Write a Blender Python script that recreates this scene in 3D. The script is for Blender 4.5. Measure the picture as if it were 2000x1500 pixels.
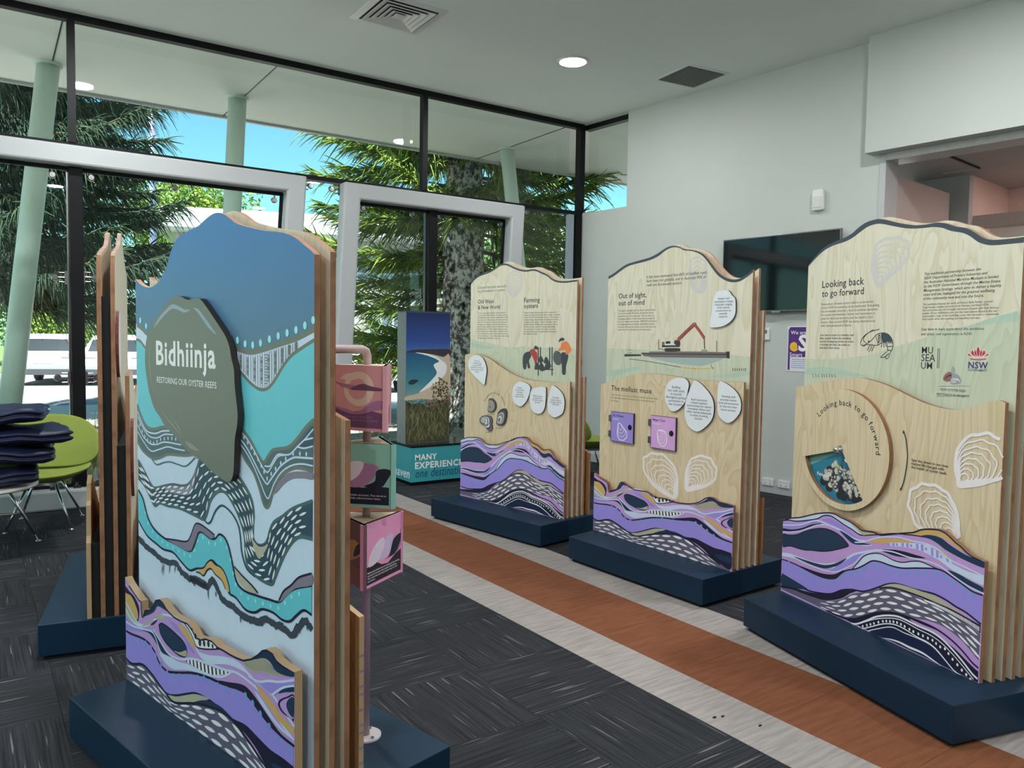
import bpy, bmesh, math, random
import numpy as np
from mathutils import Vector, Matrix
random.seed(7); rng = np.random.default_rng(7)
for o in list(bpy.data.objects): bpy.data.objects.remove(o)
SC = bpy.context.scene
COL = SC.collection
# ------------------------------------------------------------------ camera
F_PX, YAW, PITCH, ROLL, EYE = 1513.0, .596, .055, .015, 1.5
def _R():
    cy, sy = math.cos(YAW), math.sin(YAW); cp, sp = math.cos(PITCH), math.sin(PITCH)
    fw = np.array([sy*cp, cy*cp, -sp]); rt = np.array([cy, -sy, 0.]); up = np.cross(rt, fw)
    cr, sr = math.cos(ROLL), math.sin(ROLL)
    return np.array([cr*rt+sr*up, sr*rt-cr*up, fw])
RM = _R(); CAMP = np.array([0, 0, EYE])
cam = bpy.data.objects.new('camera', bpy.data.cameras.new('camera')); COL.objects.link(cam)
cam.data.sensor_width = 36; cam.data.sensor_fit = 'HORIZONTAL'; cam.data.lens = F_PX/2000*36
cam.data.clip_start = .05; cam.data.clip_end = 500
mw = Matrix.Identity(4)
for i in range(3):
    mw[i][0] = RM[0][i]; mw[i][1] = -RM[1][i]; mw[i][2] = -RM[2][i]; mw[i][3] = CAMP[i]
cam.matrix_world = mw
SC.camera = cam
# ------------------------------------------------------------------ world, sun, exposure
SC.view_settings.view_transform = 'Standard'; SC.view_settings.look = 'None'
SC.view_settings.gamma = 1; SC.view_settings.use_curve_mapping = False
SC.view_settings.exposure = 0.38
W = bpy.data.worlds.new('world'); SC.world = W; W.use_nodes = True
nt = W.node_tree; nt.nodes.clear()
sky = nt.nodes.new('ShaderNodeTexSky'); sky.sky_type = 'NISHITA'; sky.sun_disc = False
sky.sun_elevation = math.radians(58); sky.sun_rotation = math.radians(200); sky.air_density = 1.0; sky.dust_density = .6; sky.ozone_density = 1.0
tint = nt.nodes.new('ShaderNodeMix'); tint.data_type = 'RGBA'; tint.blend_type = 'MULTIPLY'; tint.inputs[0].default_value = 1
tint.inputs[7].default_value = (.62, 1.06, 1.0, 1)
bg = nt.nodes.new('ShaderNodeBackground'); bg.inputs[1].default_value = .18
wo = nt.nodes.new('ShaderNodeOutputWorld')
nt.links.new(sky.outputs[0], tint.inputs[6]); nt.links.new(tint.outputs[2], bg.inputs[0]); nt.links.new(bg.outputs[0], wo.inputs[0])
sun = bpy.data.objects.new('sun', bpy.data.lights.new('sun', 'SUN')); COL.objects.link(sun)
sun.data.energy = 15.0; sun.data.angle = math.radians(.6); sun.data.color = (1, .98, .97)
sun.rotation_euler = Vector((.25, .34, -1.0)).to_track_quat('-Z', 'Y').to_euler()   # from behind the building, over the roof
LAMP_W = 50.0

# ------------------------------------------------------------------ pixel -> place helpers (2000x1500 frame)
def ray(x, y): return RM.T @ np.array([(x-1000)/F_PX, (y-750)/F_PX, 1.])
def onz(x, y, z=0.):
    d = ray(x, y); return CAMP + d*((z-EYE)/d[2])
def onplane(x, y, p, n):
    d = ray(x, y); n = np.array(n, float); return CAMP + d*(((np.array(p, float)-CAMP) @ n)/(d @ n))
def atd(x, y, D):
    d = ray(x, y); return CAMP + d*D/(d @ RM[2])
ZOOM = {'A': (200, 400, 3.75), 'B': (200, 750, 3.75), 'C': (120, 1100, 3.3333), 'E': (1500, 420, 3.948), 'F': (1440, 740, 3.5714),
        'G': (1430, 980, 2.884), 'H': (1120, 460, 4.6875), 'I': (1080, 780, 3.409), 'J': (820, 500, 4.689), 'K': (820, 780, 4.689),
        'L': (640, 600, 3.75), 'N': (660, 680, 4.6875), 'O': (640, 980, 2.885), 'P': (740, 840, 9.378), 'X': (0, 0, 1)}
def zz(k, pts):
    x0, y0, s = ZOOM[k]; return [(x0+a/s, y0+b/s) for a, b in pts]

# ------------------------------------------------------------------ materials
def lin(c):
    c = c/255.; return c/12.92 if c <= .04045 else ((c+.055)/1.055)**2.4
def rgb(*c): return tuple(lin(v) for v in c)
MATS = {}
def new_mat(name):
    m = bpy.data.materials.new(name); m.use_nodes = True; m.node_tree.nodes.clear()
    out = m.node_tree.nodes.new('ShaderNodeOutputMaterial'); b = m.node_tree.nodes.new('ShaderNodeBsdfPrincipled')
    m.node_tree.links.new(b.outputs[0], out.inputs[0]); return m, m.node_tree, b, out
def N(nt, t, **kw):
    n = nt.nodes.new(t)
    for k, v in kw.items():
        if k.startswith('i'): n.inputs[int(k[1:])].default_value = v
        else: setattr(n, k, v)
    return n
def ramp(nt, stops):
    r = nt.nodes.new('ShaderNodeValToRGB'); e = r.color_ramp.elements
    while len(e) < len(stops): e.new(.5)
    for el, (p, c) in zip(e, stops): el.position = p; el.color = (*c, 1)
    return r
def plain(name, col, rough=.5, metal=0., noise=.06, scale=30., emit=0., spec=.5):
    if name in MATS: return MATS[name]
    m, nt, b, out = new_mat(name); L = nt.links.new
    tc = N(nt, 'ShaderNodeTexCoord'); nz = N(nt, 'ShaderNodeTexNoise'); nz.inputs['Scale'].default_value = scale; nz.inputs['Detail'].default_value = 3
    L(tc.outputs['Object'], nz.inputs['Vector'])
    lo = tuple(max(0, c*(1-noise)) for c in col); hi = tuple(min(1, c*(1+noise)) for c in col)
    r = ramp(nt, [(.3, lo), (.7, hi)]); L(nz.outputs[0], r.inputs[0]); L(r.outputs[0], b.inputs['Base Color'])
    b.inputs['Roughness'].default_value = rough; b.inputs['Metallic'].default_value = metal
    b.inputs['Specular IOR Level'].default_value = spec
    if emit:
        b.inputs['Emission Color'].default_value = (*col, 1); b.inputs['Emission Strength'].default_value = emit
    MATS[name] = m; return m
def paint(name, r, g, b_, k=1.15, rough=.45):
    c = tuple(min(.9, v*k) for v in rgb(r, g, b_)); return plain(name, c, rough, noise=.015)
def mat_ply(name, light, dark, wash=None):
    m, nt, b, out = new_mat(name); L = nt.links.new
    tc = N(nt, 'ShaderNodeTexCoord'); mp = N(nt, 'ShaderNodeMapping'); mp.inputs['Scale'].default_value = (3.2, 3, .55)
    oi = N(nt, 'ShaderNodeObjectInfo'); ad = N(nt, 'ShaderNodeVectorMath', operation='ADD'); sc = N(nt, 'ShaderNodeVectorMath', operation='SCALE'); sc.inputs[3].default_value = 7.
    cmb = N(nt, 'ShaderNodeCombineXYZ'); L(oi.outputs['Random'], cmb.inputs[0]); L(oi.outputs['Random'], cmb.inputs[2]); L(cmb.outputs[0], sc.inputs[0])
    L(tc.outputs['Object'], ad.inputs[0]); L(sc.outputs[0], ad.inputs[1]); L(ad.outputs[0], mp.inputs[0])
    n1 = N(nt, 'ShaderNodeTexNoise'); n1.inputs['Scale'].default_value = 1.1; n1.inputs['Detail'].default_value = 3; n1.inputs['Distortion'].default_value = .9
    L(mp.outputs[0], n1.inputs['Vector'])
    mu = N(nt, 'ShaderNodeMath', operation='MULTIPLY'); mu.inputs[1].default_value = 15; L(n1.outputs[0], mu.inputs[0])
    fr = N(nt, 'ShaderNodeMath', operation='FRACT'); L(mu.outputs[0], fr.inputs[0])
    r1 = ramp(nt, [(0, (0, 0, 0)), (.55, (.35, .35, .35)), (.9, (1, 1, 1)), (1, (0, 0, 0))]); L(fr.outputs[0], r1.inputs[0])
    mp2 = N(nt, 'ShaderNodeMapping'); mp2.inputs['Scale'].default_value = (60, 60, 2.2); L(ad.outputs[0], mp2.inputs[0])
    n2 = N(nt, 'ShaderNodeTexNoise'); n2.inputs['Scale'].default_value = 1.5; L(mp2.outputs[0], n2.inputs['Vector'])
    mx = N(nt, 'ShaderNodeMix', data_type='RGBA'); mx.inputs[6].default_value = (*light, 1); mx.inputs[7].default_value = (*dark, 1)
    av = N(nt, 'ShaderNodeMath', operation='MULTIPLY_ADD'); av.inputs[1].default_value = .45; L(r1.outputs[0], av.inputs[0])
    m2 = N(nt, 'ShaderNodeMath', operation='MULTIPLY'); m2.inputs[1].default_value = .45; L(n2.outputs[0], m2.inputs[0]); L(m2.outputs[0], av.inputs[2])
    L(av.outputs[0], mx.inputs[0]); L(mx.outputs[2], b.inputs['Base Color']); b.inputs['Roughness'].default_value = .5
    MATS[name] = m; return m
def mat_edge(name, a, c, d):
    # plywood edge: veneers stacked through the thickness (local Y of the board)
    m, nt, b, out = new_mat(name); L = nt.links.new
    tc = N(nt, 'ShaderNodeTexCoord'); sp = N(nt, 'ShaderNodeSeparateXYZ'); L(tc.outputs['Object'], sp.inputs[0])
    mu = N(nt, 'ShaderNodeMath', operation='MULTIPLY'); mu.inputs[1].default_value = 190; L(sp.outputs[1], mu.inputs[0])
    fr = N(nt, 'ShaderNodeMath', operation='FRACT'); L(mu.outputs[0], fr.inputs[0])
    r = ramp(nt, [(.0, a), (.42, a), (.5, c), (.92, c), (1, a)]); L(fr.outputs[0], r.inputs[0])
    nz = N(nt, 'ShaderNodeTexNoise'); nz.inputs['Scale'].default_value = 14; L(tc.outputs['Object'], nz.inputs['Vector'])
    mx = N(nt, 'ShaderNodeMix', data_type='RGBA'); mx.inputs[7].default_value = (*d, 1)
    r2 = ramp(nt, [(.45, (0, 0, 0)), (.75, (.7, .7, .7))]); L(nz.outputs[0], r2.inputs[0]); L(r2.outputs[0], mx.inputs[0])
    L(r.outputs[0], mx.inputs[6]); L(mx.outputs[2], b.inputs['Base Color']); b.inputs['Roughness'].default_value = .6
    MATS[name] = m; return m
def mat_carpet(name, base, dark, streak, amt, sc=(2.2, 110)):
    m, nt, b, out = new_mat(name); L = nt.links.new
    tc = N(nt, 'ShaderNodeTexCoord'); oi = N(nt, 'ShaderNodeObjectInfo')
    cmb = N(nt, 'ShaderNodeCombineXYZ'); mu = N(nt, 'ShaderNodeMath', operation='MULTIPLY'); mu.inputs[1].default_value = 40; L(oi.outputs['Random'], mu.inputs[0])
    for i in range(2): L(mu.outputs[0], cmb.inputs[i])
    ad = N(nt, 'ShaderNodeVectorMath', operation='ADD'); L(tc.outputs['Object'], ad.inputs[0]); L(cmb.outputs[0], ad.inputs[1])
    mp = N(nt, 'ShaderNodeMapping'); mp.inputs['Scale'].default_value = (sc[0], sc[1], 1); L(ad.outputs[0], mp.inputs[0])
    n1 = N(nt, 'ShaderNodeTexNoise'); n1.inputs['Scale'].default_value = 1; n1.inputs['Detail'].default_value = 2; L(mp.outputs[0], n1.inputs['Vector'])
    r1 = ramp(nt, [(.36, dark), (.62, base)]); L(n1.outputs[0], r1.inputs[0])
    n2 = N(nt, 'ShaderNodeTexNoise'); n2.inputs['Scale'].default_value = 1; n2.inputs['Detail'].default_value = 0
    mp2 = N(nt, 'ShaderNodeMapping'); mp2.inputs['Scale'].default_value = (3.4, 95, 1); mp2.inputs['Location'].default_value = (3, 5, 0); L(ad.outputs[0], mp2.inputs[0]); L(mp2.outputs[0], n2.inputs['Vector'])
    r2 = ramp(nt, [(amt, (0, 0, 0)), (min(1, amt+.05), (1, 1, 1))]); L(n2.outputs[0], r2.inputs[0])
    mx = N(nt, 'ShaderNodeMix', data_type='RGBA'); mx.inputs[7].default_value = (*streak, 1); L(r2.outputs[0], mx.inputs[0]); L(r1.outputs[0], mx.inputs[6])
    n3 = N(nt, 'ShaderNodeTexNoise'); n3.inputs['Scale'].default_value = 420; L(tc.outputs['Object'], n3.inputs['Vector'])
    mx2 = N(nt, 'ShaderNodeMix', data_type='RGBA', blend_type='MULTIPLY'); mx2.inputs[0].default_value = .55
    r3 = ramp(nt, [(.3, (.45, .45, .45)), (.7, (1.35, 1.35, 1.35))]); L(n3.outputs[0], r3.inputs[0]); L(mx.outputs[2], mx2.inputs[6]); L(r3.outputs[0], mx2.inputs[7])
    L(mx2.outputs[2], b.inputs['Base Color']); b.inputs['Roughness'].default_value = .95; b.inputs['Specular IOR Level'].default_value = .12
    bp = N(nt, 'ShaderNodeBump'); bp.inputs['Strength'].default_value = .5; bp.inputs['Distance'].default_value = .004; L(n3.outputs[0], bp.inputs['Height']); L(bp.outputs[0], b.inputs['Normal'])
    MATS[name] = m; return m
def mat_glass(name, tintc=(.93, .97, .95), ior=1.5):
    m = bpy.data.materials.new(name); m.use_nodes = True; nt = m.node_tree; nt.nodes.clear(); L = nt.links.new
    out = N(nt, 'ShaderNodeOutputMaterial'); tr = N(nt, 'ShaderNodeBsdfTransparent'); tr.inputs[0].default_value = (*tintc, 1)
    gl = N(nt, 'ShaderNodeBsdfGlossy'); gl.inputs['Roughness'].default_value = .0
    lw = N(nt, 'ShaderNodeLayerWeight'); lw.inputs[0].default_value = .5; pw = N(nt, 'ShaderNodeMath', operation='POWER'); pw.inputs[1].default_value = 5.; L(lw.outputs['Facing'], pw.inputs[0])
    fr = N(nt, 'ShaderNodeMath', operation='MULTIPLY_ADD'); fr.inputs[1].default_value = .95; fr.inputs[2].default_value = .03; L(pw.outputs[0], fr.inputs[0]); mx = N(nt, 'ShaderNodeMixShader')
    L(fr.outputs[0], mx.inputs[0]); L(tr.outputs[0], mx.inputs[1]); L(gl.outputs[0], mx.inputs[2]); L(mx.outputs[0], out.inputs[0])
    MATS[name] = m; return m
PLY = mat_ply('plywood', rgb(236, 231, 213), rgb(208, 194, 160))
PLYB = mat_ply('plywood_back', rgb(186, 140, 95), rgb(150, 104, 64))
WASH = mat_ply('plywood_green_wash', rgb(214, 218, 196), rgb(188, 194, 164))
WASH2 = mat_ply('plywood_teal_wash', rgb(190, 212, 194), rgb(172, 196, 174))
PLYM = mat_ply('plywood_warm', rgb(230, 214, 182), rgb(198, 172, 128))
EDGE = mat_edge('plywood_edge', rgb(178, 132, 98), rgb(130, 86, 58), rgb(110, 72, 46))
EDGEL = mat_edge('plywood_edge_pale', rgb(205, 178, 140), rgb(150, 120, 88), rgb(180, 150, 110))
PLINTH = plain('plinth_navy_paint', rgb(13, 42, 64), .45, noise=.03, spec=.3)
BLACK = plain('black_metal', (.006, .006, .007), .45, noise=.1, spec=.2)
DARKGAP = plain('black_spacer', (.004, .004, .004), .8)
WHITEP = plain('white_steel_paint', (.47, .49, .50), .3, noise=.01)
WALLM = plain('wall_white_paint', (.55, .585, .56), .6, noise=.012, scale=3)
CEILM = plain('ceiling_paint', (.82, .87, .84), .75, noise=.01, scale=2)
CHROME = plain('chrome', (.78, .78, .80), .12, 1., noise=.02)
STEEL = plain('brushed_steel', (.26, .25, .25), .25, 1., noise=.05)
WHITEPL = plain('white_plastic', (.78, .78, .77), .4, noise=.01)
PLAQUE = plain('white_plaque', (.82, .84, .88), .45, noise=.01)
GLASS = mat_glass('window_glass')

# ------------------------------------------------------------------ mesh helpers
def tag(o, label=None, cat=None, group=None, kind=None):
    if label: o['label'] = label
    if cat: o['category'] = cat
    if group: o['group'] = group
    if kind: o['kind'] = kind
    return o
def empty(name, loc=(0, 0, 0), rz=0., **kw):
    o = bpy.data.objects.new(name, None); COL.objects.link(o); o.location = loc; o.rotation_euler = (0, 0, rz); o.empty_display_size = .1
    return tag(o, **kw)
def link(name, me, mats=None, parent=None, loc=None, rz=None, smooth=False, **kw):
    o = bpy.data.objects.new(name, me); COL.objects.link(o)
    if mats is not None and not me.materials:
        for m in (mats if isinstance(mats, (list, tuple)) else [mats]): me.materials.append(m)
    if smooth: me.polygons.foreach_set('use_smooth', [True]*len(me.polygons))
    if parent: o.parent = parent
    if loc is not None: o.location = loc
    if rz is not None: o.rotation_euler = (0, 0, rz)
    return tag(o, **kw)
class MB:
    def __init__(s): s.v = []; s.f = []; s.m = []
    def add(s, v, f, mi=0):
        b = len(s.v); s.v += [tuple(map(float, p)) for p in v]; s.f += [tuple(b+i for i in q) for q in f]; s.m += [mi]*len(f); return s
    def box(s, a, b, mi=0):
        x0, y0, z0 = a; x1, y1, z1 = b
        return s.add([(x0, y0, z0), (x1, y0, z0), (x1, y1, z0), (x0, y1, z0), (x0, y0, z1), (x1, y0, z1), (x1, y1, z1), (x0, y1, z1)],
                     [(0, 3, 2, 1), (4, 5, 6, 7), (0, 1, 5, 4), (1, 2, 6, 5), (2, 3, 7, 6), (3, 0, 4, 7)], mi)
    def prism(s, pts, z0, z1, mi=0, mtop=None):          # polygon in XY between z0 and z1 (counter-clockwise)
        n = len(pts)
        s.add([(*p, z0) for p in pts]+[(*p, z1) for p in pts], [tuple(range(n-1, -1, -1))]+[(i, (i+1) % n, n+(i+1) % n, n+i) for i in range(n)], mi)
        b = len(s.v)-n; s.f.append(tuple(b+i for i in range(n))); s.m.append(mi if mtop is None else mtop); return s
    def wall_poly(s, pts, y0, y1, mf=0, me=0, mb=None):  # polygon (u,z), front face at y0 facing -Y, thickness to y1
        n = len(pts)
        A = sum(pts[i][0]*pts[(i+1) % n][1]-pts[(i+1) % n][0]*pts[i][1] for i in range(n))
        if A < 0: pts = pts[::-1]
        b = len(s.v); s.v += [(p[0], y0, p[1]) for p in pts]+[(p[0], y1, p[1]) for p in pts]
        s.f.append(tuple(b+i for i in range(n))); s.m.append(mf)
        s.f.append(tuple(b+n+i for i in range(n-1, -1, -1))); s.m.append(mf if mb is None else mb)
        for i in range(n):
            j = (i+1) % n; s.f.append((b+j, b+i, b+n+i, b+n+j)); s.m.append(me)
        return s
    def tube(s, path, rad, n=8, mi=0, cap=True):
        P = [Vector(p) for p in path]; rr = rad if isinstance(rad, (list, tuple)) else [rad]*len(P); b = len(s.v); ref = None
        for i, p in enumerate(P):
            t = (P[min(i+1, len(P)-1)]-P[max(i-1, 0)]).normalized()
            if ref is None: ref = Vector((0, 0, 1)) if abs(t.z) < .9 else Vector((1, 0, 0))
            a = t.cross(ref).normalized(); c = a.cross(t).normalized(); ref = c
            for k in range(n):
                th = 2*math.pi*k/n; s.v.append(tuple(p+a*math.cos(th)*rr[i]+c*math.sin(th)*rr[i]))
        for i in range(len(P)-1):
            for k in range(n):
                k2 = (k+1) % n; s.f.append((b+i*n+k, b+i*n+k2, b+(i+1)*n+k2, b+(i+1)*n+k)); s.m.append(mi)
        if cap:
            s.f.append(tuple(b+k for k in range(n-1, -1, -1))); s.m.append(mi)
            e = b+(len(P)-1)*n; s.f.append(tuple(e+k for k in range(n))); s.m.append(mi)
        return s
    def lathe(s, prof, n=24, c=(0, 0, 0), mi=0, axis='z'):
        b = len(s.v)
        for r, z in prof:
            for k in range(n):
                th = 2*math.pi*k/n; x, y = r*math.cos(th), r*math.sin(th)
                p = (x, y, z) if axis == 'z' else ((x, z, y) if axis == 'y' else (z, x, y))
                s.v.append((c[0]+p[0], c[1]+p[1], c[2]+p[2]))
        for i in range(len(prof)-1):
            for k in range(n):
                k2 = (k+1) % n; s.f.append((b+i*n+k, b+i*n+k2, b+(i+1)*n+k2, b+(i+1)*n+k)); s.m.append(mi)
        s.f.append(tuple(b+k for k in range(n-1, -1, -1))); s.m.append(mi)
        e = b+(len(prof)-1)*n; s.f.append(tuple(e+k for k in range(n))); s.m.append(mi)
        return s
    def mesh(s, name):
        me = bpy.data.meshes.new(name); me.from_pydata(s.v, [], s.f); me.polygons.foreach_set('material_index', s.m); me.update(); return me
    def build(s, name, mats, parent=None, bevel=0., recalc=False, **kw):
        me = s.mesh(name)
        if recalc:
            bm = bmesh.new(); bm.from_mesh(me); bmesh.ops.recalc_face_normals(bm, faces=bm.faces); bm.to_mesh(me); bm.free()
        o = link(name, me, mats, parent, **kw)
        if bevel:
            md = o.modifiers.new('bevel', 'BEVEL'); md.width = bevel; md.segments = 2; md.limit_method = 'ANGLE'; md.angle_limit = .6
        return o
def cr(pts, closed=False, k=5):
    """Catmull-Rom through pts"""
    P = [np.array(p, float) for p in pts]; n = len(P)
    if n < 3: return [tuple(p) for p in P]
    out = []
    rngi = range(n if closed else n-1)
    for i in rngi:
        p0 = P[(i-1) % n] if closed or i > 0 else 2*P[0]-P[1]
        p1, p2 = P[i], P[(i+1) % n]
        p3 = P[(i+2) % n] if closed or i+2 < n else 2*P[-1]-P[-2]
        for j in range(k):
            t = j/k; out.append(tuple(.5*((2*p1)+(-p0+p2)*t+(2*p0-5*p1+4*p2-p3)*t*t+(-p0+3*p1-3*p2+p3)*t**3)))
    if not closed: out.append(tuple(P[-1]))
    return out
def resample(pts, n):
    P = np.array(pts, float); d = np.r_[0, np.cumsum(np.linalg.norm(np.diff(P, axis=0), axis=1))]
    t = np.linspace(0, d[-1], n); return np.c_[np.interp(t, d, P[:, 0]), np.interp(t, d, P[:, 1])]
def copy_tree(o, parent=None):
    c = o.copy(); COL.objects.link(c); c.parent = parent
    for ch in list(o.children): copy_tree(ch, c)
    return c

# ------------------------------------------------------------------ flat printing on boards (u, z on the board's face)
class Print:
    STEP = .000008
    def __init__(s, ycoord, clip=None):
        s.y = ycoord; s.n = 0; s.v = []; s.f = []; s.m = []; s.mats = []; s.clip = clip
    def mi(s, m):
        if m not in s.mats: s.mats.append(m)
        return s.mats.index(m)
    def poly(s, pts, m, smooth=False, k=4, test=True):
        if smooth: pts = cr(pts, True, k)
        if s.clip:
            c = np.mean(np.array(pts), axis=0)
            if test and not s.clip(tuple(c), True): return s
            pts = [s.clip(p) for p in pts]
        q = [pts[0]]
        for p in pts[1:]:
            if abs(p[0]-q[-1][0])+abs(p[1]-q[-1][1]) > 1e-5: q.append(p)
        pts = q
        if len(pts) < 3: return s
        A = sum(pts[i][0]*pts[(i+1) % len(pts)][1]-pts[(i+1) % len(pts)][0]*pts[i][1] for i in range(len(pts)))
        if A < 0: pts = pts[::-1]
        s.n += 1; y = s.y-.0004-s.STEP*s.n; b = len(s.v)
        s.v += [(p[0], y, p[1]) for p in pts]; s.f.append(tuple(range(b, b+len(pts)))); s.m.append(s.mi(m)); return s
    def stroke(s, pts, w, m, smooth=True, taper=False, k=4, fresh=True):
        if smooth and len(pts) > 2: pts = cr(pts, False, k)
        if s.clip:                                   # keep only the runs that lie on the board
            runs, cur = [], []
            for p in pts:
                if s.clip(tuple(p), True): cur.append(p)
                else:
                    if len(cur) > 1: runs.append(cur)
                    cur = []
            if len(cur) > 1: runs.append(cur)
            if not runs: return s
            if len(runs) > 1:
                c_, s.clip = s.clip, None
                for r in runs: s.stroke(r, w, m, False, taper, k, fresh)
                s.clip = c_; return s
            pts = runs[0]
        P = np.array(pts, float)
        T = np.gradient(P, axis=0); L = np.linalg.norm(T, axis=1); L[L == 0] = 1; T /= L[:, None]; Nn = np.c_[-T[:, 1], T[:, 0]]
        ww = np.full(len(P), w/2.)
        if taper: ww *= np.clip(np.sin(np.linspace(0.02, math.pi-.02, len(P))), .1, 1)
        a = P+Nn*ww[:, None]; c = P-Nn*ww[:, None]
        if fresh: s.n += 1
        y = s.y-.0004-s.STEP*s.n; b = len(s.v); n = len(P)
        s.v += [(p[0], y, p[1]) for p in a]+[(p[0], y, p[1]) for p in c]
        mi = s.mi(m)
        for i in range(n-1): s.f.append((b+n+i, b+n+i+1, b+i+1, b+i)); s.m.append(mi)
        return s
    def dot(s, c, rx, rz, m, n=10, ang=0., fresh=True):
        if s.clip and not s.clip(tuple(c), True): return s
        if fresh: s.n += 1
        y = s.y-.0004-s.STEP*s.n; b = len(s.v); ca, sa = math.cos(ang), math.sin(ang)
        for k in range(n):
            t = 2*math.pi*k/n; p, q = rx*math.cos(t), rz*math.sin(t); s.v.append((c[0]+p*ca-q*sa, y, c[1]+p*sa+q*ca))
        s.f.append(tuple(range(b, b+n))); s.m.append(s.mi(m)); return s
    def leaf(s, c, L, w, ang, m, fresh=False):
        if s.clip and not (s.clip((c[0]+L*.4*math.cos(ang), c[1]+L*.4*math.sin(ang)), True) and s.clip((c[0]-L*.4*math.cos(ang), c[1]-L*.4*math.sin(ang)), True)): return s
        if fresh: s.n += 1
        y = s.y-.0004-s.STEP*s.n; b = len(s.v); ca, sa = math.cos(ang), math.sin(ang)
        for k in range(12):
            t = 2*math.pi*k/12; p = L/2*math.cos(t); q = w/2*math.sin(t)*abs(math.sin(t))**.5; s.v.append((c[0]+p*ca-q*sa, y, c[1]+p*sa+q*ca))
        s.f.append(tuple(range(b, b+12))); s.m.append(s.mi(m)); return s
    def text(s, body, p0, p1, m, bold=0., italic=False, h=None, ang=0., size=None):
        me = text_mesh(body, bold, italic); vs = np.empty(len(me.vertices)*3); me.vertices.foreach_get('co', vs); vs = vs.reshape(-1, 3)
        w = vs[:, 0].max()-vs[:, 0].min(); u0, z0 = p0
        k = size if size else (p1[0]-p0[0])/w; kh = h if h else k
        s.n += 1; y = s.y-.0004-s.STEP*s.n; b = len(s.v); ca, sa = math.cos(ang), math.sin(ang); x0 = vs[:, 0].min()
        for v in vs:
            p, q = (v[0]-x0)*k, v[1]*kh; s.v.append((u0+p*ca-q*sa, y, z0+p*sa+q*ca))
        mi = s.mi(m)
        for p in me.polygons: s.f.append(tuple(b+i for i in p.vertices)); s.m.append(mi)
        bpy.data.meshes.remove(me); return s
    def para(s, lines, p0, p1, zlast, m, bold=.0, italic=False, center=False):
        """left-aligned block; p0..p1 = baseline ends of the widest line, first baseline at p0[1], last at zlast"""
        ws = [text_width(t, bold, italic) for t in lines]; k = (p1[0]-p0[0])/max(ws); dz = (zlast-p0[1])/max(1, len(lines)-1)
        for i, t in enumerate(lines):
            x = p0[0] + ((p1[0]-p0[0])-ws[i]*k)/2 if center else p0[0]
            s.text(t, (x, p0[1]+dz*i), None, m, bold, italic, size=k)
        return s
    def arc_text(s, body, c, r, a0, a1, m, size=None, bold=.0):
        ws = [text_width(ch, bold)+.11 if ch != ' ' else .30 for ch in body]; tot = sum(ws); acc = 0
        size = abs(a1-a0)*r/tot
        for ch, w in zip(body, ws):
            a = a0+(a1-a0)*(acc+w/2)/tot; acc += w
            if ch == ' ': continue
            th = a-math.pi/2; hw = text_width(ch, bold)*size/2
            p = (c[0]+r*math.cos(a)-hw*math.cos(th), c[1]+r*math.sin(a)-hw*math.sin(th))
            s.text(ch, p, None, m, bold, size=size, ang=th)
        return s
    def build(s, name, parent, **kw):
        if not s.f: return None
        me = bpy.data.meshes.new(name); me.from_pydata(s.v, [], s.f); me.polygons.foreach_set('material_index', s.m); me.update()
        return link(name, me, s.mats, parent, **kw)
_TW = {}
def text_mesh(body, bold=0., italic=False):
    cu = bpy.data.curves.new('t', 'FONT'); cu.body = body; cu.size = 1; cu.resolution_u = 2; cu.offset = bold; cu.shear = .18 if italic else 0; cu.space_character = 1+bold*4
    ob = bpy.data.objects.new('t', cu); me = bpy.data.meshes.new_from_object(ob); bpy.data.objects.remove(ob); bpy.data.curves.remove(cu); return me
def text_width(body, bold=0., italic=False):
    key = (body, bold, italic)
    if key not in _TW:
        if body == ' ': return .3
        me = text_mesh(body, bold, italic); vs = np.empty(len(me.vertices)*3); me.vertices.foreach_get('co', vs); x = vs.reshape(-1, 3)[:, 0]
        _TW[key] = x.max()-x.min() if len(x) else .3; bpy.data.meshes.remove(me)
    return _TW[key]
# print inks
INK = paint('ink_black', 40, 42, 48); INKG = paint('ink_grey', 105, 103, 92); INKL = paint('ink_light_grey', 205, 202, 205)
WINK = paint('ink_white', 236, 240, 250); PALE = paint('art_pale_blue', 196, 208, 238); LILAC = paint('art_lilac', 186, 148, 204); PURP = paint('art_purple', 150, 136, 214)
NAVY = paint('art_navy', 26, 52, 78); INDIGO = paint('art_indigo', 28, 24, 50); OCHRE = paint('art_ochre', 202, 164, 100); GREIGE = paint('art_greige', 176, 172, 146)
GREYP = paint('art_grey_purple', 98, 92, 112); TEAL = paint('art_teal', 98, 190, 202); LTEAL = paint('art_light_teal', 156, 224, 222); SEAG = paint('art_sea_green', 74, 100, 102)
DTEAL = paint('art_dark_teal', 42, 72, 86); OLIVE = paint('art_olive', 108, 112, 100); MAUVE = paint('art_mauve_grey', 128, 120, 136); SKYW = paint('art_ice_white', 196, 212, 240)
SLATE = paint('art_slate', 58, 66, 78)

# ================================================================== ROOM
ZC = 4.24; YW = 7.73
W0 = np.array([6.577, 4.925]); RWZ = math.atan2(-.994, .106)
RWL = (W0[0], W0[1], 0)
def rw_px(x, y, off=0.):            # pixel -> (local x, z) on the right wall (off = distance in front of it)
    X = np.array([math.cos(RWZ), math.sin(RWZ), 0]); Y = np.array([-X[1], X[0], 0]); p0 = np.array(RWL)-Y*off
    p = onplane(x, y, p0, Y); return ((p-p0) @ X, p[2])
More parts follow.
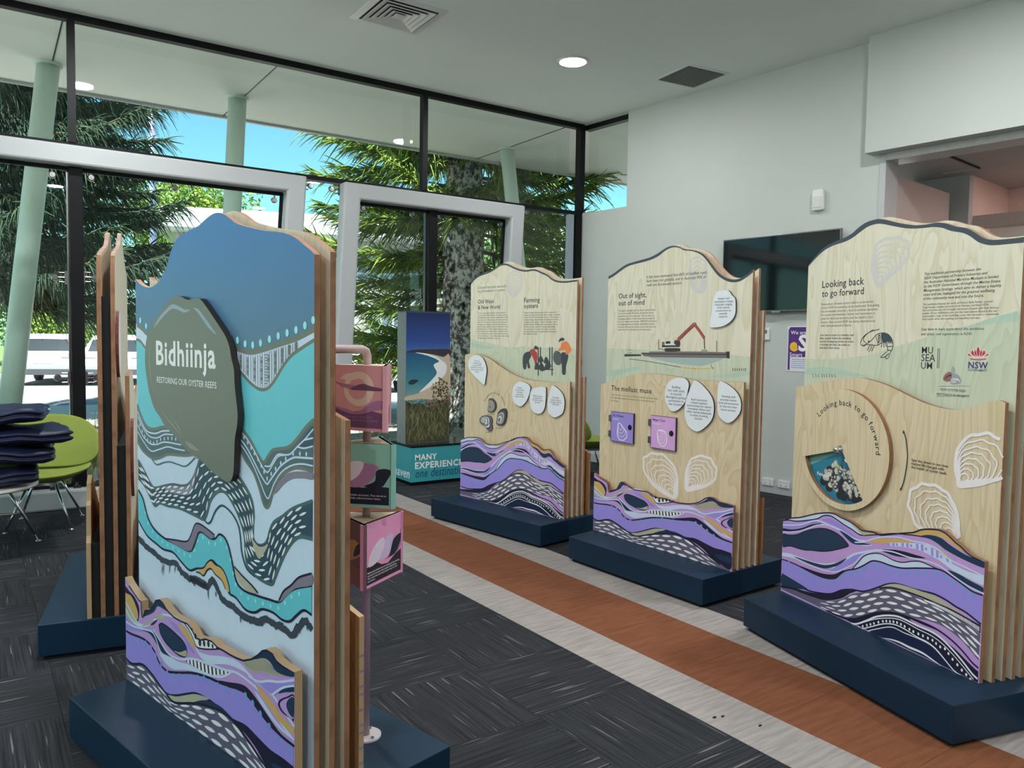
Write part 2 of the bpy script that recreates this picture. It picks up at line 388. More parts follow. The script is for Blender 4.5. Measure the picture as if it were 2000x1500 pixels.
# floor with carpet tiles
floor = MB().box((-6, -4.2, -.12), (9.9, 7.9, -.004)).build('floor', plain('carpet_backing', (.02, .02, .022), .95), kind='structure')
TS = .523; GA = math.radians(1.0)
CP_D = mat_carpet('carpet_dark', rgb(58, 60, 64), rgb(40, 42, 46), rgb(116, 114, 110), .735)
CP_B = mat_carpet('carpet_beige', rgb(170, 163, 160), rgb(154, 147, 143), rgb(128, 120, 114), .80, (5, 50))
CP_O = mat_carpet('carpet_rust', rgb(136, 87, 62), rgb(124, 78, 55), rgb(106, 66, 47), .84, (5, 40))
def tile_mesh(name, w, m):
    g = .0007; b = MB().box((-w/2+g, -TS/2+g, -.006), (w/2-g, TS/2-g, 0)); me = b.mesh(name); me.materials.append(m); return me
T_D = tile_mesh('carpet_tile', TS, CP_D); T_B = tile_mesh('carpet_tile', .27, CP_B); T_O = tile_mesh('carpet_tile', .50, CP_O)
cA, sA = math.cos(GA), math.sin(GA)
def grid(a, b): return (a*cA-b*sA, a*sA+b*cA)
A0 = 2.372                       # a-coordinate of the dark / beige edge
B0 = 2.40
cols = []
a = A0
for k in range(10): cols.append((a-TS/2, T_D)); a -= TS
cols += [(A0+.135, T_B), (A0+.52, T_O), (A0+.905, T_B)]
a = A0+1.04
for k in range(7): cols.append((a+TS/2, T_D)); a += TS
ti = 0
for ci, (ac, me) in enumerate(cols):
    for r in range(-4, 11):
        bc = B0+TS*(r+.5)
        x, y = grid(ac, bc)
        if y > 7.66 or x > 6.6-.106*(y-4.9) or x < -2.6: continue
        if y < .8 and x < 1.2: continue
        o = bpy.data.objects.new('carpet_tile', me); COL.objects.link(o); o.parent = floor; o.location = (x, y, 0)
        q = 0
        if me is T_D: q = (ci+r) % 2
        o.rotation_euler = (0, 0, GA+q*math.pi/2+(math.pi if random.random() < .5 else 0)); ti += 1
# crumbs on the beige band
for (px, py, r_, lb) in ((1396, 1402, .008, 'small dark crumb on the beige carpet band, left of the pair'), (1412, 1400, .007, 'thin dark crumb on the beige carpet band, right of the pair'), (1485, 1418, .007, 'lone dark crumb on the beige carpet band nearest the right display')):
    p = onz(px, py); q = [(r_*(1+.5*math.sin(5*a))*math.cos(a), .5*r_*(1+.4*math.cos(3*a))*math.sin(a)) for a in np.linspace(0, 2*math.pi, 9, endpoint=False)]
    MB().prism(q, 0, .005).build('carpet_crumb', plain('crumb_dark', (.02, .018, .015), .9), loc=(p[0], p[1], 0), label=lb, cat='crumb', group='crumbs on the carpet')
# ceiling, soffit
MB().box((-6, -4.2, ZC), (6.95, YW+.08, ZC+.15)).build('ceiling', CEILM, kind='structure')
SOF = plain('soffit_paint', (.80, .84, .82), .7, noise=.01, scale=2)
sof = MB().box((-9, YW+.08, ZC), (13, 10.15, ZC+.3)).box((6.95, 1.0, ZC), (13, YW+.08, ZC+.3)).build('trim_6', SOF, kind='structure', label='pale soffit of the entrance canopy outside the glass')
for jx in (-3.1, .60, 2.48, 6.17, 9.9): MB().box((jx-.006, YW+.1, ZC-.004), (jx+.006, 10.12, ZC+.004)).build('soffit_joint', BLACK, sof)
MB().box((-9, 10.12, ZC-.03), (13, 10.17, ZC+.32)).build('fascia', WHITEP, sof)
# right wall (local frame: x to the viewer's right, y outwards)
wr = MB().box((-2.86, 0, 0), (-2.08, .22, 3.13)).box((-2.08, 0, 0), (.93, .22, ZC)).build('wall_right', WALLM, loc=RWL, rz=RWZ, kind='structure')
MB().box((.86, -.16, 3.22), (7.5, .22, ZC)).build('wall_bulkhead', WALLM, loc=RWL, rz=RWZ, kind='structure')
MB().box((5.2, 0, 0), (9.2, .22, 3.22)).build('wall_right', WALLM, loc=RWL, rz=RWZ, kind='structure')
tr = MB().box((.925, -.012, 0), (.985, .24, 3.215)).build('trim_3', WHITEP, bevel=.004, loc=RWL, rz=RWZ, kind='structure')
MB().box((.985, -.012, 3.16), (5.2, .24, 3.219)).build('trim_4', plain('track_grey', (.5, .5, .5), .4), loc=RWL, rz=RWZ, kind='structure')
MB().box((-2.84, -.014, 0), (.93, 0, .10)).build('baseboard_right', WHITEP, bevel=.003, loc=RWL, rz=RWZ, kind='structure')
# room behind the doorway
PINK = plain('wall_pink_paint', (.62, .46, .42), .6, noise=.01); GREYW = plain('wall_grey_paint', (.42, .42, .42), .6, noise=.01); GCE = plain('ceiling_grey_paint', (.36, .33, .32), .7, noise=.02)
MB().box((.2, .22, 3.24), (8, 4.6, 3.34)).build('ceiling_annexe', GCE, loc=RWL, rz=RWZ, kind='structure')
for k, (x0, y0, x1, y1) in enumerate(((1.3, .24, 1.315, 1.25), (.98, .5, 1.3, .51), (.98, 1.24, 1.31, 1.25))):
    MB().box((x0, y0, 3.225), (x1, y1, 3.2405)).build('trim_7', WHITEP if k else BLACK, loc=RWL, rz=RWZ, kind='structure')
pw = MB().box((.93, .24, 0), (.985, 1.42, 3.06)).build('door_1', plain('door_panel_pinkish', (.5, .42, .40), .25, noise=.02), loc=RWL, rz=RWZ, kind='structure')
gx = rw_px(1893, 380, -1.5)[0]
MB().box((.6, 1.5, 0), (gx, 1.6, 3.24)).build('wall_annexe', GREYW, loc=RWL, rz=RWZ, kind='structure')
MB().box((gx-.07, 2.6, 0), (8, 2.7, 3.24)).build('wall_annexe', PINK, loc=RWL, rz=RWZ, kind='structure')
MB().box((gx-.07, 1.6, 0), (gx, 2.6, 3.24)).build('wall_annexe', PINK, loc=RWL, rz=RWZ, kind='structure')
MB().box((gx-.06, 1.62, 2.72), (6, 1.80, 2.84)).build('trim_8', plain('beam_pinkish', (.5, .40, .37), .5), loc=RWL, rz=RWZ, kind='structure')
cabw = MB().box((gx, 2.1, 0), (3.4, 2.59, 2.80)).build('wall_cupboard', WALLM, loc=RWL, rz=RWZ, kind='structure')
# left wall with its own glazing and back wall (out of frame, they light the hall)
MB().box((-6, -4.2, 0), (-5.85, 7.9, .3)).box((-6, -4.2, 3.4), (-5.85, 7.9, ZC)).box((-6, -4.2, .3), (-5.85, -1.5, 3.4)).box((-6, 2.9, .3), (-5.85, 3.1, 3.4)).box((-6, 7.5, .3), (-5.85, 7.9, 3.4)).build('wall_left', WALLM, kind='structure')
MB().box((-6, -4.35, 0), (9.9, -4.2, ZC)).build('wall_back', WALLM, kind='structure')
# window wall: clerestory, lower glazing, portals
BK = BLACK
w1 = MB().box((-6, YW, 4.18), (6.30, YW+.08, ZC)).build('window_1', BK, kind='structure')
MB().box((-6, YW, 3.105), (6.30, YW+.09, 3.15)).build('transom', BK, w1)
MX = (-2.753, .642, 4.037)
for x in MX: MB().box((x-.03, YW-.01, 3.15), (x+.03, YW+.07, 4.18)).build('mullion', BK, w1)
MB().prism([(6.225, YW-.01), (6.30, YW-.01), (6.30, YW+.09), (6.225, YW+.09)], 3.15, 4.18).build('corner_post', BK, w1)
xs = (-5.9,)+MX+(6.24,)
for a, b in zip(xs[:-1], xs[1:]): MB().box((a, YW+.235, 3.10), (b, YW+.245, ZC-.001)).build('pane', GLASS, w1)
w3 = MB().box((-2.86, .06, 4.18), (-2.07, .15, ZC)).box((-2.86, .06, 3.10), (-2.07, .15, 3.135)).build('window_3', BK, loc=RWL, rz=RWZ, kind='structure')
MB().box((-2.82, .10, 3.135), (-2.08, .112, 4.18)).build('pane', GLASS, w3)
PX = (-2.80, .657, 4.12)
w2 = MB().box((-6, YW-.0, 0), (6.26, YW+.09, .04)).build('window_2', BK, kind='structure')
for x in PX:
    MB().box((x-.052, YW-.06, .04), (x+.052, YW+.09, 3.105)).build('post', BK, w2, bevel=.004)
    MB().box((x-.066, YW+.0, .04), (x-.053, YW+.05, 3.1)).build('post_edge', STEEL, w2)
xs = (-5.9,)+PX+(6.2,)
for a, b in zip(xs[:-1], xs[1:]):
    MB().box((a+.052, YW+.055, .04), ((a+b)/2-.004, YW+.067, 3.105)).build('pane', GLASS, w2)
    MB().box(((a+b)/2+.004, YW+.055, .04), (b-.052, YW+.067, 3.105)).build('pane', GLASS, w2)
MB().box((6.17, YW-.02, 0), (6.262, YW+.07, 3.105)).build('post', BK, w2)
MB().box((6.06, YW-.01, 0), (6.14, YW+.05, 3.1)).build('post', plain('grey_steel', (.30, .36, .42), .4), w2)
def portal(name, xl, xr, lean, label):
    t, h, zt = .185, .165, 3.10; y0, y1 = YW-.16, YW-.012
    def X(x, z): return x-lean*(zt-z)
    o = [(X(xl, .0), 0), (X(xr, 0), 0), (X(xr, zt), zt), (X(xl, zt), zt)]
    i = [(X(xl, .17)+t, .17), (X(xr, .17)-t, .17), (X(xr, zt-h)-t, zt-h), (X(xl, zt-h)+t, zt-h)]
    b = MB(); n = 4
    V = [(p[0], y0, p[1]) for p in o]+[(p[0], y0, p[1]) for p in i]+[(p[0], y1, p[1]) for p in o]+[(p[0], y1, p[1]) for p in i]
    Fc = []
    for k in range(4):
        j = (k+1) % 4; Fc += [(k, j, 4+j, 4+k), (8+j, 8+k, 12+k, 12+j), (j, k, 8+k, 8+j), (4+k, 4+j, 12+j, 12+k)]
    b.add(V, Fc); ob = b.build(name, WHITEP, recalc=True, bevel=.02, kind='structure'); ob['label'] = label
    # black gasket inside the frame
    g = [(p[0]+(.0 if q in (0, 3) else 0), p[1]) for q, p in enumerate(i)]
    g2 = [(i[0][0]+.035, i[0][1]+.03), (i[1][0]-.035, i[1][1]+.03), (i[2][0]-.035, i[2][1]-.035), (i[3][0]+.035, i[3][1]-.035)]
    b = MB(); ya, yb = YW-.03, YW-.01
    V = [(p[0], ya, p[1]) for p in g]+[(p[0], ya, p[1]) for p in g2]+[(p[0], yb, p[1]) for p in g]+[(p[0], yb, p[1]) for p in g2]
    b.add(V, Fc); b.build('gasket', BK, ob, recalc=True); return ob
p1 = portal('trim_1', -2.1, 2.655, .06, 'wide white steel portal frame on the glass, left')
p2 = portal('trim_2', 3.045, 5.29, .05, 'narrower white steel portal frame on the glass, right')
# spider fittings that hold the glass
def fitting_mesh(horiz):
    b = MB()
    b.lathe([(.0, -.012), (.022, -.012), (.028, 0), (.03, .02), (.026, .03), (.0, .032)], 16, axis='y')
    b.lathe([(.0, -.018), (.009, -.018), (.009, -.01), (.0, -.01)], 10, axis='y')
    if horiz:
        b.tube([(0, .0, 0), (.09*horiz, 0, 0)], .007, 8); b.box((.085*horiz-.01, -.02, -.055), (.085*horiz+.01, .02, .055)); b.tube([(.03*horiz, 0, .04), (.09*horiz, 0, .04)], .006, 6); b.tube([(.03*horiz, 0, -.04), (.09*horiz, 0, -.04)], .006, 6)
    else:
        b.tube([(0, 0, .0), (0, 0, .09)], .008, 8); b.box((-.06, -.02, .08), (.06, .02, .1)); b.tube([(-.045, 0, .09), (-.045, 0, .05)], .007, 6); b.tube([(.045, 0, .09), (.045, 0, .05)], .007, 6)
    me = b.mesh('glass_fitting'); me.materials.append(STEEL); return me
FM = {h: fitting_mesh(h) for h in (0, 1, -1)}
for px, py, h in ((102, 341, 0), (178, 347, 0), (342, 367, 0), (536, 391, 0), (607, 363, -1), (648, 369, 1), (709, 407, 0), (806, 418, 0), (856, 424, 0), (978, 438, 0),
                  (107, 541, 1), (185, 542, -1), (806, 573, 1), (854, 578, -1), (692, 566, -1), (113, 738, 1), (190, 738, -1), (806, 735, 1), (1026, 415, -1)):
    p = onplane(px, py, (0, YW-.02, 0), (0, 1, 0)); o = bpy.data.objects.new('glass_fitting', FM[h]); COL.objects.link(o); o.parent = w2; o.location = (p[0], YW-.02, p[2])
# floor clamps on the sill
for px in (105, 118, 150, 176, 190):
    p = onplane(px, 945, (0, YW-.06, 0), (0, 1, 0)); MB().box((-.03, -.02, 0), (.03, .02, .03)).lathe([(.012, .03), (.012, .055)], 10).build('sill_clamp', STEEL, p1, loc=(p[0], YW-.09, .17))
# glazing of the left wall
w4 = MB().box((-5.95, .5, .3), (-5.9, .56, 3.4)).box((-5.95, 5.2, .3), (-5.9, 5.26, 3.4)).build('window_4', BK, kind='structure')
MB().box((-5.93, -1.5, .3), (-5.92, 2.9, 3.4)).build('pane', GLASS, w4); MB().box((-5.93, 3.1, .3), (-5.92, 7.5, 3.4)).build('pane', GLASS, w4)

# ------------------------------------------------------------------ ceiling fittings
LAMPM = plain('lamp_diffuser', (1, .93, .88), .5, emit=14.)
LAMPX = plain('outdoor_lamp_diffuser', (1, .80, .74), .5, emit=.9)
def downlight(x, y, label, group, lit=True, r=.15, k=1.):
    t = empty('downlight', (x, y, ZC), label=label, cat='ceiling light', group=group)
    MB().lathe([(r-.02, -.001), (r+.012, -.001), (r+.012, -.010), (r-.004, -.014), (r-.02, -.006)], 32).build('trim_ring', WHITEPL, t, smooth=True)
    MB().lathe([(0, -.004), (r-.018, -.004), (r-.018, -.006), (0, -.006)], 32).build('diffuser', LAMPM if lit else LAMPX, t)
    if lit:
        l = bpy.data.lights.new('downlight_lamp', 'AREA'); l.shape = 'DISK'; l.size = 2*r-.05; l.energy = LAMP_W*k; l.color = (.97, .99, 1.0)
        lo = bpy.data.objects.new('lamp', l); COL.objects.link(lo); lo.parent = t; lo.location = (0, 0, -.02)
    return t
downlight(4.80, 6.10, 'round recessed ceiling light between the two air vents', 'downlights in the hall ceiling', k=.5)
for x, y in ((.9, 6.1), (-2.6, 6.1), (4.8, 2.5), (1.1, 2.5), (-2.6, 2.5), (4.8, -1.1), (1.1, -1.1), (-2.6, -1.1)):
    downlight(x, y, 'round recessed ceiling light outside the view', 'downlights in the hall ceiling')
l = bpy.data.lights.new('annexe_fill_light', 'AREA'); l.size = .5; l.energy = 42; l.color = (1, .82, .75)  # fill light without a fixture, added to brighten the room behind the doorway
lo = bpy.data.objects.new('annexe_fill_light', l); COL.objects.link(lo); lo.location = (8.6, 2.3, 3.2)
def vent():
    t = empty('air_vent', (2.93, 6.11, ZC), math.radians(0), label='square white four-way air diffuser at the top of the picture', cat='air vent')
    def ring(a, b, z0, z1, name, m):
        mb = MB(); V = []; 
        for r, z in ((a, z0), (b, z1)): V += [(-r, -r, z), (r, -r, z), (r, r, z), (-r, r, z)]
        V += [(x, y, z+.006) for x, y, z in V]
        Fc = []
        for k in range(4):
            j = (k+1) % 4; Fc += [(k, j, 4+j, 4+k), (8+j, 8+k, 12+k, 12+j), (j, k, 8+k, 8+j), (4+k, 4+j, 12+j, 12+k)]
        mb.add(V, Fc).build(name, m, t, recalc=True)
    MB().box((-.26, -.26, -.004), (.26, .26, .0)).build('backing', plain('vent_dark', (.10, .10, .10), .7), t)
    ring(.31, .255, -.004, -.012, 'frame', WHITEPL)
    for k, (a, b) in enumerate(((.235, .19), (.18, .14), (.13, .095), (.085, .05))): ring(a, b, -.022, -.008, 'vane', WHITEPL)
    MB().box((-.04, -.04, -.02), (.04, .04, -.012)).build('centre_plate', WHITEPL, t)
vent()
g = empty('return_grille', (6.03, 5.70, ZC), math.radians(-6), label='square dark eggcrate return air grille near the white wall', cat='air vent')
MB().box((-.27, -.27, -.008), (.27, .27, 0)).build('frame', WHITEPL, g, bevel=.003)
MB().box((-.235, -.235, -.0095), (.235, .235, -.008)).build('core', plain('grille_dark', (.07, .075, .07), .7), g)
gm = plain('grille_bars', (.2, .21, .2), .5)
bb = MB()
for k in range(-9, 10): bb.box((k*.024-.0025, -.235, -.014), (k*.024+.0025, .235, -.0096)).box((-.235, k*.024-.0025, -.0139), (.235, k*.024+.0025, -.0096))
bb.build('grid_bars', gm, g)
# ------------------------------------------------------------------ things on the right wall
def wall_thing(name, px0, px1, label, cat):
    (xa, za), (xb, zb) = rw_px(*px0), rw_px(*px1); X = np.array([math.cos(RWZ), math.sin(RWZ)]); c = W0+X*((xa+xb)/2)
    t = empty(name, (c[0], c[1], (za+zb)/2), RWZ, label=label, cat=cat); return t, abs(xb-xa)/2, abs(za-zb)/2
(xa, za), (xb, zb) = rw_px(1421, 471), rw_px(1651, 446); zbot = rw_px(1422, 611)[1]; zt = (za+zb)/2
c = W0+np.array([math.cos(RWZ), math.sin(RWZ)])*((xa+xb)/2); hw, hh = (xb-xa)/2, (zt-zbot)/2
tv = empty('television', (c[0], c[1], (zt+zbot)/2), RWZ, label='large black flat television mounted on the white wall', cat='television')
MB().box((-hw, -.075, -hh), (hw, -.045, hh)).build('casing', plain('tv_bezel', (.16, .16, .17), .3, .6), tv, bevel=.004)
MB().box((-hw+.012, -.077, -hh+.014), (hw-.012, -.0751, hh-.012)).build('screen', plain('tv_screen', (.006, .008, .009), .06, noise=0), tv)
MB().box((-.25, -.046, -.2), (.25, 0, .2)).build('wall_bracket', BLACK, tv); MB().box((-.05, -.079, -hh-.01), (.05, -.06, -hh+.004)).build('sensor_foot', STEEL, tv)
t, hw, hh = wall_thing('motion_sensor', (1590, 378), (1612, 405), 'small white motion sensor high on the white wall', 'sensor')
MB().wall_poly([(-.06, -.1), (.06, -.1), (.06, .09), (.045, .1), (-.045, .1), (-.06, .09)], -.05, 0).build('housing', WHITEPL, t, bevel=.015)
MB().wall_poly([(-.045, -.075), (.045, -.075), (.045, .03), (-.045, .03)], -.056, -.049).build('lens', plain('sensor_lens', (.68, .69, .66), .3), t, bevel=.006)
t, hw, hh = wall_thing('control_panel', (1490, 640), (1503, 665), 'small white wall control panel behind the middle display', 'switch')
MB().box((-.045, -.02, -.06), (.045, 0, .06)).build('plate', WHITEPL, t, bevel=.004); MB().box((-.025, -.0215, .005), (.02, -.0201, .04)).build('screen', plain('lcd', (.10, .11, .11), .3), t)
for (px0, px1, lb) in (((1491, 938), (1512, 960), 'double power outlet low on the white wall, the nearer to the television stand side'), ((1519, 945), (1546, 968), 'double power outlet low on the white wall, beside the right display')):
    (xa, za), (xb, zb) = rw_px(*px0), rw_px(*px1); t, hw, hh = wall_thing('power_outlet', px0, px1, lb.replace('the nearer to the television stand side', 'left of the pair'), 'power outlet')
    t.location.z = .115; hw = .062; MB().box((-hw, -.026, -.038), (hw, -.012, .038)).build('plate', WHITEPL, t, bevel=.003)
    for s in (-1, 1):
        MB().box((s*.03-.012, -.029, .015), (s*.03+.012, -.026, .028)).build('rocker', plain('rocker_white', (.7, .7, .7), .3), t)
        mb = MB()
        for dx, a in ((-.007, .5), (.007, -.5), (0, 0)): mb.box((s*.03+dx-.0015, -.0268, -.022 if dx else -.03), (s*.03+dx+.0015, -.0259, -.01 if dx else -.02))
        mb.build('socket_slots', BLACK, t)
# purple poster
(xa, za), (xb, zb) = rw_px(1539, 640), rw_px(1537, 721); c = W0+np.array([math.cos(RWZ), math.sin(RWZ)])*xa
po = empty('poster', (c[0], c[1], 0), RWZ, label='purple and white poster taped to the wall, partly behind the right display', cat='poster')
pw_ = .40; MB().box((0, -.004, zb-.02), (pw_, 0, za+.015)).build('sheet', plain('poster_paper', (.75, .76, .80), .5), po)
pr = Print(-.004); zt = za; hgt = za-zb
PV = paint('poster_purple', 78, 40, 120); YEL = paint('poster_yellow', 230, 180, 50)
pr.poly([(.012, zb+.30*hgt), (pw_-.012, zb+.30*hgt), (pw_-.012, zt+.005), (.03, zt+.005), (.012, zt-.02)], PV)
pr.poly([(.012, zb-.005), (.035, zb-.005), (.035, zb+.3*hgt), (.012, zb+.3*hgt)], PV)
pr.text('We are', (.035, zt-.045-.02), (.20, 0), WINK, .01); pr.text('e', (.028, zt-.225), (.115, 0), YEL, .05); pr.text('S', (.12, zt-.225), None, WINK, .03, size=.22)
pr.text('Smart', (.03, zb+.31*hgt), (.165, 0), WINK, .005)
for k in range(5): pr.stroke([(.05, zb+.24*hgt-k*.02), (.05+.3*(.6+.4*random.random()), zb+.24*hgt-k*.02)], .006, paint('poster_blue', 120, 150, 190), smooth=False)
pr.build('printing', po)

# ================================================================== EXHIBITION DISPLAYS
PZ = .17; TH = .019
class Disp:
    def __init__(s, o, u, label, group=None):
        s.o = np.array([*o, 0.]); u = np.array([*u, 0.]); s.u = u/np.linalg.norm(u); s.n = np.array([-s.u[1], s.u[0], 0])
        s.root = empty('exhibition_display', (o[0], o[1], 0), math.atan2(s.u[1], s.u[0]), label=label, cat='display stand', group='plywood exhibition displays')
    def px(s, pts, d):                       # pixels -> (u, z) on the board face at depth d
        out = []
        for x, y in pts:
            p = onplane(x, y, s.o+s.n*d, s.n); out.append((float((p-s.o) @ s.u), float(p[2])))
        return out
    def zp(s, k, pts, d): return s.px(zz(k, pts), d)
    def depth_at(s, x, y, uu):
        p = onplane(x, y, s.o+s.u*uu, s.u); return float((p-s.o) @ s.n), float(p[2])
    def plinth(s, quad, name='plinth'):
        b = MB().prism(quad, .02, PZ); o = b.build(name, PLINTH, s.root, bevel=.004)
        q = [(x*.96+.02, y*.94+.02) for x, y in quad]; MB().prism(q, 0, .022).build('plinth_base', DARKGAP, s.root)
        (x0, y0), (x1, y1) = quad[0], quad[1]
        # joint of the removable front panel
        MB().box((x0+.02, -.0008, PZ-.022), (x1-.02, .001, PZ-.0195)).box((x1-.024, -.0008, .03), (x1-.0215, .001, PZ-.022)).build('panel_joint', plain('joint_dark', (.008, .012, .02), .6), o)
        return o
    def board(s, name, pts, d, front=None, edge=None, back=None, th=TH, parent=None, **kw):
        b = MB().wall_poly(pts, d, d+th, 0, 1, 2)
        return b.build(name, [front or PLY, edge or EDGE, back or PLYB], parent or s.root, **kw)
def topfn(pts):
    P = sorted(pts); X = [p[0] for p in P]; Zv = [p[1] for p in P]
    return lambda u: float(np.interp(u, X, Zv))
def clipper(u0, u1, top, z0=PZ+.001):
    def c(p, test=False):
        if test: return u0-.004 <= p[0] <= u1+.004 and z0-.004 <= p[1] <= top(p[0])+.004
        u = min(max(p[0], u0+.0003), u1-.0003); return (u, min(max(p[1], z0), top(u)-.0003))
    return c

# ---- wave artwork B, traced on the right display (F / G zooms); returns drawing closure on (fraction, z)
def art_B(D5, d):
    f = lambda pts: D5.zp('F', pts, d); g = lambda pts: D5.zp('G', pts, d)
    ops = []
    P = lambda pts, m, sm=True: ops.append(('p', pts, m, sm)); S = lambda pts, w, m, t=False: ops.append(('s', pts, w, m, t))
    P(f([(320, 985), (370, 968), (440, 962), (500, 948), (560, 935), (630, 930), (680, 938), (720, 960), (780, 988), (830, 1020), (870, 1052), (890, 1092), (850, 1085), (800, 1050), (750, 1020), (700, 985), (650, 955), (600, 955), (560, 975), (500, 985), (440, 992), (400, 992), (360, 985)]), PALE)
    S(f([(320, 988), (360, 985), (400, 992), (440, 992), (500, 985), (560, 975), (600, 955), (650, 955), (700, 985), (750, 1020), (800, 1050), (850, 1085), (890, 1092)]), .006, INDIGO)
    P(f([(790, 1000), (850, 1035), (920, 1058), (995, 1085), (930, 1086), (880, 1090), (830, 1045)]), GREIGE)
    P(f([(1120, 1075), (1190, 1072), (1280, 1048), (1330, 1045), (1400, 1050), (1440, 1065), (1480, 1095), (1520, 1135), (1560, 1165), (1610, 1215), (1560, 1195), (1500, 1155), (1440, 1112), (1380, 1092), (1320, 1088), (1280, 1098), (1200, 1088)]), OCHRE)
    S(f([(890, 1092), (1000, 1085), (1100, 1078), (1200, 1088), (1280, 1098)]), .005, INDIGO)
    P(f([(1270, 1100), (1320, 1088), (1380, 1095), (1430, 1115), (1480, 1155), (1540, 1195), (1610, 1235), (1728, 1278), (1726, 1318), (1680, 1305), (1600, 1270), (1520, 1230), (1450, 1190), (1400, 1150), (1350, 1120), (1310, 1108)]), NAVY)
    P(f([(590, 985), (640, 975), (700, 1000), (760, 1045), (820, 1095), (860, 1120), (790, 1100), (740, 1060), (690, 1030), (640, 1005)]), PURP)
    P(f([(318, 1005), (400, 1012), (470, 1000), (540, 985), (590, 1000), (520, 1012), (450, 1035), (380, 1045), (318, 1035)]), PURP)
    P(f([(318, 1042), (380, 1050), (450, 1040), (520, 1015), (590, 1008), (540, 1030), (470, 1052), (400, 1065), (318, 1060)]), INDIGO)
    P(f([(318, 1082), (370, 1090), (420, 1085), (470, 1065), (530, 1048), (590, 1043), (640, 1052), (690, 1075), (730, 1105), (765, 1145), (775, 1165), (740, 1178), (690, 1190), (640, 1200), (580, 1202), (520, 1195), (470, 1193), (420, 1180), (370, 1165), (318, 1170)]), NAVY)
    S(f([(318, 1082), (370, 1090), (420, 1085), (470, 1065), (530, 1048), (590, 1043), (640, 1052), (690, 1075), (730, 1105), (765, 1145), (775, 1165), (740, 1178), (690, 1190), (640, 1200), (580, 1202), (520, 1195), (470, 1193), (420, 1180), (370, 1165), (318, 1170)]), .006, INDIGO)
    S(f([(318, 1018), (400, 1020), (470, 1010), (540, 988), (600, 1000), (660, 1030), (730, 1060), (790, 1100), (850, 1125), (900, 1132)]), .007, PALE)
    S(f([(318, 1066), (370, 1068), (440, 1060), (500, 1040), (560, 1020), (620, 1018), (680, 1035), (740, 1065), (790, 1115), (820, 1145), (880, 1160), (940, 1158)]), .006, PALE)
    P(f([(715, 1058), (760, 1080), (810, 1115), (860, 1140), (935, 1155), (860, 1158), (810, 1150), (770, 1120)]), NAVY)
    P(f([(900, 1130), (960, 1118), (1040, 1112), (1120, 1115), (1180, 1125), (1230, 1138), (1150, 1145), (1060, 1148), (980, 1145)]), OCHRE)
    # ladder band
    up = resample(f([(1050, 1142), (1150, 1142), (1250, 1146), (1330, 1158), (1400, 1198), (1490, 1268)]), 27); lo = resample(f([(1050, 1165), (1150, 1172), (1250, 1188), (1330, 1222), (1400, 1262), (1500, 1290)]), 27)
    P([tuple(p) for p in up]+[tuple(p) for p in lo[::-1]], PALE, False)
    for i in range(0, 26, 2):
        if i % 6 == 4: ops.append(('d', tuple((up[i]+lo[i])/2), .007, PURP))
        else: P([tuple(up[i]*.93+lo[i]*.07), tuple(up[i+1]*.93+lo[i+1]*.07), tuple(lo[i+1]*.93+up[i+1]*.07), tuple(lo[i]*.93+up[i]*.07)], PURP, False)
    P(f([(1340, 1155), (1400, 1178), (1460, 1222), (1500, 1265), (1440, 1235), (1385, 1192)]), GREIGE)
    S(f([(820, 1140), (880, 1138), (960, 1112), (1040, 1102), (1130, 1106), (1220, 1130), (1310, 1148), (1390, 1182), (1480, 1258), (1600, 1318), (1722, 1378)]), .006, PALE)
    # pale bands at left
    P(f([(315, 1212), (380, 1222), (450, 1248), (520, 1272), (600, 1288), (680, 1282), (740, 1262), (800, 1222), (870, 1203), (960, 1190), (1100, 1185), (980, 1200), (890, 1225), (830, 1258), (770, 1300), (700, 1320), (620, 1318), (540, 1300), (470, 1270), (400, 1245), (315, 1235)]), PALE)
    P(f([(700, 1300), (760, 1265), (820, 1230), (880, 1215), (920, 1205), (860, 1245), (810, 1290), (750, 1320), (690, 1345), (630, 1352), (660, 1330)]), PURP)
    P(f([(395, 1238), (470, 1262), (540, 1283), (610, 1298), (680, 1288), (765, 1250), (705, 1300), (620, 1322), (550, 1308), (480, 1280)]), NAVY)
    S(f([(315, 1230), (400, 1250), (470, 1285), (540, 1312), (620, 1338), (690, 1345), (760, 1318), (820, 1285), (870, 1232), (930, 1205), (1010, 1200)]), .006, PALE)
    P(f([(380, 1288), (450, 1308), (530, 1338), (610, 1360), (680, 1362), (745, 1332), (710, 1380), (650, 1397), (580, 1382), (500, 1357), (430, 1322)]), INDIGO)
    P(f([(1000, 1193), (1080, 1190), (1160, 1203), (1230, 1223), (1315, 1250), (1230, 1248), (1150, 1243), (1080, 1228)]), INDIGO)
    P(f([(800, 1330), (840, 1285), (880, 1240), (930, 1220), (990, 1218), (1040, 1238), (1090, 1265), (1150, 1280), (1220, 1272), (1280, 1275), (1340, 1300), (1395, 1324), (1300, 1320), (1200, 1322), (1120, 1312), (1040, 1288), (980, 1272), (930, 1270), (880, 1302), (840, 1322)]), PALE)
    S(f([(800, 1330), (840, 1285), (880, 1240), (930, 1220), (990, 1218), (1040, 1238), (1090, 1265), (1150, 1280), (1220, 1272), (1280, 1275), (1340, 1300), (1395, 1324)]), .005, INDIGO)
    S(f([(960, 1192), (1080, 1205), (1200, 1245), (1320, 1270), (1420, 1310), (1520, 1385), (1620, 1450), (1722, 1500)]), .006, PALE)
    P(f([(1390, 1245), (1500, 1290), (1600, 1340), (1724, 1385), (1722, 1440), (1620, 1395), (1520, 1345), (1440, 1290)]), PALE)
    P(f([(1470, 1335), (1540, 1358), (1620, 1405), (1722, 1460), (1720, 1490), (1640, 1455), (1560, 1405)]), NAVY)
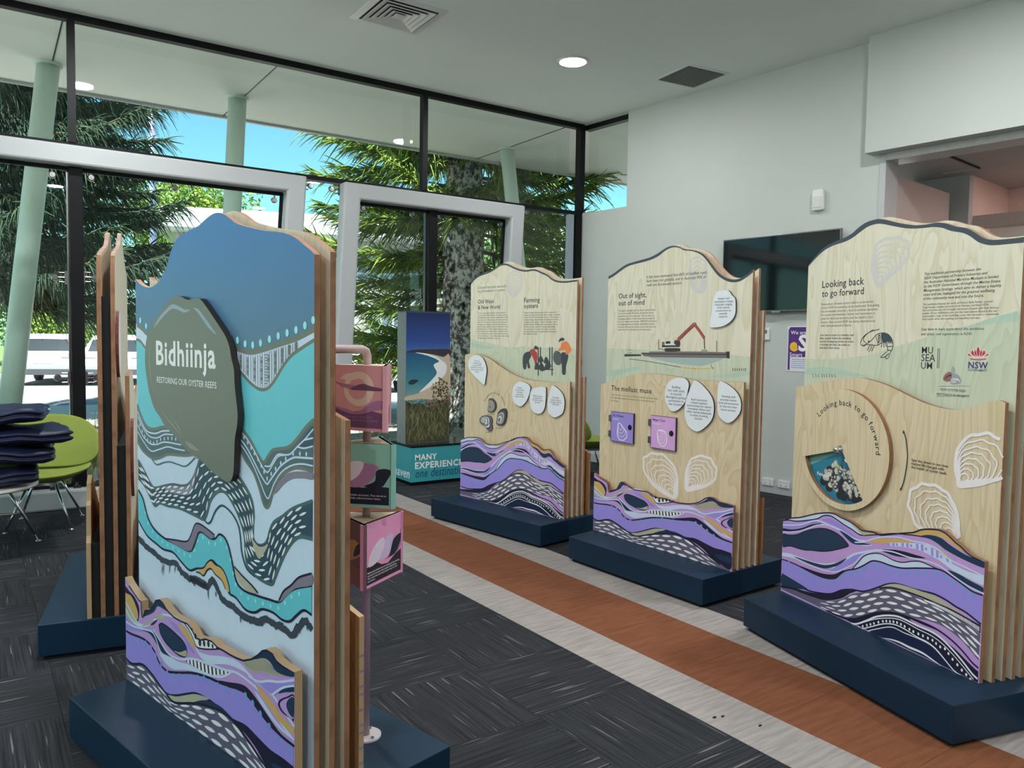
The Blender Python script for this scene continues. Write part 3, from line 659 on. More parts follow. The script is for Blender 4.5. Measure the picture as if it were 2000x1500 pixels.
    # purple band
    pt = f([(310, 1258), (350, 1270), (420, 1300), (520, 1352), (610, 1388), (680, 1392), (720, 1362), (760, 1337), (830, 1324), (880, 1302), (940, 1270), (1000, 1277), (1070, 1302), (1150, 1320), (1250, 1320), (1380, 1324), (1440, 1342), (1500, 1382), (1570, 1432), (1640, 1482)])+g([(1412, 527)])
    pb = g([(282, 405), (330, 440), (380, 475), (430, 500), (500, 515), (560, 518), (620, 497), (680, 495), (740, 505), (800, 490), (860, 468), (910, 460), (960, 470), (1020, 490), (1080, 505), (1140, 520), (1200, 550), (1260, 590), (1320, 625), (1402, 690)])
    P(cr(pt)+cr(pb)[::-1], PURP, False); S(pt, .007, INDIGO); S(pb, .008, INDIGO)
    for c in g([(320, 345), (385, 395), (415, 415), (455, 428), (495, 445), (540, 455), (580, 455), (610, 430), (640, 408), (675, 402), (713, 397), (745, 380), (785, 367), (825, 360), (880, 385), (930, 400), (985, 398), (1040, 395), (1090, 397), (1145, 402), (1200, 427), (1250, 462), (1305, 497), (1355, 527)]): ops.append(('d', c, .011, paint('art_blue_dot', 116, 154, 206)))
    P(g([(281, 408), (320, 425), (370, 455), (425, 492), (370, 490), (320, 480), (279, 470)]), NAVY)
    P(g([(278, 470), (340, 482), (400, 500), (470, 515), (550, 520), (620, 498), (700, 500), (660, 518), (620, 542), (560, 554), (500, 550), (440, 532), (380, 510), (278, 482)]), INDIGO)
    lt = g([(278, 484), (340, 494), (400, 517), (480, 547), (560, 557), (620, 547), (680, 518), (740, 510), (800, 497), (870, 484), (930, 490), (990, 510), (1050, 537), (1120, 572), (1200, 612), (1280, 662), (1340, 702), (1398, 747)])
    lb = g([(277, 490), (400, 548), (470, 582), (530, 612), (590, 640), (640, 655), (690, 652), (740, 645), (790, 630), (840, 620), (900, 622), (960, 635), (1030, 655), (1100, 668), (1170, 692), (1230, 727), (1290, 777), (1340, 832), (1388, 892)])
    P(cr(lt)+cr(lb)[::-1], GREYP, False)
    ops.append(('L', cr(lt), cr(lb), 4, 15))
    P(g([(830, 488), (870, 468), (920, 462), (980, 475), (1060, 502), (1130, 525), (1200, 570), (1260, 605), (1300, 628), (1230, 608), (1160, 578), (1080, 543), (1010, 517), (940, 494), (880, 484)]), GREIGE)
    S(g([(830, 488), (880, 482), (940, 492), (1010, 515), (1080, 541), (1160, 576), (1230, 606), (1320, 655), (1400, 700)]), .007, INDIGO)
    hu = resample(g([(1070, 545), (1130, 562), (1200, 592), (1270, 627), (1330, 660), (1400, 702)]), 40); hl = resample(g([(1090, 562), (1150, 592), (1220, 628), (1280, 663), (1340, 698), (1398, 742)]), 40)
    P([tuple(p) for p in hu]+[tuple(p) for p in hl[::-1]], INDIGO, False)
    for i in range(1, 39): S([tuple(hu[i]*.85+hl[i]*.15), tuple(hu[i]*.15+hl[i]*.85)], .004, WINK)
    dt = g([(530, 612), (590, 640), (640, 657), (700, 657), (760, 640), (820, 624), (880, 622), (940, 632), (1000, 652), (1080, 682), (1160, 722), (1240, 782), (1300, 842), (1350, 902), (1388, 937)])
    P(cr(dt)+g([(1385, 1018), (900, 786)]), INDIGO, False)
    P(g([(1000, 660), (1070, 690), (1140, 718), (1200, 748), (1260, 790), (1320, 858), (1386, 922), (1386, 955), (1320, 893), (1260, 832), (1190, 777), (1130, 737), (1060, 707)]), LILAC)
    S(dt, .008, INDIGO)
    P(g([(770, 742), (850, 712), (910, 712), (970, 742), (1060, 778), (1130, 818), (1190, 882), (1240, 942), (1270, 960), (900, 785)]), paint('art_dark_navy', 24, 32, 66))
    S(g([(640, 680), (700, 688), (760, 668), (810, 648), (870, 640), (930, 645), (980, 665), (1050, 700), (1120, 730), (1180, 770), (1240, 830), (1300, 900), (1350, 965), (1383, 998)]), .008, WINK)
    S(g([(675, 695), (730, 682), (800, 662), (870, 655), (930, 660), (980, 680), (1050, 718), (1120, 752), (1180, 795), (1240, 855), (1300, 925), (1360, 1000)]), .004, WINK)
    S(g([(710, 722), (790, 702), (850, 688), (910, 690), (970, 715), (1040, 760), (1100, 790), (1150, 830), (1200, 890), (1250, 950), (1290, 978)]), .005, WINK)
    S(g([(745, 733), (820, 715), (900, 706), (970, 738), (1060, 775), (1130, 815), (1190, 880), (1240, 940), (1262, 958)]), .004, WINK)
    S(g([(820, 765), (880, 772), (940, 790), (1000, 820), (1070, 850), (1130, 890), (1180, 925), (1215, 950)]), .010, WINK, True); S(g([(945, 825), (968, 832), (990, 845)]), .005, WINK, True)
    for c in g([(715, 708), (737, 701), (760, 695), (780, 690), (800, 685), (825, 678), (850, 673), (870, 672), (890, 674), (910, 676), (930, 680), (952, 690), (973, 702), (1000, 718), (1022, 731), (1050, 744), (1076, 755), (1104, 768), (1130, 780), (1150, 798), (1173, 817), (1200, 828), (1220, 855), (1243, 887), (1270, 918), (1295, 948), (1320, 973), (1343, 1000)]): ops.append(('d', c, .0065, WINK))
    return ops
def art_A(DM, d):
    c = lambda pts: DM.zp('C', pts, d)
    ops = []
    P = lambda pts, m, sm=True: ops.append(('p', pts, m, sm)); S = lambda pts, w, m, t=False: ops.append(('s', pts, w, m, t))
    P(c([(417, 150), (440, 180), (480, 225), (505, 290), (505, 350), (495, 380), (480, 330), (460, 260), (440, 210), (418, 190)]), INDIGO)
    P(c([(420, 200), (448, 208), (472, 245), (495, 310), (498, 360), (480, 372), (455, 335), (432, 285), (419, 250)]), OCHRE)
    P(c([(420, 270), (445, 310), (470, 355), (500, 400), (470, 400), (440, 370), (420, 340)]), GREIGE)
    S(c([(419, 255), (445, 300), (475, 355), (505, 395), (540, 405)]), .008, PALE)
    P(c([(420, 345), (450, 385), (490, 410), (540, 430), (590, 440), (540, 445), (480, 440), (420, 420)]), PURP)
    S(c([(420, 300), (448, 350), (480, 390), (520, 408), (570, 400), (620, 357), (660, 337), (720, 345), (770, 372), (820, 422), (850, 480), (880, 560), (920, 600), (1000, 612), (1080, 622), (1140, 642), (1200, 702), (1260, 762), (1310, 800), (1370, 852), (1440, 950), (1515, 1062)]), .009, PALE)
    P(c([(533, 345), (545, 303), (580, 300), (600, 270), (615, 238), (640, 234), (660, 252), (700, 318), (655, 292), (625, 280), (605, 315), (570, 335)]), NAVY)
    P(c([(600, 352), (640, 332), (682, 350), (640, 366)]), GREIGE); P(c([(520, 410), (560, 385), (610, 370), (580, 398), (550, 405)]), GREIGE); P(c([(580, 400), (615, 370), (625, 375), (600, 400)]), NAVY)
    P(c([(700, 370), (750, 400), (800, 450), (840, 530), (870, 590), (830, 560), (790, 500), (740, 430)]), PURP)
    P(c([(755, 398), (800, 415), (840, 468), (878, 555), (845, 532), (800, 470)]), OCHRE)
    P(c([(527, 435), (575, 438), (610, 452), (640, 500), (670, 555), (715, 605), (680, 600), (640, 560), (600, 490), (570, 455)]), NAVY)
    P(c([(612, 395), (630, 380), (665, 378), (710, 405), (760, 450), (805, 500), (825, 560), (818, 605), (770, 612), (710, 590), (660, 540), (630, 470)]), LILAC)
    P(c([(635, 402), (655, 392), (700, 420), (750, 465), (790, 505), (814, 550), (802, 575), (760, 578), (715, 555), (675, 510), (645, 455)]), NAVY)
    S(c([(635, 402), (655, 392), (700, 420), (750, 465), (790, 505), (814, 550), (816, 590), (800, 608), (760, 595), (715, 555), (675, 510), (645, 455), (635, 402)]), .006, INDIGO)
    P(c([(735, 572), (770, 580), (812, 568), (812, 604), (780, 600)]), GREIGE)
    P(c([(800, 390), (830, 392), (870, 440), (890, 488), (960, 490), (1035, 558), (980, 560), (920, 557), (880, 542), (858, 490), (830, 432)]), WINK)
    S(c([(800, 390), (830, 432), (858, 490), (880, 542), (920, 557), (980, 560), (1035, 558)]), .005, INDIGO)
    for x, y, rx in ((830, 407, .004), (850, 432, .006), (873, 475, .010), (902, 517, .013), (930, 522, .011), (958, 526, .011), (985, 540, .008), (1012, 550, .006)): ops.append(('d', c([(x, y)])[0], rx*1.0, INK))
    P(c([(890, 578), (960, 598), (1060, 608), (1150, 640), (1225, 722), (1160, 690), (1080, 660), (980, 655), (920, 625)]), PALE)
    P(c([(640, 585), (700, 605), (760, 640), (830, 660), (920, 700), (1000, 722), (1080, 712), (1010, 735), (920, 720), (820, 695), (730, 690), (680, 650)]), PALE)
    up = resample(c([(810, 632), (860, 628), (940, 658), (1010, 686), (1105, 712)]), 25); lo = resample(c([(812, 640), (860, 668), (920, 702), (985, 728), (1105, 718)]), 25)
    P([tuple(p) for p in up]+[tuple(p) for p in lo[::-1]], WINK, False)
    for i in range(0, 24, 2): P([tuple(up[i]), tuple(up[i+1]*.8+up[i]*.2), tuple(lo[i+1]*.8+lo[i]*.2), tuple(lo[i])], INK, False)
    S(c([(600, 430), (640, 500), (700, 590), (780, 625), (860, 622), (960, 655), (1060, 692), (1140, 712), (1210, 760), (1290, 830), (1360, 920), (1430, 1040), (1513, 1150)]), .008, PALE)
    S(c([(422, 380), (470, 410), (540, 430), (600, 455), (640, 560), (690, 640), (760, 668), (850, 690), (950, 725), (1040, 740), (1100, 715)]), .007, PALE)
    P(c([(1265, 793), (1310, 828), (1370, 898), (1430, 988), (1515, 1078), (1513, 1112), (1430, 1042), (1370, 962), (1310, 872)]), OCHRE)
    P(c([(1260, 830), (1320, 905), (1380, 1000), (1440, 1075), (1513, 1140), (1513, 1150), (1440, 1095), (1370, 1015), (1300, 915)]), PALE)
    pt = c([(422, 440), (460, 462), (520, 485), (570, 520), (610, 580), (640, 650), (690, 702), (760, 712), (850, 714), (940, 737), (1020, 772), (1100, 802), (1170, 822), (1230, 882), (1290, 952), (1350, 1042), (1420, 1112), (1514, 1190)])
    pb = c([(422, 618), (460, 655), (530, 660), (590, 722), (640, 792), (690, 852), (750, 862), (820, 852), (880, 850), (970, 897), (1050, 962), (1120, 1022), (1200, 1062), (1280, 1142), (1360, 1222), (1440, 1277), (1512, 1335)])
    P(cr(pt)+cr(pb)[::-1], PURP, False); S(pt, .009, INDIGO); S(pb, .010, INDIGO)
    P(c([(1020, 765), (1100, 775), (1180, 790), (1230, 830), (1290, 910), (1350, 1000), (1430, 1110), (1514, 1180), (1513, 1195), (1440, 1142), (1360, 1062), (1280, 962), (1210, 862), (1130, 817)]), INDIGO)
    for p in c([(480, 500), (515, 512), (550, 520), (585, 545), (615, 600), (650, 655), (690, 710), (730, 735), (770, 735), (810, 738), (850, 740), (890, 745), (930, 750), (970, 775), (1020, 795), (1075, 820), (1140, 845), (1200, 860), (1247, 910), (1297, 980), (1355, 1060), (1415, 1140), (1480, 1200)]): ops.append(('d', p, .011, paint('art_blue_dot', 116, 154, 206)))
    P(c([(1180, 632), (1230, 628), (1290, 622), (1320, 614), (1350, 640), (1385, 695), (1465, 732), (1380, 727), (1310, 706), (1260, 712), (1215, 682)]), GREIGE)
    hu = resample(c([(1190, 636), (1250, 626), (1320, 616), (1370, 672), (1450, 722)]), 22); hl = resample(c([(1210, 672), (1255, 705), (1310, 702), (1380, 724), (1460, 730)]), 22)
    for i in range(22): S([tuple(hu[i]), tuple(hl[i])], .002, INK)
    P(c([(1180, 630), (1240, 618), (1280, 593), (1310, 564), (1340, 561), (1375, 584), (1400, 630), (1440, 664), (1520, 710), (1518, 738), (1460, 730), (1400, 702), (1360, 642), (1320, 617), (1270, 622), (1220, 634)]), NAVY)
    P(c([(1240, 740), (1320, 770), (1400, 765), (1518, 765), (1518, 800), (1440, 812), (1390, 855), (1340, 830)]), PURP)
    S(c([(1220, 735), (1290, 770), (1350, 765), (1420, 772), (1518, 760)]), .007, PALE); S(c([(1370, 860), (1410, 830), (1450, 808), (1518, 798)]), .007, PALE)
    P(c([(1415, 846), (1450, 816), (1518, 806), (1518, 835), (1460, 838)]), NAVY)
    P(c([(1517, 862), (1470, 868), (1425, 888), (1412, 920), (1440, 972), (1500, 1015), (1514, 1022)]), INDIGO); P(c([(1516, 872), (1480, 876), (1440, 893), (1425, 920), (1450, 968), (1513, 1012)]), LILAC)
    P(c([(1516, 880), (1485, 880), (1466, 918), (1482, 972), (1514, 1000)]), NAVY)
    lt = c([(424, 622), (460, 662), (530, 667), (590, 732), (640, 797), (690, 857), (740, 907), (860, 912), (960, 932), (1050, 965), (1130, 1035), (1200, 1125), (1280, 1245), (1340, 1333), (1420, 1440), (1500, 1530)])
    lb = c([(425, 752), (600, 888), (800, 1040), (1000, 1190), (1180, 1324), (1340, 1445), (1505, 1568)])
    P(cr(lt)+cr(lb)[::-1], GREYP, False); ops.append(('L', cr(lt), cr(lb), 4, 13))
    P(c([(690, 857), (750, 867), (820, 857), (880, 852), (965, 882), (900, 893), (860, 910), (790, 912), (740, 907)]), GREIGE)
    P(c([(860, 910), (920, 892), (990, 907), (1050, 942), (1125, 1022), (1060, 978), (980, 934)]), NAVY)
    S(c([(690, 857), (740, 907), (860, 912), (960, 932), (1050, 968), (1130, 1038), (1200, 1128), (1280, 1248), (1340, 1335), (1420, 1442)]), .009, INDIGO)
    P(c([(1140, 1045), (1210, 1062), (1290, 1152), (1370, 1237), (1440, 1282), (1512, 1340), (1508, 1530), (1420, 1435), (1340, 1328), (1270, 1205), (1200, 1110)]), INDIGO)
    P(c([(1370, 1300), (1440, 1330), (1510, 1385), (1508, 1450), (1450, 1410), (1400, 1360)]), NAVY)
    return ops
def draw(pr, ops, mp):
    for op in ops:
        if op[0] == 'p': pr.poly([mp(p) for p in (cr(op[1], True, 4) if op[3] else op[1])], op[2])
        elif op[0] == 's': pr.stroke([mp(p) for p in op[1]], op[2], op[3], taper=op[4])
        elif op[0] == 'd': pr.dot(mp(op[1]), op[2]*.8, op[2], op[3])
        elif op[0] == 'L':
            nr, nc = op[3], op[4]; a = resample([mp(p) for p in op[1]], nc*4+1); b = resample([mp(p) for p in op[2]], nc*4+1); pr.n += 1
            for r in range(nr):
                t = (r+.5)/nr
                for k in range(nc):
                    i = min(len(a)-2, 2+4*k+(2 if r % 2 else 0))
                    p = a[i]*(1-t)+b[i]*t; q = a[i+1]*(1-t)+b[i+1]*t; w = np.linalg.norm(a[i]-b[i])/nr
                    if w < .010: continue
                    ang = math.atan2(q[1]-p[1], q[0]-p[0]); pr.leaf(p, np.linalg.norm(a[min(i+4, len(a)-1)]-a[i])*.80 if i+4 < len(a) else .06, min(.0165, w*.46), ang, WINK)
def oyster(pr, outer, hinge, m, fs=(1, .86, .72, .6, .48, .37, .26, .16), w=.0095):
    o = cr(outer, True, 3); h = np.array(hinge)
    for i, fct in enumerate(fs):
        pts = [tuple(h+(np.array(p)-h)*fct*(1+.02*math.sin(9*j/len(o)*6.28+i))) for j, p in enumerate(o)]; pr.stroke(pts+[pts[0]], w*(1.5 if i == 0 else .75), m, smooth=False)
def plaque(D, pts, d, lines, zoom, p0, p1, ylast, name='shell_plaque'):
    q = cr(D.zp(zoom, pts, d-.014), True, 3); o = D.board(name, q, d-.014, PLAQUE, plain('plaque_edge', (.05, .05, .055), .6), th=.012)
    pr = Print(d-.014); a, b = D.zp(zoom, [p0, p1], d-.014); zl = D.zp(zoom, [(p0[0], ylast)], d-.014)[0][1]
    pr.para(lines, a, (b[0], a[1]), zl, INK, .005, center=True); pr.build('plaque_text', o); return o
def ext(pts, z=PZ):                                   # close a traced top contour down to the plinth
    return [(pts[0][0], z)]+list(pts)+[(pts[-1][0], z)]
def band(top, low):                                   # polygon between two contours
    return list(top)+list(low)[::-1]

# ---------------------------------------------------------------- display: wheel panel at the right
D5 = Disp((3.281, 2.629), (-.256, -.967), 'large right-hand plywood display with a round spinning wheel on it')
D5.plinth([(0, 0), (1.276, 0), (1.255, .74), (-.13, .74)])
da, dm, du, dr, ds, dq = .266, .319, .372, .425, .478, .531
to = cr(D5.zp('E', [(312, 385), (345, 345), (400, 280), (450, 240), (520, 205), (590, 175), (650, 140), (700, 95), (760, 55), (830, 33), (870, 30), (920, 38), (1000, 58), (1080, 72), (1150, 78), (1220, 72), (1280, 60), (1330, 58), (1390, 68), (1450, 88), (1530, 100), (1590, 130), (1660, 175), (1720, 190), (1800, 188), (1900, 178), (1977, 168)], du), k=3)
tin = cr(D5.zp('E', [(312, 397), (370, 332), (430, 277), (500, 237), (590, 207), (650, 177), (710, 132), (770, 90), (830, 70), (880, 68), (960, 84), (1050, 100), (1120, 105), (1200, 100), (1280, 92), (1350, 100), (1410, 122), (1500, 137), (1560, 164), (1620, 207), (1690, 230), (1760, 232), (1850, 224), (1977, 212)], du), k=3)
bu = D5.board('plywood_board', ext(to), du)
D5.board('plywood_board', ext([(u, z+.012) for u, z in to]), dr)
top5 = topfn(to); pr = Print(du, clipper(to[0][0], to[-1][0], top5)); e5 = lambda *p: D5.zp('E', list(p), du)
midt = cr(D5.zp('F', [(410, 58), (480, 45), (560, 28), (650, 10), (720, 0), (800, -5), (870, -5), (940, 10), (1010, 32), (1100, 70), (1200, 120), (1300, 165), (1400, 197), (1480, 212), (1540, 215), (1600, 210), (1660, 195), (1720, 172), (1780, 155), (1830, 152), (1870, 168)], dm), k=3)
lowz = 1.0
w = cr(e5((285, 1105), (400, 1112), (550, 1110), (700, 1090), (850, 1060), (1000, 1010), (1150, 965), (1300, 915), (1500, 870), (1700, 820), (1850, 770), (1945, 745)), k=3)
pr.poly(w+[(to[-1][0], lowz), (to[0][0], lowz)], WASH)
pr.poly(cr(e5((288, 1190), (400, 1172), (500, 1180), (600, 1202), (700, 1225), (780, 1245), (600, 1240), (450, 1228), (288, 1228)), True, 3), WASH2)
pr.poly(cr(e5((1230, 912), (1400, 880), (1560, 850), (1700, 800), (1850, 760), (1940, 742), (1938, 815), (1840, 822), (1700, 840), (1500, 878)), True, 3), WASH2)
pr.poly(band(to, tin), SLATE, test=False)
FAINT = paint('ink_faint_lilac', 214, 208, 206, 1.0)
oyster(pr, e5((800, 420), (815, 300), (850, 215), (910, 185), (980, 175), (1050, 190), (1085, 240), (1075, 320), (1020, 400), (930, 480), (860, 545), (835, 530)), e5((850, 530))[0], FAINT, w=.010)
def hl(pr, fn, items, m=INK, bold=.012, it=False):
    for t, a, b in items: p, q = fn(a, b); pr.text(t, p, (q[0], 0), m, bold, it)
hl(pr, e5, [('Looking back', (418, 562), (740, 545)), ('to go forward', (416, 632), (738, 617))], bold=.010)
def blk(pr, fn, lines, a, b, last, m=INKG, bold=0., it=False):
    p, q, r = fn(a, b, (a[0], last)); pr.para(lines, p, (q[0], 0), r[1], m, bold, it)
blk(pr, e5, ['Restoration of native oyster reefs in communities', 'across NSW is something to be celebrated. Rebuilding', 'lost ecosystems provides a host of positive outcomes', 'for coastal communities. Oyster reef restoration is', 'great for the local economy and the health of the', 'estuary. Sites around NSW are being restored now,', 'with more proposed in future.'], (412, 697), (858, 700), 862)
blk(pr, e5, ['Scan here to listen to a healthy reef.', 'Baby oysters follow the crackling', 'sounds of snapping shrimp to locate', 'a thriving reef they can settle on', 'and make their home.'], (402, 933), (664, 930), 1030, INK, .006)
blk(pr, e5, ['This exhibition partnership between the', 'NSW Department of Primary Industries and', 'the Australian National Maritime Museum is funded', 'by the NSW Government through the Marine Estate', 'Management Strategy, which aims to deliver a healthy', 'coast and sea, managed for the greatest wellbeing', 'of the community now and into the future.'], (1206, 465), (1806, 460), 655, INK, .002, True)
blk(pr, e5, ['This exhibition features the work of Frances Belle Parker, a proud', 'Yaegl woman, mother and artist from Maclean, northern NSW.', 'Her works lean into the strength and power of water and First Nations', 'people. As our exhibition artist, she has used colours found in the sea', "and created a 'map' of the Australian coast. Her linework is reminiscent", 'of an oyster while also outlining our coastlines and seas.'], (1194, 697), (1784, 690), 810, INKG, 0., True)
blk(pr, e5, ['Scan here to learn more about this exhibition', 'and oyster reef regeneration in NSW.'], (1183, 890), (1666, 887), 927, INK, .006)
hl(pr, e5, [('MU', (1186, 1066), (1272, 1064)), ('SEA', (1182, 1126), (1290, 1124)), ('UM', (1180, 1184), (1266, 1182))], bold=.005)
for k in range(2): pr.stroke(e5((1312+k*12, 1028), (1306+k*12, 1182)), .004, INKG, smooth=False)
RED = paint('ink_red', 186, 44, 60); NVY = paint('ink_navy', 34, 46, 110)
for dx, hgt, wd in ((-68, 38, 40), (68, 38, 40), (-42, 64, 44), (42, 64, 44), (0, 92, 46), (-22, 70, 30), (22, 70, 30)):
    b0 = (1622+dx*.35, 1100); tp = (1622+dx*1.08, 1105-hgt); mx_, my_ = (b0[0]+tp[0])/2+dx*.25, (b0[1]+tp[1])/2
    pr.poly(e5(b0, (mx_-wd*.32, my_), tp, (mx_+wd*.32, my_)), RED, True); pr.stroke(e5(b0, (mx_-wd*.34, my_), tp, (mx_+wd*.34, my_), b0), .0018, WINK)
pr.stroke(e5((1560, 1110), (1622, 1116), (1684, 1110)), .004, RED)
hl(pr, e5, [('NSW', (1545, 1180), (1696, 1172))], NVY, .02); hl(pr, e5, [('GOVERNMENT', (1542, 1202), (1690, 1196))], NVY, .006)
hl(pr, e5, [('NSW OYSTER REEF', (1330, 1352), (1526, 1346)), ('RESTORATION PROJECT', (1304, 1388), (1552, 1384))], INK, .006)
pr.stroke(e5((1320, 1320), (1560, 1318)), .0015, INKG, smooth=False); pr.stroke(e5((1300, 1398), (1556, 1394)), .0015, INKG, smooth=False)
S1, S2 = paint('logo_shell_brown', 150, 100, 92), paint('logo_shell_grey', 150, 152, 158)
pr.poly(e5((1352, 1270), (1365, 1230), (1400, 1208), (1425, 1225), (1425, 1265), (1390, 1285)), S1, True); pr.poly(e5((1410, 1300), (1412, 1250), (1440, 1222), (1475, 1240), (1492, 1290), (1455, 1306)), S2, True)
pr.poly(e5((1418, 1225), (1414, 1190), (1430, 1165), (1445, 1195), (1440, 1222)), paint('logo_shell_green', 150, 170, 150), True)
for k in range(4): pr.stroke(e5((1360+k*12, 1268-k*6), (1385+k*8, 1240-k*4), (1415, 1235+k*8)), .002, INK); pr.stroke(e5((1418+k*8, 1295), (1425+k*12, 1262), (1470+k*4, 1270+k*6)), .002, WINK)
# shrimp
sh = [[(755, 998), (800, 965), (835, 925), (880, 908), (920, 915), (950, 945), (965, 990), (960, 1030), (945, 1060)], [(755, 998), (800, 1000), (840, 1005), (880, 985), (915, 985), (920, 1010), (925, 1050)], [(755, 998), (725, 1005), (715, 980), (740, 935), (790, 900), (860, 880)], [(755, 998), (740, 1010), (720, 1000)], [(760, 990), (735, 960), (760, 920), (815, 882)],
      [(920, 1052), (880, 1085), (870, 1098), (900, 1095), (935, 1065)], [(935, 1065), (905, 1100), (925, 1105), (945, 1062)], [(790, 1000), (765, 1045)], [(805, 1005), (780, 1055)], [(820, 1008), (800, 1052)], [(835, 935), (850, 1000)], [(862, 915), (876, 985)], [(925, 985), (962, 985)], [(922, 1015), (962, 1012)], [(920, 1040), (950, 1045)], [(880, 990), (875, 1020)], [(895, 988), (895, 1022)], [(908, 988), (912, 1015)]]
for st in sh: pr.stroke(e5(*st), .0032, INK)
pr.poly(e5((876, 912), (920, 912), (950, 940), (958, 975), (918, 978), (882, 975)), SLATE, True); pr.dot(e5((778, 975))[0], .005, .005, INK)
for k in range(4): pr.dot(e5((856+k*0, 930+k*16))[0], .004, .005, INK)
for x in (342, 365, 385, 412, 430, 448, 470, 490, 512): pr.stroke(e5((x, 1222+random.random()*8), (x+8, 1236+random.random()*10), (x+3, 1250)), .004, INKG)
pr.build('printed_panel', bu)
# mid board with the wheel
bm_ = D5.board('plywood_board', ext(midt), dm, PLYM)
D5.board('plywood_board', ext([(u, z+.01) for u, z in midt]), ds)
f5 = lambda *p: D5.zp('F', list(p), dm)
c0 = f5((781, 497))[0]; lft, rgt = f5((462, 470))[0], f5((1100, 520))[0]; tpz, btz = f5((770, 82))[0][1], f5((800, 916))[0][1]
R5 = ((rgt[0]-lft[0])/2+(tpz-btz)/2)/2; cx5, cz5 = (lft[0]+rgt[0])/2, (tpz+btz)/2
pr = Print(dm, clipper(midt[0][0], midt[-1][0], topfn(midt)))
a0, a1 = math.radians(190), math.radians(312)
sea = [(cx5, cz5)]+[(cx5+.93*R5*math.cos(a0+(a1-a0)*t/24), cz5+.93*R5*math.sin(a0+(a1-a0)*t/24)) for t in range(25)]
pr.poly(sea, paint('reef_teal', 40, 118, 142)); pr.poly([(cx5, cz5), sea[1], sea[2], sea[4]], paint('reef_pale_green', 104, 158, 148)); pr.poly([(cx5, cz5), sea[25], sea[23], sea[17]], paint('reef_blue', 26, 92, 124))
rs = [paint('reef_grey%d' % k, *c) for k, c in enumerate(((188, 184, 170), (160, 156, 146), (120, 118, 114), (60, 62, 66), (36, 40, 46), (206, 200, 186)))]
for k in range(30): a = math.radians(random.uniform(225, 300)); r = R5*random.uniform(.42, .82); pr.dot((cx5+r*math.cos(a)+.01, cz5+r*math.sin(a)), .026, .022, rs[4])
for k in range(75):
    a = math.radians(random.uniform(222, 296)); r = R5*random.uniform(.35, .76); an = random.random()*3
    pr.dot((cx5+r*math.cos(a)+.01, cz5+r*math.sin(a)), .017, .012, random.choice(rs[:4]+rs[5:]), ang=an); pr.dot((cx5+r*math.cos(a)+.008, cz5+r*math.sin(a)+.002), .008, .005, rs[5], ang=an)
SG = paint('reef_weed', 190, 200, 70)
for x, y in ((700, 615), (810, 620), (880, 740), (900, 790)):
    for k in range(3): pr.stroke(f5((x, y), (x+random.uniform(-14, 14), y-12), (x+random.uniform(-18, 18), y-22)), .004, SG)
pr.poly(f5((735, 560), (770, 560), (805, 582), (812, 596), (785, 598), (760, 580)), WINK, True); pr.poly(f5((733, 540), (750, 562), (740, 572)), INK); pr.poly(f5((730, 572), (755, 566), (745, 576)), INK)
hl(pr, f5, [('Future', (560, 668), (628, 678))], WINK, .02)
pr.stroke(f5((1162, 362), (1178, 420), (1188, 500), (1188, 560), (1178, 640), (1162, 720), (1140, 778)), .005, INK)
pr.poly(f5((1158, 356), (1172, 380), (1156, 382)), INK); pr.poly(f5((1137, 782), (1138, 758), (1152, 766)), INK)
blk(pr, f5, ['Spin the wheel to see how', 'marine life changes with', 'the health of oyster reefs.'], (1217, 572), (1474, 600), 622, INK, .006)
OYW = paint('ink_oyster_white', 230, 221, 221)
oyster(pr, f5((1540, 700), (1522, 620), (1532, 520), (1572, 440), (1640, 395), (1720, 382), (1790, 395), (1860, 440), (1910, 520), (1900, 620), (1850, 685), (1780, 712), (1700, 735), (1600, 750), (1545, 745)), f5((1562, 712))[0], OYW)
oyster(pr, f5((1285, 1050), (1215, 935), (1197, 860), (1217, 782), (1270, 742), (1340, 736), (1410, 757), (1470, 802), (1510, 870), (1540, 950), (1545, 1040), (1530, 1110)), f5((1505, 1100))[0], OYW)
pr.build('printed_panel', bm_)
wh = MB(); yf, yb = dm-.026, dm-.006; nA = 96; rad = [0, .9, 1.0]
def wpt(r, k): a = 2*math.pi*k/nA; return (cx5+R5*r*math.cos(a), cz5+R5*r*math.sin(a))
def inw(k): a = math.degrees(2*math.pi*(k+.5)/nA); return 194 < a < 304
for k in range(nA):
    for ri in (0, 1):
        if ri == 0 and inw(k): continue
        p = [wpt(rad[ri], k), wpt(rad[ri], k+1), wpt(rad[ri+1], k+1), wpt(rad[ri+1], k)]
        if ri == 0: p = [p[0], p[2], p[3]]
        n = len(p); wh.add([(q[0], yf, q[1]) for q in p], [tuple(range(n))[::-1]], 0); wh.add([(q[0], yb, q[1]) for q in p], [tuple(range(n))], 2)
    p, q = wpt(1, k), wpt(1, k+1); wh.add([(p[0], yf, p[1]), (q[0], yf, q[1]), (q[0], yb, q[1]), (p[0], yb, p[1])], [(0, 1, 2, 3)], 1)
    if inw(k):
        p, q = wpt(.9, k), wpt(.9, k+1); wh.add([(p[0], yf, p[1]), (q[0], yf, q[1]), (q[0], yb, q[1]), (p[0], yb, p[1])], [(3, 2, 1, 0)], 1)
        for kk, o_ in ((k, not inw(k-1)), (k+1, not inw(k+1))):
            if o_: p, q = wpt(0, kk), wpt(.9, kk); wh.add([(p[0], yf, p[1]), (q[0], yf, q[1]), (q[0], yb, q[1]), (p[0], yb, p[1])], [(0, 1, 2, 3)], 1)
wo_ = wh.build('spinning_wheel', [PLYM, EDGE, PLYB], D5.root, recalc=False)
pr = Print(yf); pr.arc_text('Looking back to go forward', (cx5, cz5), R5*.735, math.radians(139), math.radians(1), INK, .05, .008); pr.build('wheel_lettering', wo_)
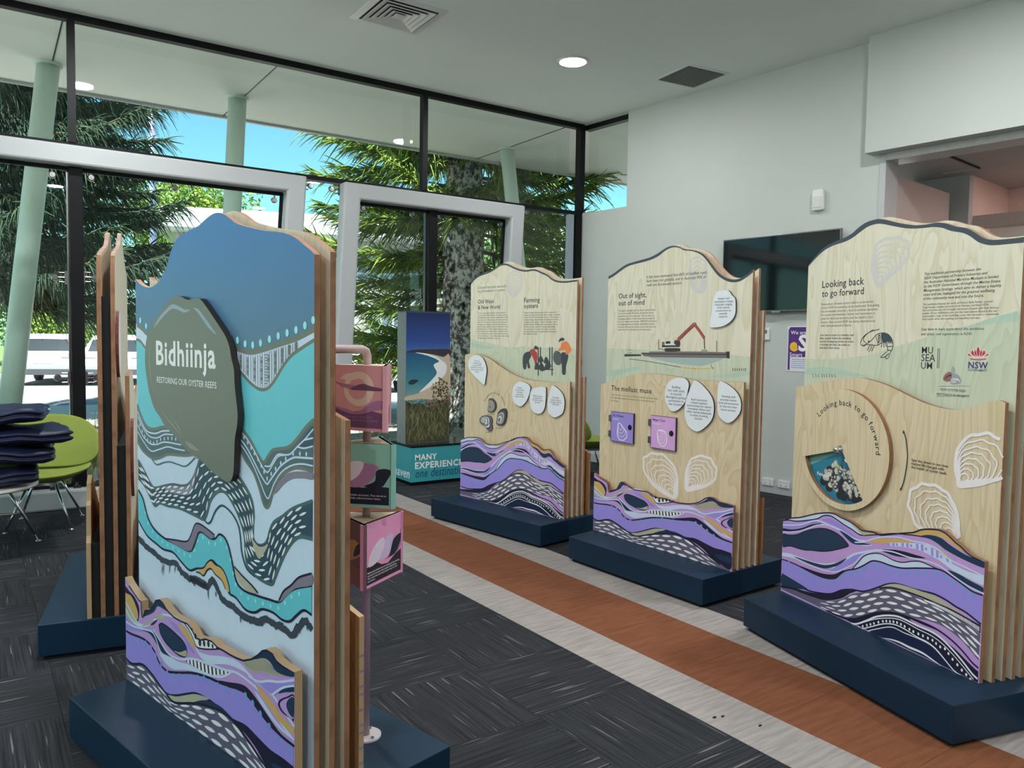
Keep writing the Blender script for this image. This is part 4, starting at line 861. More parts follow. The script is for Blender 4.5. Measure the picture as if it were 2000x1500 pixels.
MB().lathe([(.0, -.03), (.010, -.03), (.014, -.022), (.014, 0), (.022, .002), (.022, .008), (0, .008)], 16, (cx5-.01, yf-.006, cz5), axis='y').build('pivot_knob', CHROME, wo_, smooth=True)
# front artwork
tF = D5.zp('F', [(320, 985), (370, 968), (440, 962), (500, 948), (560, 935), (630, 930), (680, 938), (720, 960), (780, 988), (830, 1020), (870, 1052), (920, 1060), (960, 1068), (1000, 1085), (1060, 1080), (1150, 1072), (1230, 1066), (1280, 1048), (1330, 1043), (1400, 1048), (1440, 1063), (1480, 1093), (1520, 1133), (1560, 1165), (1600, 1205), (1650, 1240), (1728, 1275)], da)
tB = cr(tF, k=3); OPS_B = art_B(D5, da); UB0, UB1 = tB[0][0], tB[-1][0]
ab = D5.board('artwork_board', ext(tB), da, LILAC, EDGE); pr = Print(da, clipper(UB0, UB1, topfn(tB))); draw(pr, OPS_B, lambda p: p)
pr.stroke([(u, z-.003) for u, z in tB[1:-1]], .006, INDIGO, smooth=False); pr.build('wave_artwork', ab)
D5.board('artwork_board', ext([(UB0+UB1-u, z) for u, z in tB][::-1]), dq, PLYB, EDGE, LILAC)

# ---------------------------------------------------------------- main display, front left
DM = Disp((.226, 3.207), (.239, -.971), 'tall front-left display with a blue mountain panel and olive shell plaque')
DM.plinth([(0, 0), (1.265, 0), (1.265, .731), (0, .731)])
ma, mp_, mq, mr, ms = .206, .259, .312, .365, .418
tM = cr(DM.zp('A', [(243, 545), (265, 570), (300, 595), (340, 605), (380, 592), (420, 550), (450, 500), (475, 440), (490, 380), (510, 320), (540, 260), (580, 220), (640, 185), (700, 155), (740, 120), (780, 85), (820, 62), (860, 58), (900, 75), (940, 105), (980, 135), (1040, 155), (1120, 175), (1200, 190), (1300, 200), (1360, 215), (1420, 245), (1480, 295), (1530, 335), (1552, 362)], mp_), k=3)
def mat_grad():
    m, nt, b, out = new_mat('sky_print'); L = nt.links.new; tc = N(nt, 'ShaderNodeTexCoord'); sp = N(nt, 'ShaderNodeSeparateXYZ'); L(tc.outputs['Object'], sp.inputs[0])
    mr_ = N(nt, 'ShaderNodeMapRange'); mr_.inputs[1].default_value = 1.30; mr_.inputs[2].default_value = 1.85; L(sp.outputs[2], mr_.inputs[0])
    r = ramp(nt, [(0, tuple(.92*v for v in rgb(92, 122, 136))), (.35, tuple(.92*v for v in rgb(86, 126, 156))), (1, tuple(.92*v for v in rgb(76, 130, 188)))]); L(mr_.outputs[0], r.inputs[0]); L(r.outputs[0], b.inputs['Base Color']); b.inputs['Roughness'].default_value = .4; return m
bM = DM.board('artwork_board', ext(tM), mp_, SKYW, EDGE)
DM.board('plywood_board', ext([(u, z+.012) for u, z in tM]), mq)
A_ = lambda *p: DM.zp('A', list(p), mp_); B_ = lambda *p: DM.zp('B', list(p), mp_); C_ = lambda *p: DM.zp('C', list(p), mp_)
u0, u1 = tM[0][0], tM[-1][0]; pr = Print(mp_, clipper(u0, u1, topfn(tM)))
wt = cr(A_((243, 870), (290, 905), (330, 945), (420, 990), (600, 1010), (780, 1000), (915, 1010), (980, 1050), (1080, 1080), (1180, 1060), (1300, 1020), (1420, 980), (1553, 912)), k=4)
wb = cr(A_((246, 985), (280, 1000), (330, 1060), (450, 1120), (700, 1130), (900, 1120), (940, 1160), (1000, 1210), (1080, 1300), (1150, 1350), (1210, 1345), (1260, 1290), (1320, 1190), (1380, 1110), (1460, 1050), (1552, 990)), k=4)
pr.poly(list(tM)+wt[::-1], mat_grad(), test=False)
g1t = cr(B_((258, 150), (290, 250), (330, 315), (380, 330), (440, 315), (490, 312), (700, 280), (900, 260), (985, 300), (1040, 350), (1090, 420), (1130, 500), (1180, 575), (1215, 530), (1250, 485), (1300, 475), (1370, 460), (1430, 400), (1490, 320), (1550, 260)), k=4)
g1b = cr(B_((260, 425), (300, 490), (370, 545), (420, 540), (480, 515), (560, 520), (640, 520), (800, 480), (985, 470), (1050, 560), (1110, 650), (1150, 760), (1180, 870), (1205, 905), (1230, 870), (1250, 790), (1290, 700), (1350, 640), (1430, 612), (1546, 640)), k=4)
pr.poly(wb+g1t[::-1], TEAL, test=False)
pr.poly(wt+wb[::-1], PALE, test=False); pr.stroke(wt, .017, OLIVE, smooth=False); pr.stroke(wb, .011, OLIVE, smooth=False)
for k, x in enumerate(range(945, 1550, 17)):
    tw = topfn(wt); bw = topfn(wb); p = A_((x, 1100))[0][0]; z1, z0 = tw(p)-.01, bw(p)+.008
    if z1-z0 < .02: continue
    if k % 6 in (1, 4):
        for j in range(1, 8):
            zc_ = z0+(z1-z0)*j/8
            pr.dot((p, zc_), .003 if j % 2 else .0045, .004 if j % 2 else .008, OLIVE)
    pr.stroke([(p+.006, z0), (p+.006, z1)], .003, OLIVE, smooth=False)
    if k in (15, 34):
        for j in range(1, 12): pr.stroke([(p-.006, z0+(z1-z0)*j/12), (p+.006, z0+(z1-z0)*j/12)], .003, OLIVE, smooth=False)
for q in A_((280, 847), (322, 888), (895, 948), (938, 968), (992, 992), (1048, 1018), (1104, 1027), (1161, 1012), (1226, 984), (1291, 960), (1356, 938), (1421, 916), (1486, 884), (1546, 845)): pr.dot(q, .009, .0115, LTEAL, n=14)
pr.poly(g1t+g1b[::-1], SEAG, test=False)
pr.poly(cr(B_((1250, 800), (1290, 720), (1350, 660), (1430, 640), (1546, 652), (1545, 700), (1480, 690), (1400, 692), (1330, 732), (1280, 792)), True, 3), MAUVE)
pr.poly(cr(B_((1405, 480), (1440, 440), (1490, 370), (1549, 305), (1548, 450), (1470, 468)), True, 3), DTEAL)
pr.stroke(g1t, .011, OLIVE, smooth=False); pr.stroke(g1b, .010, OLIVE, smooth=False)
for st, wd in (([(260, 200), (290, 280), (330, 345), (390, 362), (440, 345), (495, 342)], .006), ([(262, 240), (300, 320), (345, 380), (400, 395), (460, 368), (520, 372)], .005), ([(262, 300), (300, 380), (350, 435), (400, 442), (460, 425), (580, 445)], .005), ([(262, 350), (310, 430), (360, 490), (420, 478), (480, 460), (540, 475), (606, 488)], .005),
               ([(985, 320), (1050, 385), (1110, 480), (1160, 580), (1200, 640), (1220, 640), (1250, 590), (1290, 530), (1340, 520), (1380, 512), (1430, 460), (1470, 420), (1490, 400), (1548, 330)], .005), ([(980, 370), (1050, 450), (1110, 560), (1160, 660), (1205, 730), (1225, 715), (1270, 650), (1320, 590), (1400, 540), (1470, 540), (1546, 545)], .006),
               ([(980, 400), (1050, 490), (1110, 600), (1160, 720), (1190, 800), (1215, 838), (1235, 800), (1260, 730), (1310, 650), (1380, 600), (1460, 585), (1546, 600)], .005), ([(1190, 600), (1230, 600), (1260, 550), (1290, 515), (1340, 518)], .005), ([(1430, 460), (1480, 470), (1546, 455)], .005), ([(1480, 410), (1546, 395)], .005)):
    pr.stroke(B_(*st), wd, PALE)
for q in B_((278, 300), (295, 345), (313, 383), (333, 410), (355, 425), (378, 433), (403, 420), (430, 405), (457, 402), (484, 397), (512, 398), (540, 403), (1012, 360), (1040, 390), (1068, 428), (1093, 468), (1117, 508), (1143, 550), (1167, 597), (1188, 643), (1210, 692), (1240, 658), (1272, 620), (1310, 580), (1347, 547), (1400, 510), (1450, 510), (1497, 513)): pr.dot(q, .0045, .007, PALE)
pr.stroke(B_((365, 552), (400, 590), (450, 575), (500, 570), (560, 590), (610, 602), (650, 572), (680, 540)), .005, SEAG)
g2t = cr(B_((264, 555), (310, 640), (350, 720), (385, 760), (460, 745), (520, 735), (580, 745), (630, 735), (670, 680), (700, 600), (720, 560), (820, 560), (900, 600), (960, 640), (1010, 690), (1060, 770), (1095, 850), (1110, 950), (1105, 1060), (1110, 1150), (1150, 1180), (1190, 1172), (1215, 1130), (1230, 1070), (1260, 1010), (1320, 970), (1400, 910), (1542, 855)), k=4)
g2b = cr(B_((266, 690), (310, 740), (350, 820), (385, 890), (420, 870), (480, 890), (560, 905), (640, 940), (700, 970), (745, 990), (770, 940), (790, 860), (830, 800), (870, 782), (910, 800), (950, 860), (990, 940), (1020, 1020), (1045, 1120), (1050, 1220), (1060, 1310), (1090, 1370), (1160, 1430), (1240, 1465), (1265, 1420), (1300, 1330), (1340, 1240), (1390, 1160), (1450, 1117), (1540, 1135)), k=4)
pr.poly(g2t+g2b[::-1], DTEAL, test=False); pr.stroke(g2t, .010, SEAG, smooth=False); pr.stroke(g2b, .011, SEAG, smooth=False)
pr.poly(cr(B_((450, 760), (520, 742), (600, 752), (650, 722), (690, 622), (672, 740), (640, 805), (600, 815), (540, 800)), True, 3), MAUVE)
for x in range(470, 680, 14):
    yb_ = 812-abs(x-600)*.10 if x < 640 else 812-(x-640)*2.2; pr.stroke(B_((x, yb_), (x, yb_-42)), .0025, PALE, smooth=False)
a = resample(g2t, 60); b = resample(g2b, 60); pr.n += 1
for i in range(1, 58):
    for r in range(5):
        t = (r+.5)/5
        if (i+r) % 2: continue
        p = a[i]*(1-t)+b[i]*t; q = a[i+1]*(1-t)+b[i+1]*t
        if np.linalg.norm(a[i]-b[i]) < .03: continue
        pr.leaf(p, .040, .0075, math.atan2(q[1]-p[1], q[0]-p[0])+.15, WINK)
pr.poly(cr(B_((1100, 1130), (1150, 1182), (1200, 1172), (1217, 1180), (1180, 1250), (1150, 1278), (1120, 1222)), True, 3), GREIGE); pr.stroke(B_((1105, 1130), (1150, 1182), (1200, 1172), (1225, 1120)), .006, DTEAL)
pr.stroke(B_((745, 990), (775, 1020), (800, 1000), (830, 930), (870, 890), (910, 905), (960, 960), (1000, 1040), (1015, 1140), (1025, 1240), (1060, 1350), (1120, 1410)), .007, DTEAL)
# lower teal stream
t3 = cr(B_((266, 775), (300, 840), (320, 920), (345, 1000), (390, 1070), (460, 1130), (540, 1172), (620, 1217), (660, 1217), (690, 1150), (710, 1092), (740, 1087), (790, 1127), (830, 1132), (860, 1100), (900, 1127), (930, 1200), (950, 1290), (968, 1380))+C_((1125, 60), (1150, 135), (1200, 182), (1280, 212), (1360, 237), (1420, 252), (1460, 217), (1520, 167), (1632, 145)), k=4)
b3 = cr(B_((268, 1000), (300, 1060), (340, 1120), (400, 1170), (450, 1210), (520, 1232), (580, 1300), (640, 1362), (690, 1352), (750, 1345), (800, 1290), (850, 1332), (900, 1390))+C_((1050, 60), (1080, 140), (1095, 195), (1140, 225), (1200, 300), (1260, 320), (1310, 298), (1380, 320), (1440, 367), (1490, 377), (1530, 342), (1580, 305), (1631, 335)), k=4)
pr.poly(t3+b3[::-1], TEAL, test=False); pr.stroke(t3, .008, INDIGO, smooth=False); pr.stroke(b3, .008, INDIGO, smooth=False)
q = resample(t3, 64)
for i in range(4, 62):
    if i % 2 == 0: pr.dot((q[i][0], q[i][1]-.018), .0045, .007, LTEAL)
pr.poly(cr(B_((700, 1350), (745, 1345), (770, 1310), (800, 1292), (830, 1322), (870, 1342), (900, 1392), (925, 1470), (930, 1520), (905, 1500), (880, 1440), (830, 1392), (800, 1352), (770, 1362), (745, 1402), (715, 1380)), True, 3), OCHRE)
pr.stroke(B_((700, 1350), (745, 1345), (770, 1310), (800, 1290), (830, 1320), (870, 1340), (905, 1392), (930, 1470), (940, 1530)), .006, INDIGO)
pr.stroke(B_((690, 1375), (715, 1382), (745, 1402), (770, 1362), (800, 1352), (830, 1392), (880, 1440), (905, 1500)), .005, INDIGO)
pr.poly(cr(B_((470, 1132), (540, 1142), (620, 1152), (650, 1112), (680, 1032), (710, 1022), (760, 1052), (822, 1102), (800, 1132), (740, 1085), (705, 1085), (675, 1160), (652, 1220), (600, 1212), (530, 1172)), True, 3), MAUVE)
pr.stroke(B_((470, 1132), (540, 1142), (620, 1152), (650, 1112), (680, 1032), (710, 1022), (760, 1052), (822, 1102)), .006, INDIGO)
pr.poly(cr(C_((1420, 242), (1450, 182), (1500, 142), (1550, 92), (1632, 66), (1632, 142), (1530, 162), (1470, 217), (1430, 250)), True, 3), MAUVE); pr.stroke(C_((1420, 242), (1450, 182), (1500, 142), (1550, 92), (1632, 66)), .007, INDIGO)
pr.poly(cr(C_((1128, 20), (1180, 80), (1240, 140), (1282, 192), (1220, 182), (1160, 122)), True, 3), GREIGE); pr.stroke(C_((1128, 20), (1180, 80), (1240, 140), (1282, 192)), .006, INDIGO)
fr = cr(B_((270, 1130), (310, 1175), (340, 1205), (400, 1250), (450, 1290), (540, 1312), (580, 1372), (640, 1422), (700, 1432), (770, 1480))+C_((840, 100), (900, 122), (950, 150), (985, 108), (1020, 170), (1050, 232), (1110, 272), (1170, 332), (1230, 362), (1290, 382), (1340, 362), (1400, 402), (1450, 422), (1505, 472), (1540, 420), (1590, 377), (1628, 420)), k=4)
for rep in range(3): pr.stroke([(u+random.uniform(-.003, .003), z+random.uniform(-.006, .006)) for u, z in fr], .016 if rep else .020, SLATE, smooth=False)
for (x, y, L) in ((445, 1310, 80), (455, 1300, 110), (500, 1310, 80), (540, 1320, 60), (560, 1330, 40), (680, 1440, 40)): pr.stroke(B_((x, y), (x-4, y+L*.5), (x-8, y+L)), .005, SLATE, taper=True)
for (x, y, L) in ((870, 110, 40), (960, 150, 90), (1010, 180, 40), (1170, 330, 60), (1250, 370, 25), (1500, 450, 30), (1555, 420, 40), (1605, 400, 40)): pr.stroke(C_((x, y), (x-2, y+L*.5), (x+2, y+L)), .006, SLATE, taper=True)
pr.build('wave_artwork', bM)
# shell plaque
so = cr(DM.zp('A', [(500, 692), (540, 668), (580, 675), (620, 695), (660, 690), (700, 685), (730, 705), (790, 790), (850, 880), (900, 960), (930, 1040), (945, 1130), (962, 1200), (968, 1313)], mp_-.024)+DM.zp('B', [(978, 100), (990, 220), (985, 310), (970, 400), (965, 520), (960, 640), (945, 700), (915, 718), (880, 700), (800, 640), (720, 560), (620, 490), (540, 390), (460, 310), (420, 240), (380, 180), (345, 70)], mp_-.024)+DM.zp('A', [(335, 1330), (316, 1210), (312, 1100), (320, 1000), (340, 920), (390, 830), (440, 760), (478, 708)], mp_-.024), True, 3)
sp_ = DM.board('shell_plaque', so, mp_-.024, OLIVE, plain('plaque_edge_brown', (.03, .025, .02), .6), th=.020)
d_ = mp_-.024; pr = Print(d_); a_ = lambda *p: DM.zp('A', list(p), d_); b_ = lambda *p: DM.zp('B', list(p), d_); HI = paint('plaque_highlight', 142, 156, 168); HI2 = paint('plaque_line', 136, 140, 128)
pr.poly(cr(a_((385, 880), (420, 820), (470, 765), (510, 730), (550, 738), (600, 765), (645, 770), (600, 790), (550, 768), (510, 762), (470, 795), (425, 845), (380, 900)), True, 3), HI); pr.poly(cr(a_((668, 758), (700, 762), (740, 810), (790, 880), (835, 950), (790, 915), (740, 850), (700, 790)), True, 3), HI)
pr.stroke(a_((362, 950), (350, 1040), (345, 1150), (355, 1260), (378, 1400)), .006, HI2, taper=True); pr.stroke(b_((425, 180), (480, 260), (540, 330), (585, 385)), .006, HI2, taper=True); pr.stroke(b_((500, 230), (560, 320), (580, 370)), .005, HI2, taper=True); pr.poly(b_((610, 420), (650, 435), (700, 480), (705, 492), (650, 475), (620, 445)), HI2, True)
p, q = a_((395, 1166), (830, 1200)); pr.text('Bidhiinja', p, q, WINK, .022); p, q = a_((400, 1300), (836, 1348)); pr.text('RESTORING OUR OYSTER REEFS', p, q, WINK, .005)
pr.build('plaque_lettering', sp_)
# lower artwork board
tA = DM.zp('C', [(415, 90), (440, 140), (470, 185), (505, 235), (520, 246), (522, 300), (526, 345), (534, 346), (546, 303), (580, 300), (600, 270), (615, 238), (640, 234), (660, 252), (690, 302), (730, 343), (780, 373), (820, 388), (850, 428), (880, 482), (910, 494), (940, 488), (980, 503), (1020, 543), (1060, 565), (1100, 590), (1140, 610), (1185, 628), (1240, 618), (1280, 593), (1310, 564), (1340, 561), (1375, 584), (1400, 630), (1440, 664), (1480, 688), (1518, 710)], ma)
OPS_A = art_A(DM, ma); UA0, UA1 = tA[0][0], tA[-1][0]
aM = DM.board('artwork_board', ext(tA), ma, LILAC, EDGEL, th=.026); pr = Print(ma, clipper(UA0, UA1, topfn(tA))); draw(pr, OPS_A, lambda p: p)
pr.stroke([(u, z-.003) for u, z in tA[1:-1]], .006, INDIGO, smooth=False); pr.build('wave_artwork', aM)
# rear layers
zr = DM.depth_at(672, 822, u1)[1]; zs = DM.depth_at(696, 1195, u1)[1]
hump = [(u0+(u1-u0)*t/12, zr+.10*math.sin(math.pi*t/12)*(1 if t < 12 else 0)) for t in range(13)]
DM.board('plywood_board', ext(hump), mr)
rb = DM.board('artwork_board', ext([(u0+(u1-u0)*t/14, zs+.04+.05*math.sin(t*.9) if t < 14 else zs-.02) for t in range(15)]), ms, PLYB, EDGEL, LILAC)
for k in range(9):
    z = .2+.04*k+.008*(k % 3)
    if z < zs-.05: MB().box((u1-.0001, ms+.0005, z), (u1+.0006, ms+.0185, z+.008)).build('edge_mark', MAUVE, rb)
# sign post with three turning prisms behind the display
PP = onz(714, 1437, PZ); tocam = -PP.copy(); tocam[2] = 0; tocam /= np.linalg.norm(tocam); rgt_ = np.array([-tocam[1], tocam[0], 0])
ROSE = plain('post_pinkish_paint', rgb(190, 166, 166), .4, noise=.02)
def lc(p): d = np.array(p)-DM.o; return (float(d @ DM.u), float(d @ DM.n), float(p[2]))
pl = lc(PP)
def zpole(y, off=0.): return float(onplane(717, y, PP+tocam*off, tocam)[2])
ztop = zpole(682)
path = [(pl[0], pl[1], PZ+.006), (pl[0], pl[1], ztop-.02), (pl[0], pl[1]-.006, ztop-.006), (pl[0], pl[1]-.02, ztop), (pl[0], mq+TH+.0, ztop)]
post = MB().tube(path, .0135, 12).build('sign_post', ROSE, DM.root, smooth=True)
MB().lathe([(.0, 0), (.052, 0), (.052, .006), (.0, .006)], 28, (pl[0], pl[1], PZ)).build('base_flange', plain('flange_white', (.7, .66, .66), .4), post)
for k in range(3): MB().lathe([(.0, 0), (.005, 0), (.005, .004), (0, .004)], 8, (pl[0]+.038*math.cos(k*2.1), pl[1]+.038*math.sin(k*2.1), PZ+.006)).build('bolt', STEEL, post)
RP = .142
PWOOD = plain('prism_pale_wood', rgb(214, 196, 172), .55)
def prism(name, ang0, ytop, ybot, off, faces):
    zt_, zb_ = zpole(ytop, off), zpole(ybot, off); vs = []
    for k in range(3):
        a = math.radians(ang0+120*k); v = PP+RP*(math.cos(a)*tocam+math.sin(a)*rgt_); vs.append(np.array(lc((v[0], v[1], 0))[:2]))
    c = np.array(pl[:2])
    pts = [tuple(v) for v in vs]
    A = sum(pts[i][0]*pts[(i+1) % 3][1]-pts[(i+1) % 3][0]*pts[i][1] for i in range(3))
    o = MB().prism([tuple(c+(np.array(p)-c)*.93) for p in (pts if A > 0 else pts[::-1])], zb_, zt_).build(name, PWOOD, DM.root)
    for k in range(3):
        p, q = vs[k], vs[(k+1) % 3]                        # left -> right seen from outside depends on winding
        m = (p+q)/2; out = (m-c)/np.linalg.norm(m-c)
        # X axis so that -Y (rotated) points outwards
        X = np.array([-out[1], out[0]]); 
        L0, L1 = sorted([float((p-m) @ X), float((q-m) @ X)]); hw = (L1-L0)/2*.96
        f = MB().box((-hw, -.001, zb_), (hw, .011, zt_)).build('face_panel', [faces[k][0]], o); f.location = (m[0]-out[0]*.004, m[1]-out[1]*.004, 0); f.rotation_euler = (0, 0, math.atan2(X[1], X[0]))
        pr = Print(-.001); faces[k][1](pr, hw, zb_, zt_); pp = pr.build('face_print', None)
        if pp:
            # third level is the limit: the print joins the panel mesh
            me = f.data; nv = len(me.vertices); vv = [tuple(v.co) for v in me.vertices]+[tuple(v.co) for v in pp.data.vertices]; ff = [tuple(p.vertices) for p in me.polygons]+[tuple(nv+i for i in p.vertices) for p in pp.data.polygons]
            mi_ = [0]*len(me.polygons)+[1+p.material_index for p in pp.data.polygons]; nm = bpy.data.meshes.new('face_panel'); nm.from_pydata(vv, [], ff)
            for mm in [faces[k][0]]+pr.mats: nm.materials.append(mm)
            nm.polygons.foreach_set('material_index', mi_); f.data = nm; bpy.data.objects.remove(pp)
    return o
M1, M2, M3 = paint('sign_rose', 206, 150, 160, 1.3), paint('sign_sage', 130, 178, 164, 1.3), paint('sign_pink', 226, 150, 190, 1.2)
SP, SL, SD, SPK = paint('sign_plum', 110, 74, 110, 1.3), paint('sign_cream', 226, 204, 190, 1.2), paint('sign_dark', 22, 32, 50), paint('sign_mauve', 170, 120, 160, 1.2)
SBR = paint('sign_brown_black', 44, 34, 44); SPALE = paint('sign_pale_pink', 240, 214, 228); SLAV = paint('sign_lavender', 206, 184, 218)
def fz(hw, zb_, zt_): return lambda pts: [(-hw+2*hw*x, zb_+(zt_-zb_)*y) for x, y in pts]
def face1(pr, hw, a, b):
    f = fz(hw, a, b); pr.poly(f([(.04, .05), (.93, .05), (.93, .28), (.70, .33), (.45, .28), (.2, .36), (.04, .33)]), SP)
    pr.poly(cr(f([(.15, .36), (.35, .33), (.5, .28), (.62, .33), (.78, .45), (.94, .47), (.94, .35), (.80, .32), (.6, .26), (.4, .26)]), True, 3), SPK)
    pr.dot(f([(.56, .64)])[0], .058, .056, SL, n=24); pr.dot(f([(.54, .64)])[0], .036, .034, M1, n=24); pr.poly(cr(f([(.26, .78), (.34, .86), (.5, .88), (.62, .84), (.5, .78), (.4, .78)]), True, 3), SL)
    pr.poly(cr(f([(0.02, .80), (.1, .82), (.3, .66), (.6, .62), (.85, .64), (.6, .68), (.3, .72), (.1, .76)]), True, 3), SPK); pr.poly(cr(f([(.42, .63), (.6, .72), (.75, .69), (.92, .66), (.9, .62), (.6, .62)]), True, 3), SP)
    pr.text('Story', f([(.06, .90)])[0], None, SPALE, size=.014)
    pr.para(['Oysters help guard against floods and', 'storms. Shells also create living shorelines', 'for others.'], f([(.08, .20)])[0], f([(.86, .2)])[0], f([(0, .10)])[0][1], SPK)
def face2(pr, hw, a, b):
    f = fz(hw, a, b); pr.poly(cr(f([(.04, .05), (.92, .05), (.92, .33), (.72, .34), (.55, .31), (.3, .33), (.04, .30)]), False, 1), SD)
    pr.poly(cr(f([(.04, .46), (.15, .50), (.22, .68), (.2, .5), (.1, .42)]), True, 3), SD)
    pr.poly(cr(f([(.30, .36), (.45, .62), (.6, .70), (.78, .64), (.72, .5), (.6, .36), (.45, .31)]), True, 3), SPK); pr.poly(cr(f([(.10, .40), (.22, .60), (.40, .72), (.56, .70), (.5, .52), (.36, .40), (.2, .34)]), True, 3), SPALE)
    pr.poly(cr(f([(.56, .33), (.72, .42), (.74, .58), (.86, .62), (.95, .58), (.88, .42), (.80, .33)]), True, 3), SD)
    pr.para(['Oyster reefs are formidable structures. They can act as', 'natural sea walls that help redirect invasive waves.'], f([(.06, .18)])[0], f([(.88, .18)])[0], f([(0, .13)])[0][1], SPALE)
def face3(pr, hw, a, b):
    f = fz(hw, a, b); pr.poly(f([(.06, .05), (.94, .05), (.94, .40), (.8, .36), (.6, .26), (.45, .28), (.3, .36), (.06, .32)]), SBR)
    pr.poly(cr(f([(.12, .33), (.16, .50), (.30, .64), (.48, .70), (.52, .55), (.44, .42), (.3, .34)]), True, 3), SPALE); pr.poly(cr(f([(.4, .36), (.5, .55), (.55, .68), (.72, .70), (.70, .52), (.6, .38)]), True, 3), SLAV)
    pr.poly(cr(f([(.52, .33), (.64, .38), (.74, .60), (.92, .66), (.96, .62), (.88, .46), (.78, .36), (.6, .34)]), True, 3), SD); pr.stroke(f([(.84, .38), (.92, .5), (.94, .72)]), .003, SBR)
    for k in range(4): pr.stroke(f([(.18+k*.07, .38), (.24+k*.07, .5+k*.02), (.30+k*.06, .58+k*.03)]), .003, SLAV)
    pr.text('Earth', f([(.08, .88)])[0], None, SPALE, size=.016)
    pr.para(['Midden piles fertilise the surrounding soil by releasing', 'minerals and nutrients that benefit nearby plants.', 'This is why most old mound oyster sites is in rich', 'dark forests.'], f([(.10, .22)])[0], f([(.90, .22)])[0], f([(0, .09)])[0][1], WINK, .01)
def face4(pr, hw, a, b):
    f = fz(hw, a, b); pr.poly(f([(.0, .0), (1, 0), (1, .3), (.5, .33), (0, .3)]), paint('sign_brown', 140, 96, 70)); pr.poly(cr(f([(.5, .35), (.9, .5), (.95, .65), (.7, .72), (.5, .6)]), True, 3), OCHRE)
    pr.poly(cr(f([(.7, .45), (.9, .55), (.96, .7), (.85, .68), (.75, .6)]), True, 3), SD); pr.dot(f([(.4, .5)])[0], .03, .03, SPK)
def face0(pr, hw, a, b):
    f = fz(hw, a, b); pr.poly(f([(.05, .05), (.95, .05), (.95, .35), (.5, .3), (.05, .36)]), SP); pr.dot(f([(.5, .6)])[0], .04, .04, SL, n=20)
prism('turning_prism', 26, 715, 846, .128, [(M1, face0), (M1, face0), (M1, face1)])
prism('turning_prism', 40, 870, 996, .108, [(M2, face0), (M2, face0), (M2, face2)])
prism('turning_prism', -4, 1027, 1155, .140, [(M3, face3), (M3, face0), (paint('sign_dark_plum', 120, 84, 96), face4)])

# ---------------------------------------------------------------- middle display of the row
D4 = Disp((3.283, 4.118), (.042, -.999), 'middle plywood display of the row with two small hinged doors and a barge picture')
D4.plinth([(0, 0), (1.161, 0), (1.158, .75), (-.10, .75)])
da, dm, du, dr, ds, dq = .262, .318, .374, .430, .484, .538
H4 = [(320, 375), (370, 345), (430, 300), (490, 262), (560, 240), (640, 218), (700, 200), (760, 170), (820, 130), (870, 102), (920, 93), (960, 100), (1010, 122), (1080, 130), (1140, 145), (1190, 170), (1230, 210), (1270, 260), (1320, 325), (1370, 370), (1420, 395), (1480, 402), (1530, 390), (1590, 355), (1645, 312)]
I4 = [(322, 400), (380, 365), (440, 320), (500, 282), (570, 260), (650, 240), (720, 218), (780, 188), (830, 148), (880, 118), (930, 107), (980, 118), (1010, 135), (1080, 142), (1140, 160), (1185, 190), (1225, 235), (1270, 300), (1320, 362), (1370, 400), (1430, 425), (1490, 427), (1540, 412), (1600, 372), (1645, 336)]
to = cr(D4.zp('H', H4, du), k=3); tin = cr(D4.zp('H', I4, du), k=3); h4 = lambda *p: D4.zp('H', list(p), du)
bu = D4.board('plywood_board', ext(to), du); D4.board('plywood_board', ext([(u, z+.012) for u, z in to]), dr)
pr = Print(du, clipper(to[0][0], to[-1][0], topfn(to)))
w = cr(h4((310, 1030), (600, 1045), (900, 1050), (1200, 1075), (1450, 1095), (1618, 1110)), k=3); pr.poly(w+[(to[-1][0], 1.0), (to[0][0], 1.0)], WASH)
pr.poly(cr(h4((310, 1235), (450, 1222), (540, 1205), (620, 1210), (560, 1235), (450, 1262), (310, 1290)), True, 3), WASH2); pr.poly(cr(h4((1250, 1290), (1400, 1270), (1610, 1240), (1608, 1275), (1450, 1300)), True, 3), WASH2)
pr.poly(band(to, tin), SLATE, test=False)
oyster(pr, h4((1090, 480), (1070, 380), (1070, 260), (1110, 200), (1170, 210), (1215, 270), (1220, 380), (1210, 470), (1180, 520), (1120, 510)), h4((1140, 500))[0], FAINT, w=.009)
blk(pr, h4, ['It has been estimated that 85% of shellfish reefs', 'have been lost globally, and in Australia 99% of', 'reefs are functionally extinct.'], (670, 392), (1222, 352), 466, INK, .002, True)
hl(pr, h4, [('Out of sight,', (415, 577), (668, 570)), ('out of mind', (413, 642), (650, 636))], bold=.010)
blk(pr, h4, ['The plight of oyster reefs has been nearly invisible', 'for us in Australia who knew we lost the sound,', 'good business of thriving reefs. This has led to an', 'underappreciation of the critical role they play for', 'the environment and humans. NSW DPI and others', 'are engaging with community stakeholders across', 'the State to share the stories of our reefs and raise', 'awareness of the benefits of reef restoration.'], (412, 697), (763, 690), 869)
BG, BG2, RD, YL = paint('barge_grey', 112, 102, 100), paint('barge_dark', 52, 48, 50), paint('digger_red', 156, 74, 58), paint('digger_white', 214, 214, 204)
pr.poly(h4((690, 1118), (1395, 1118), (1300, 1160), (1180, 1195), (1000, 1180), (850, 1155)), paint('barge_reflection', 158, 176, 172))
pr.poly(h4((620, 1070), (690, 1072), (700, 1062), (1170, 1062), (1430, 1070), (1430, 1125), (1395, 1122), (720, 1115), (640, 1102)), BG); pr.stroke(h4((625, 1082), (1425, 1090)), .006, BG2, smooth=False)
pr.poly(h4((470, 1085), (620, 1088), (620, 1103), (465, 1108)), BG2); pr.poly(h4((1395, 1062), (1430, 1062), (1430, 1126), (1405, 1124)), BG2)
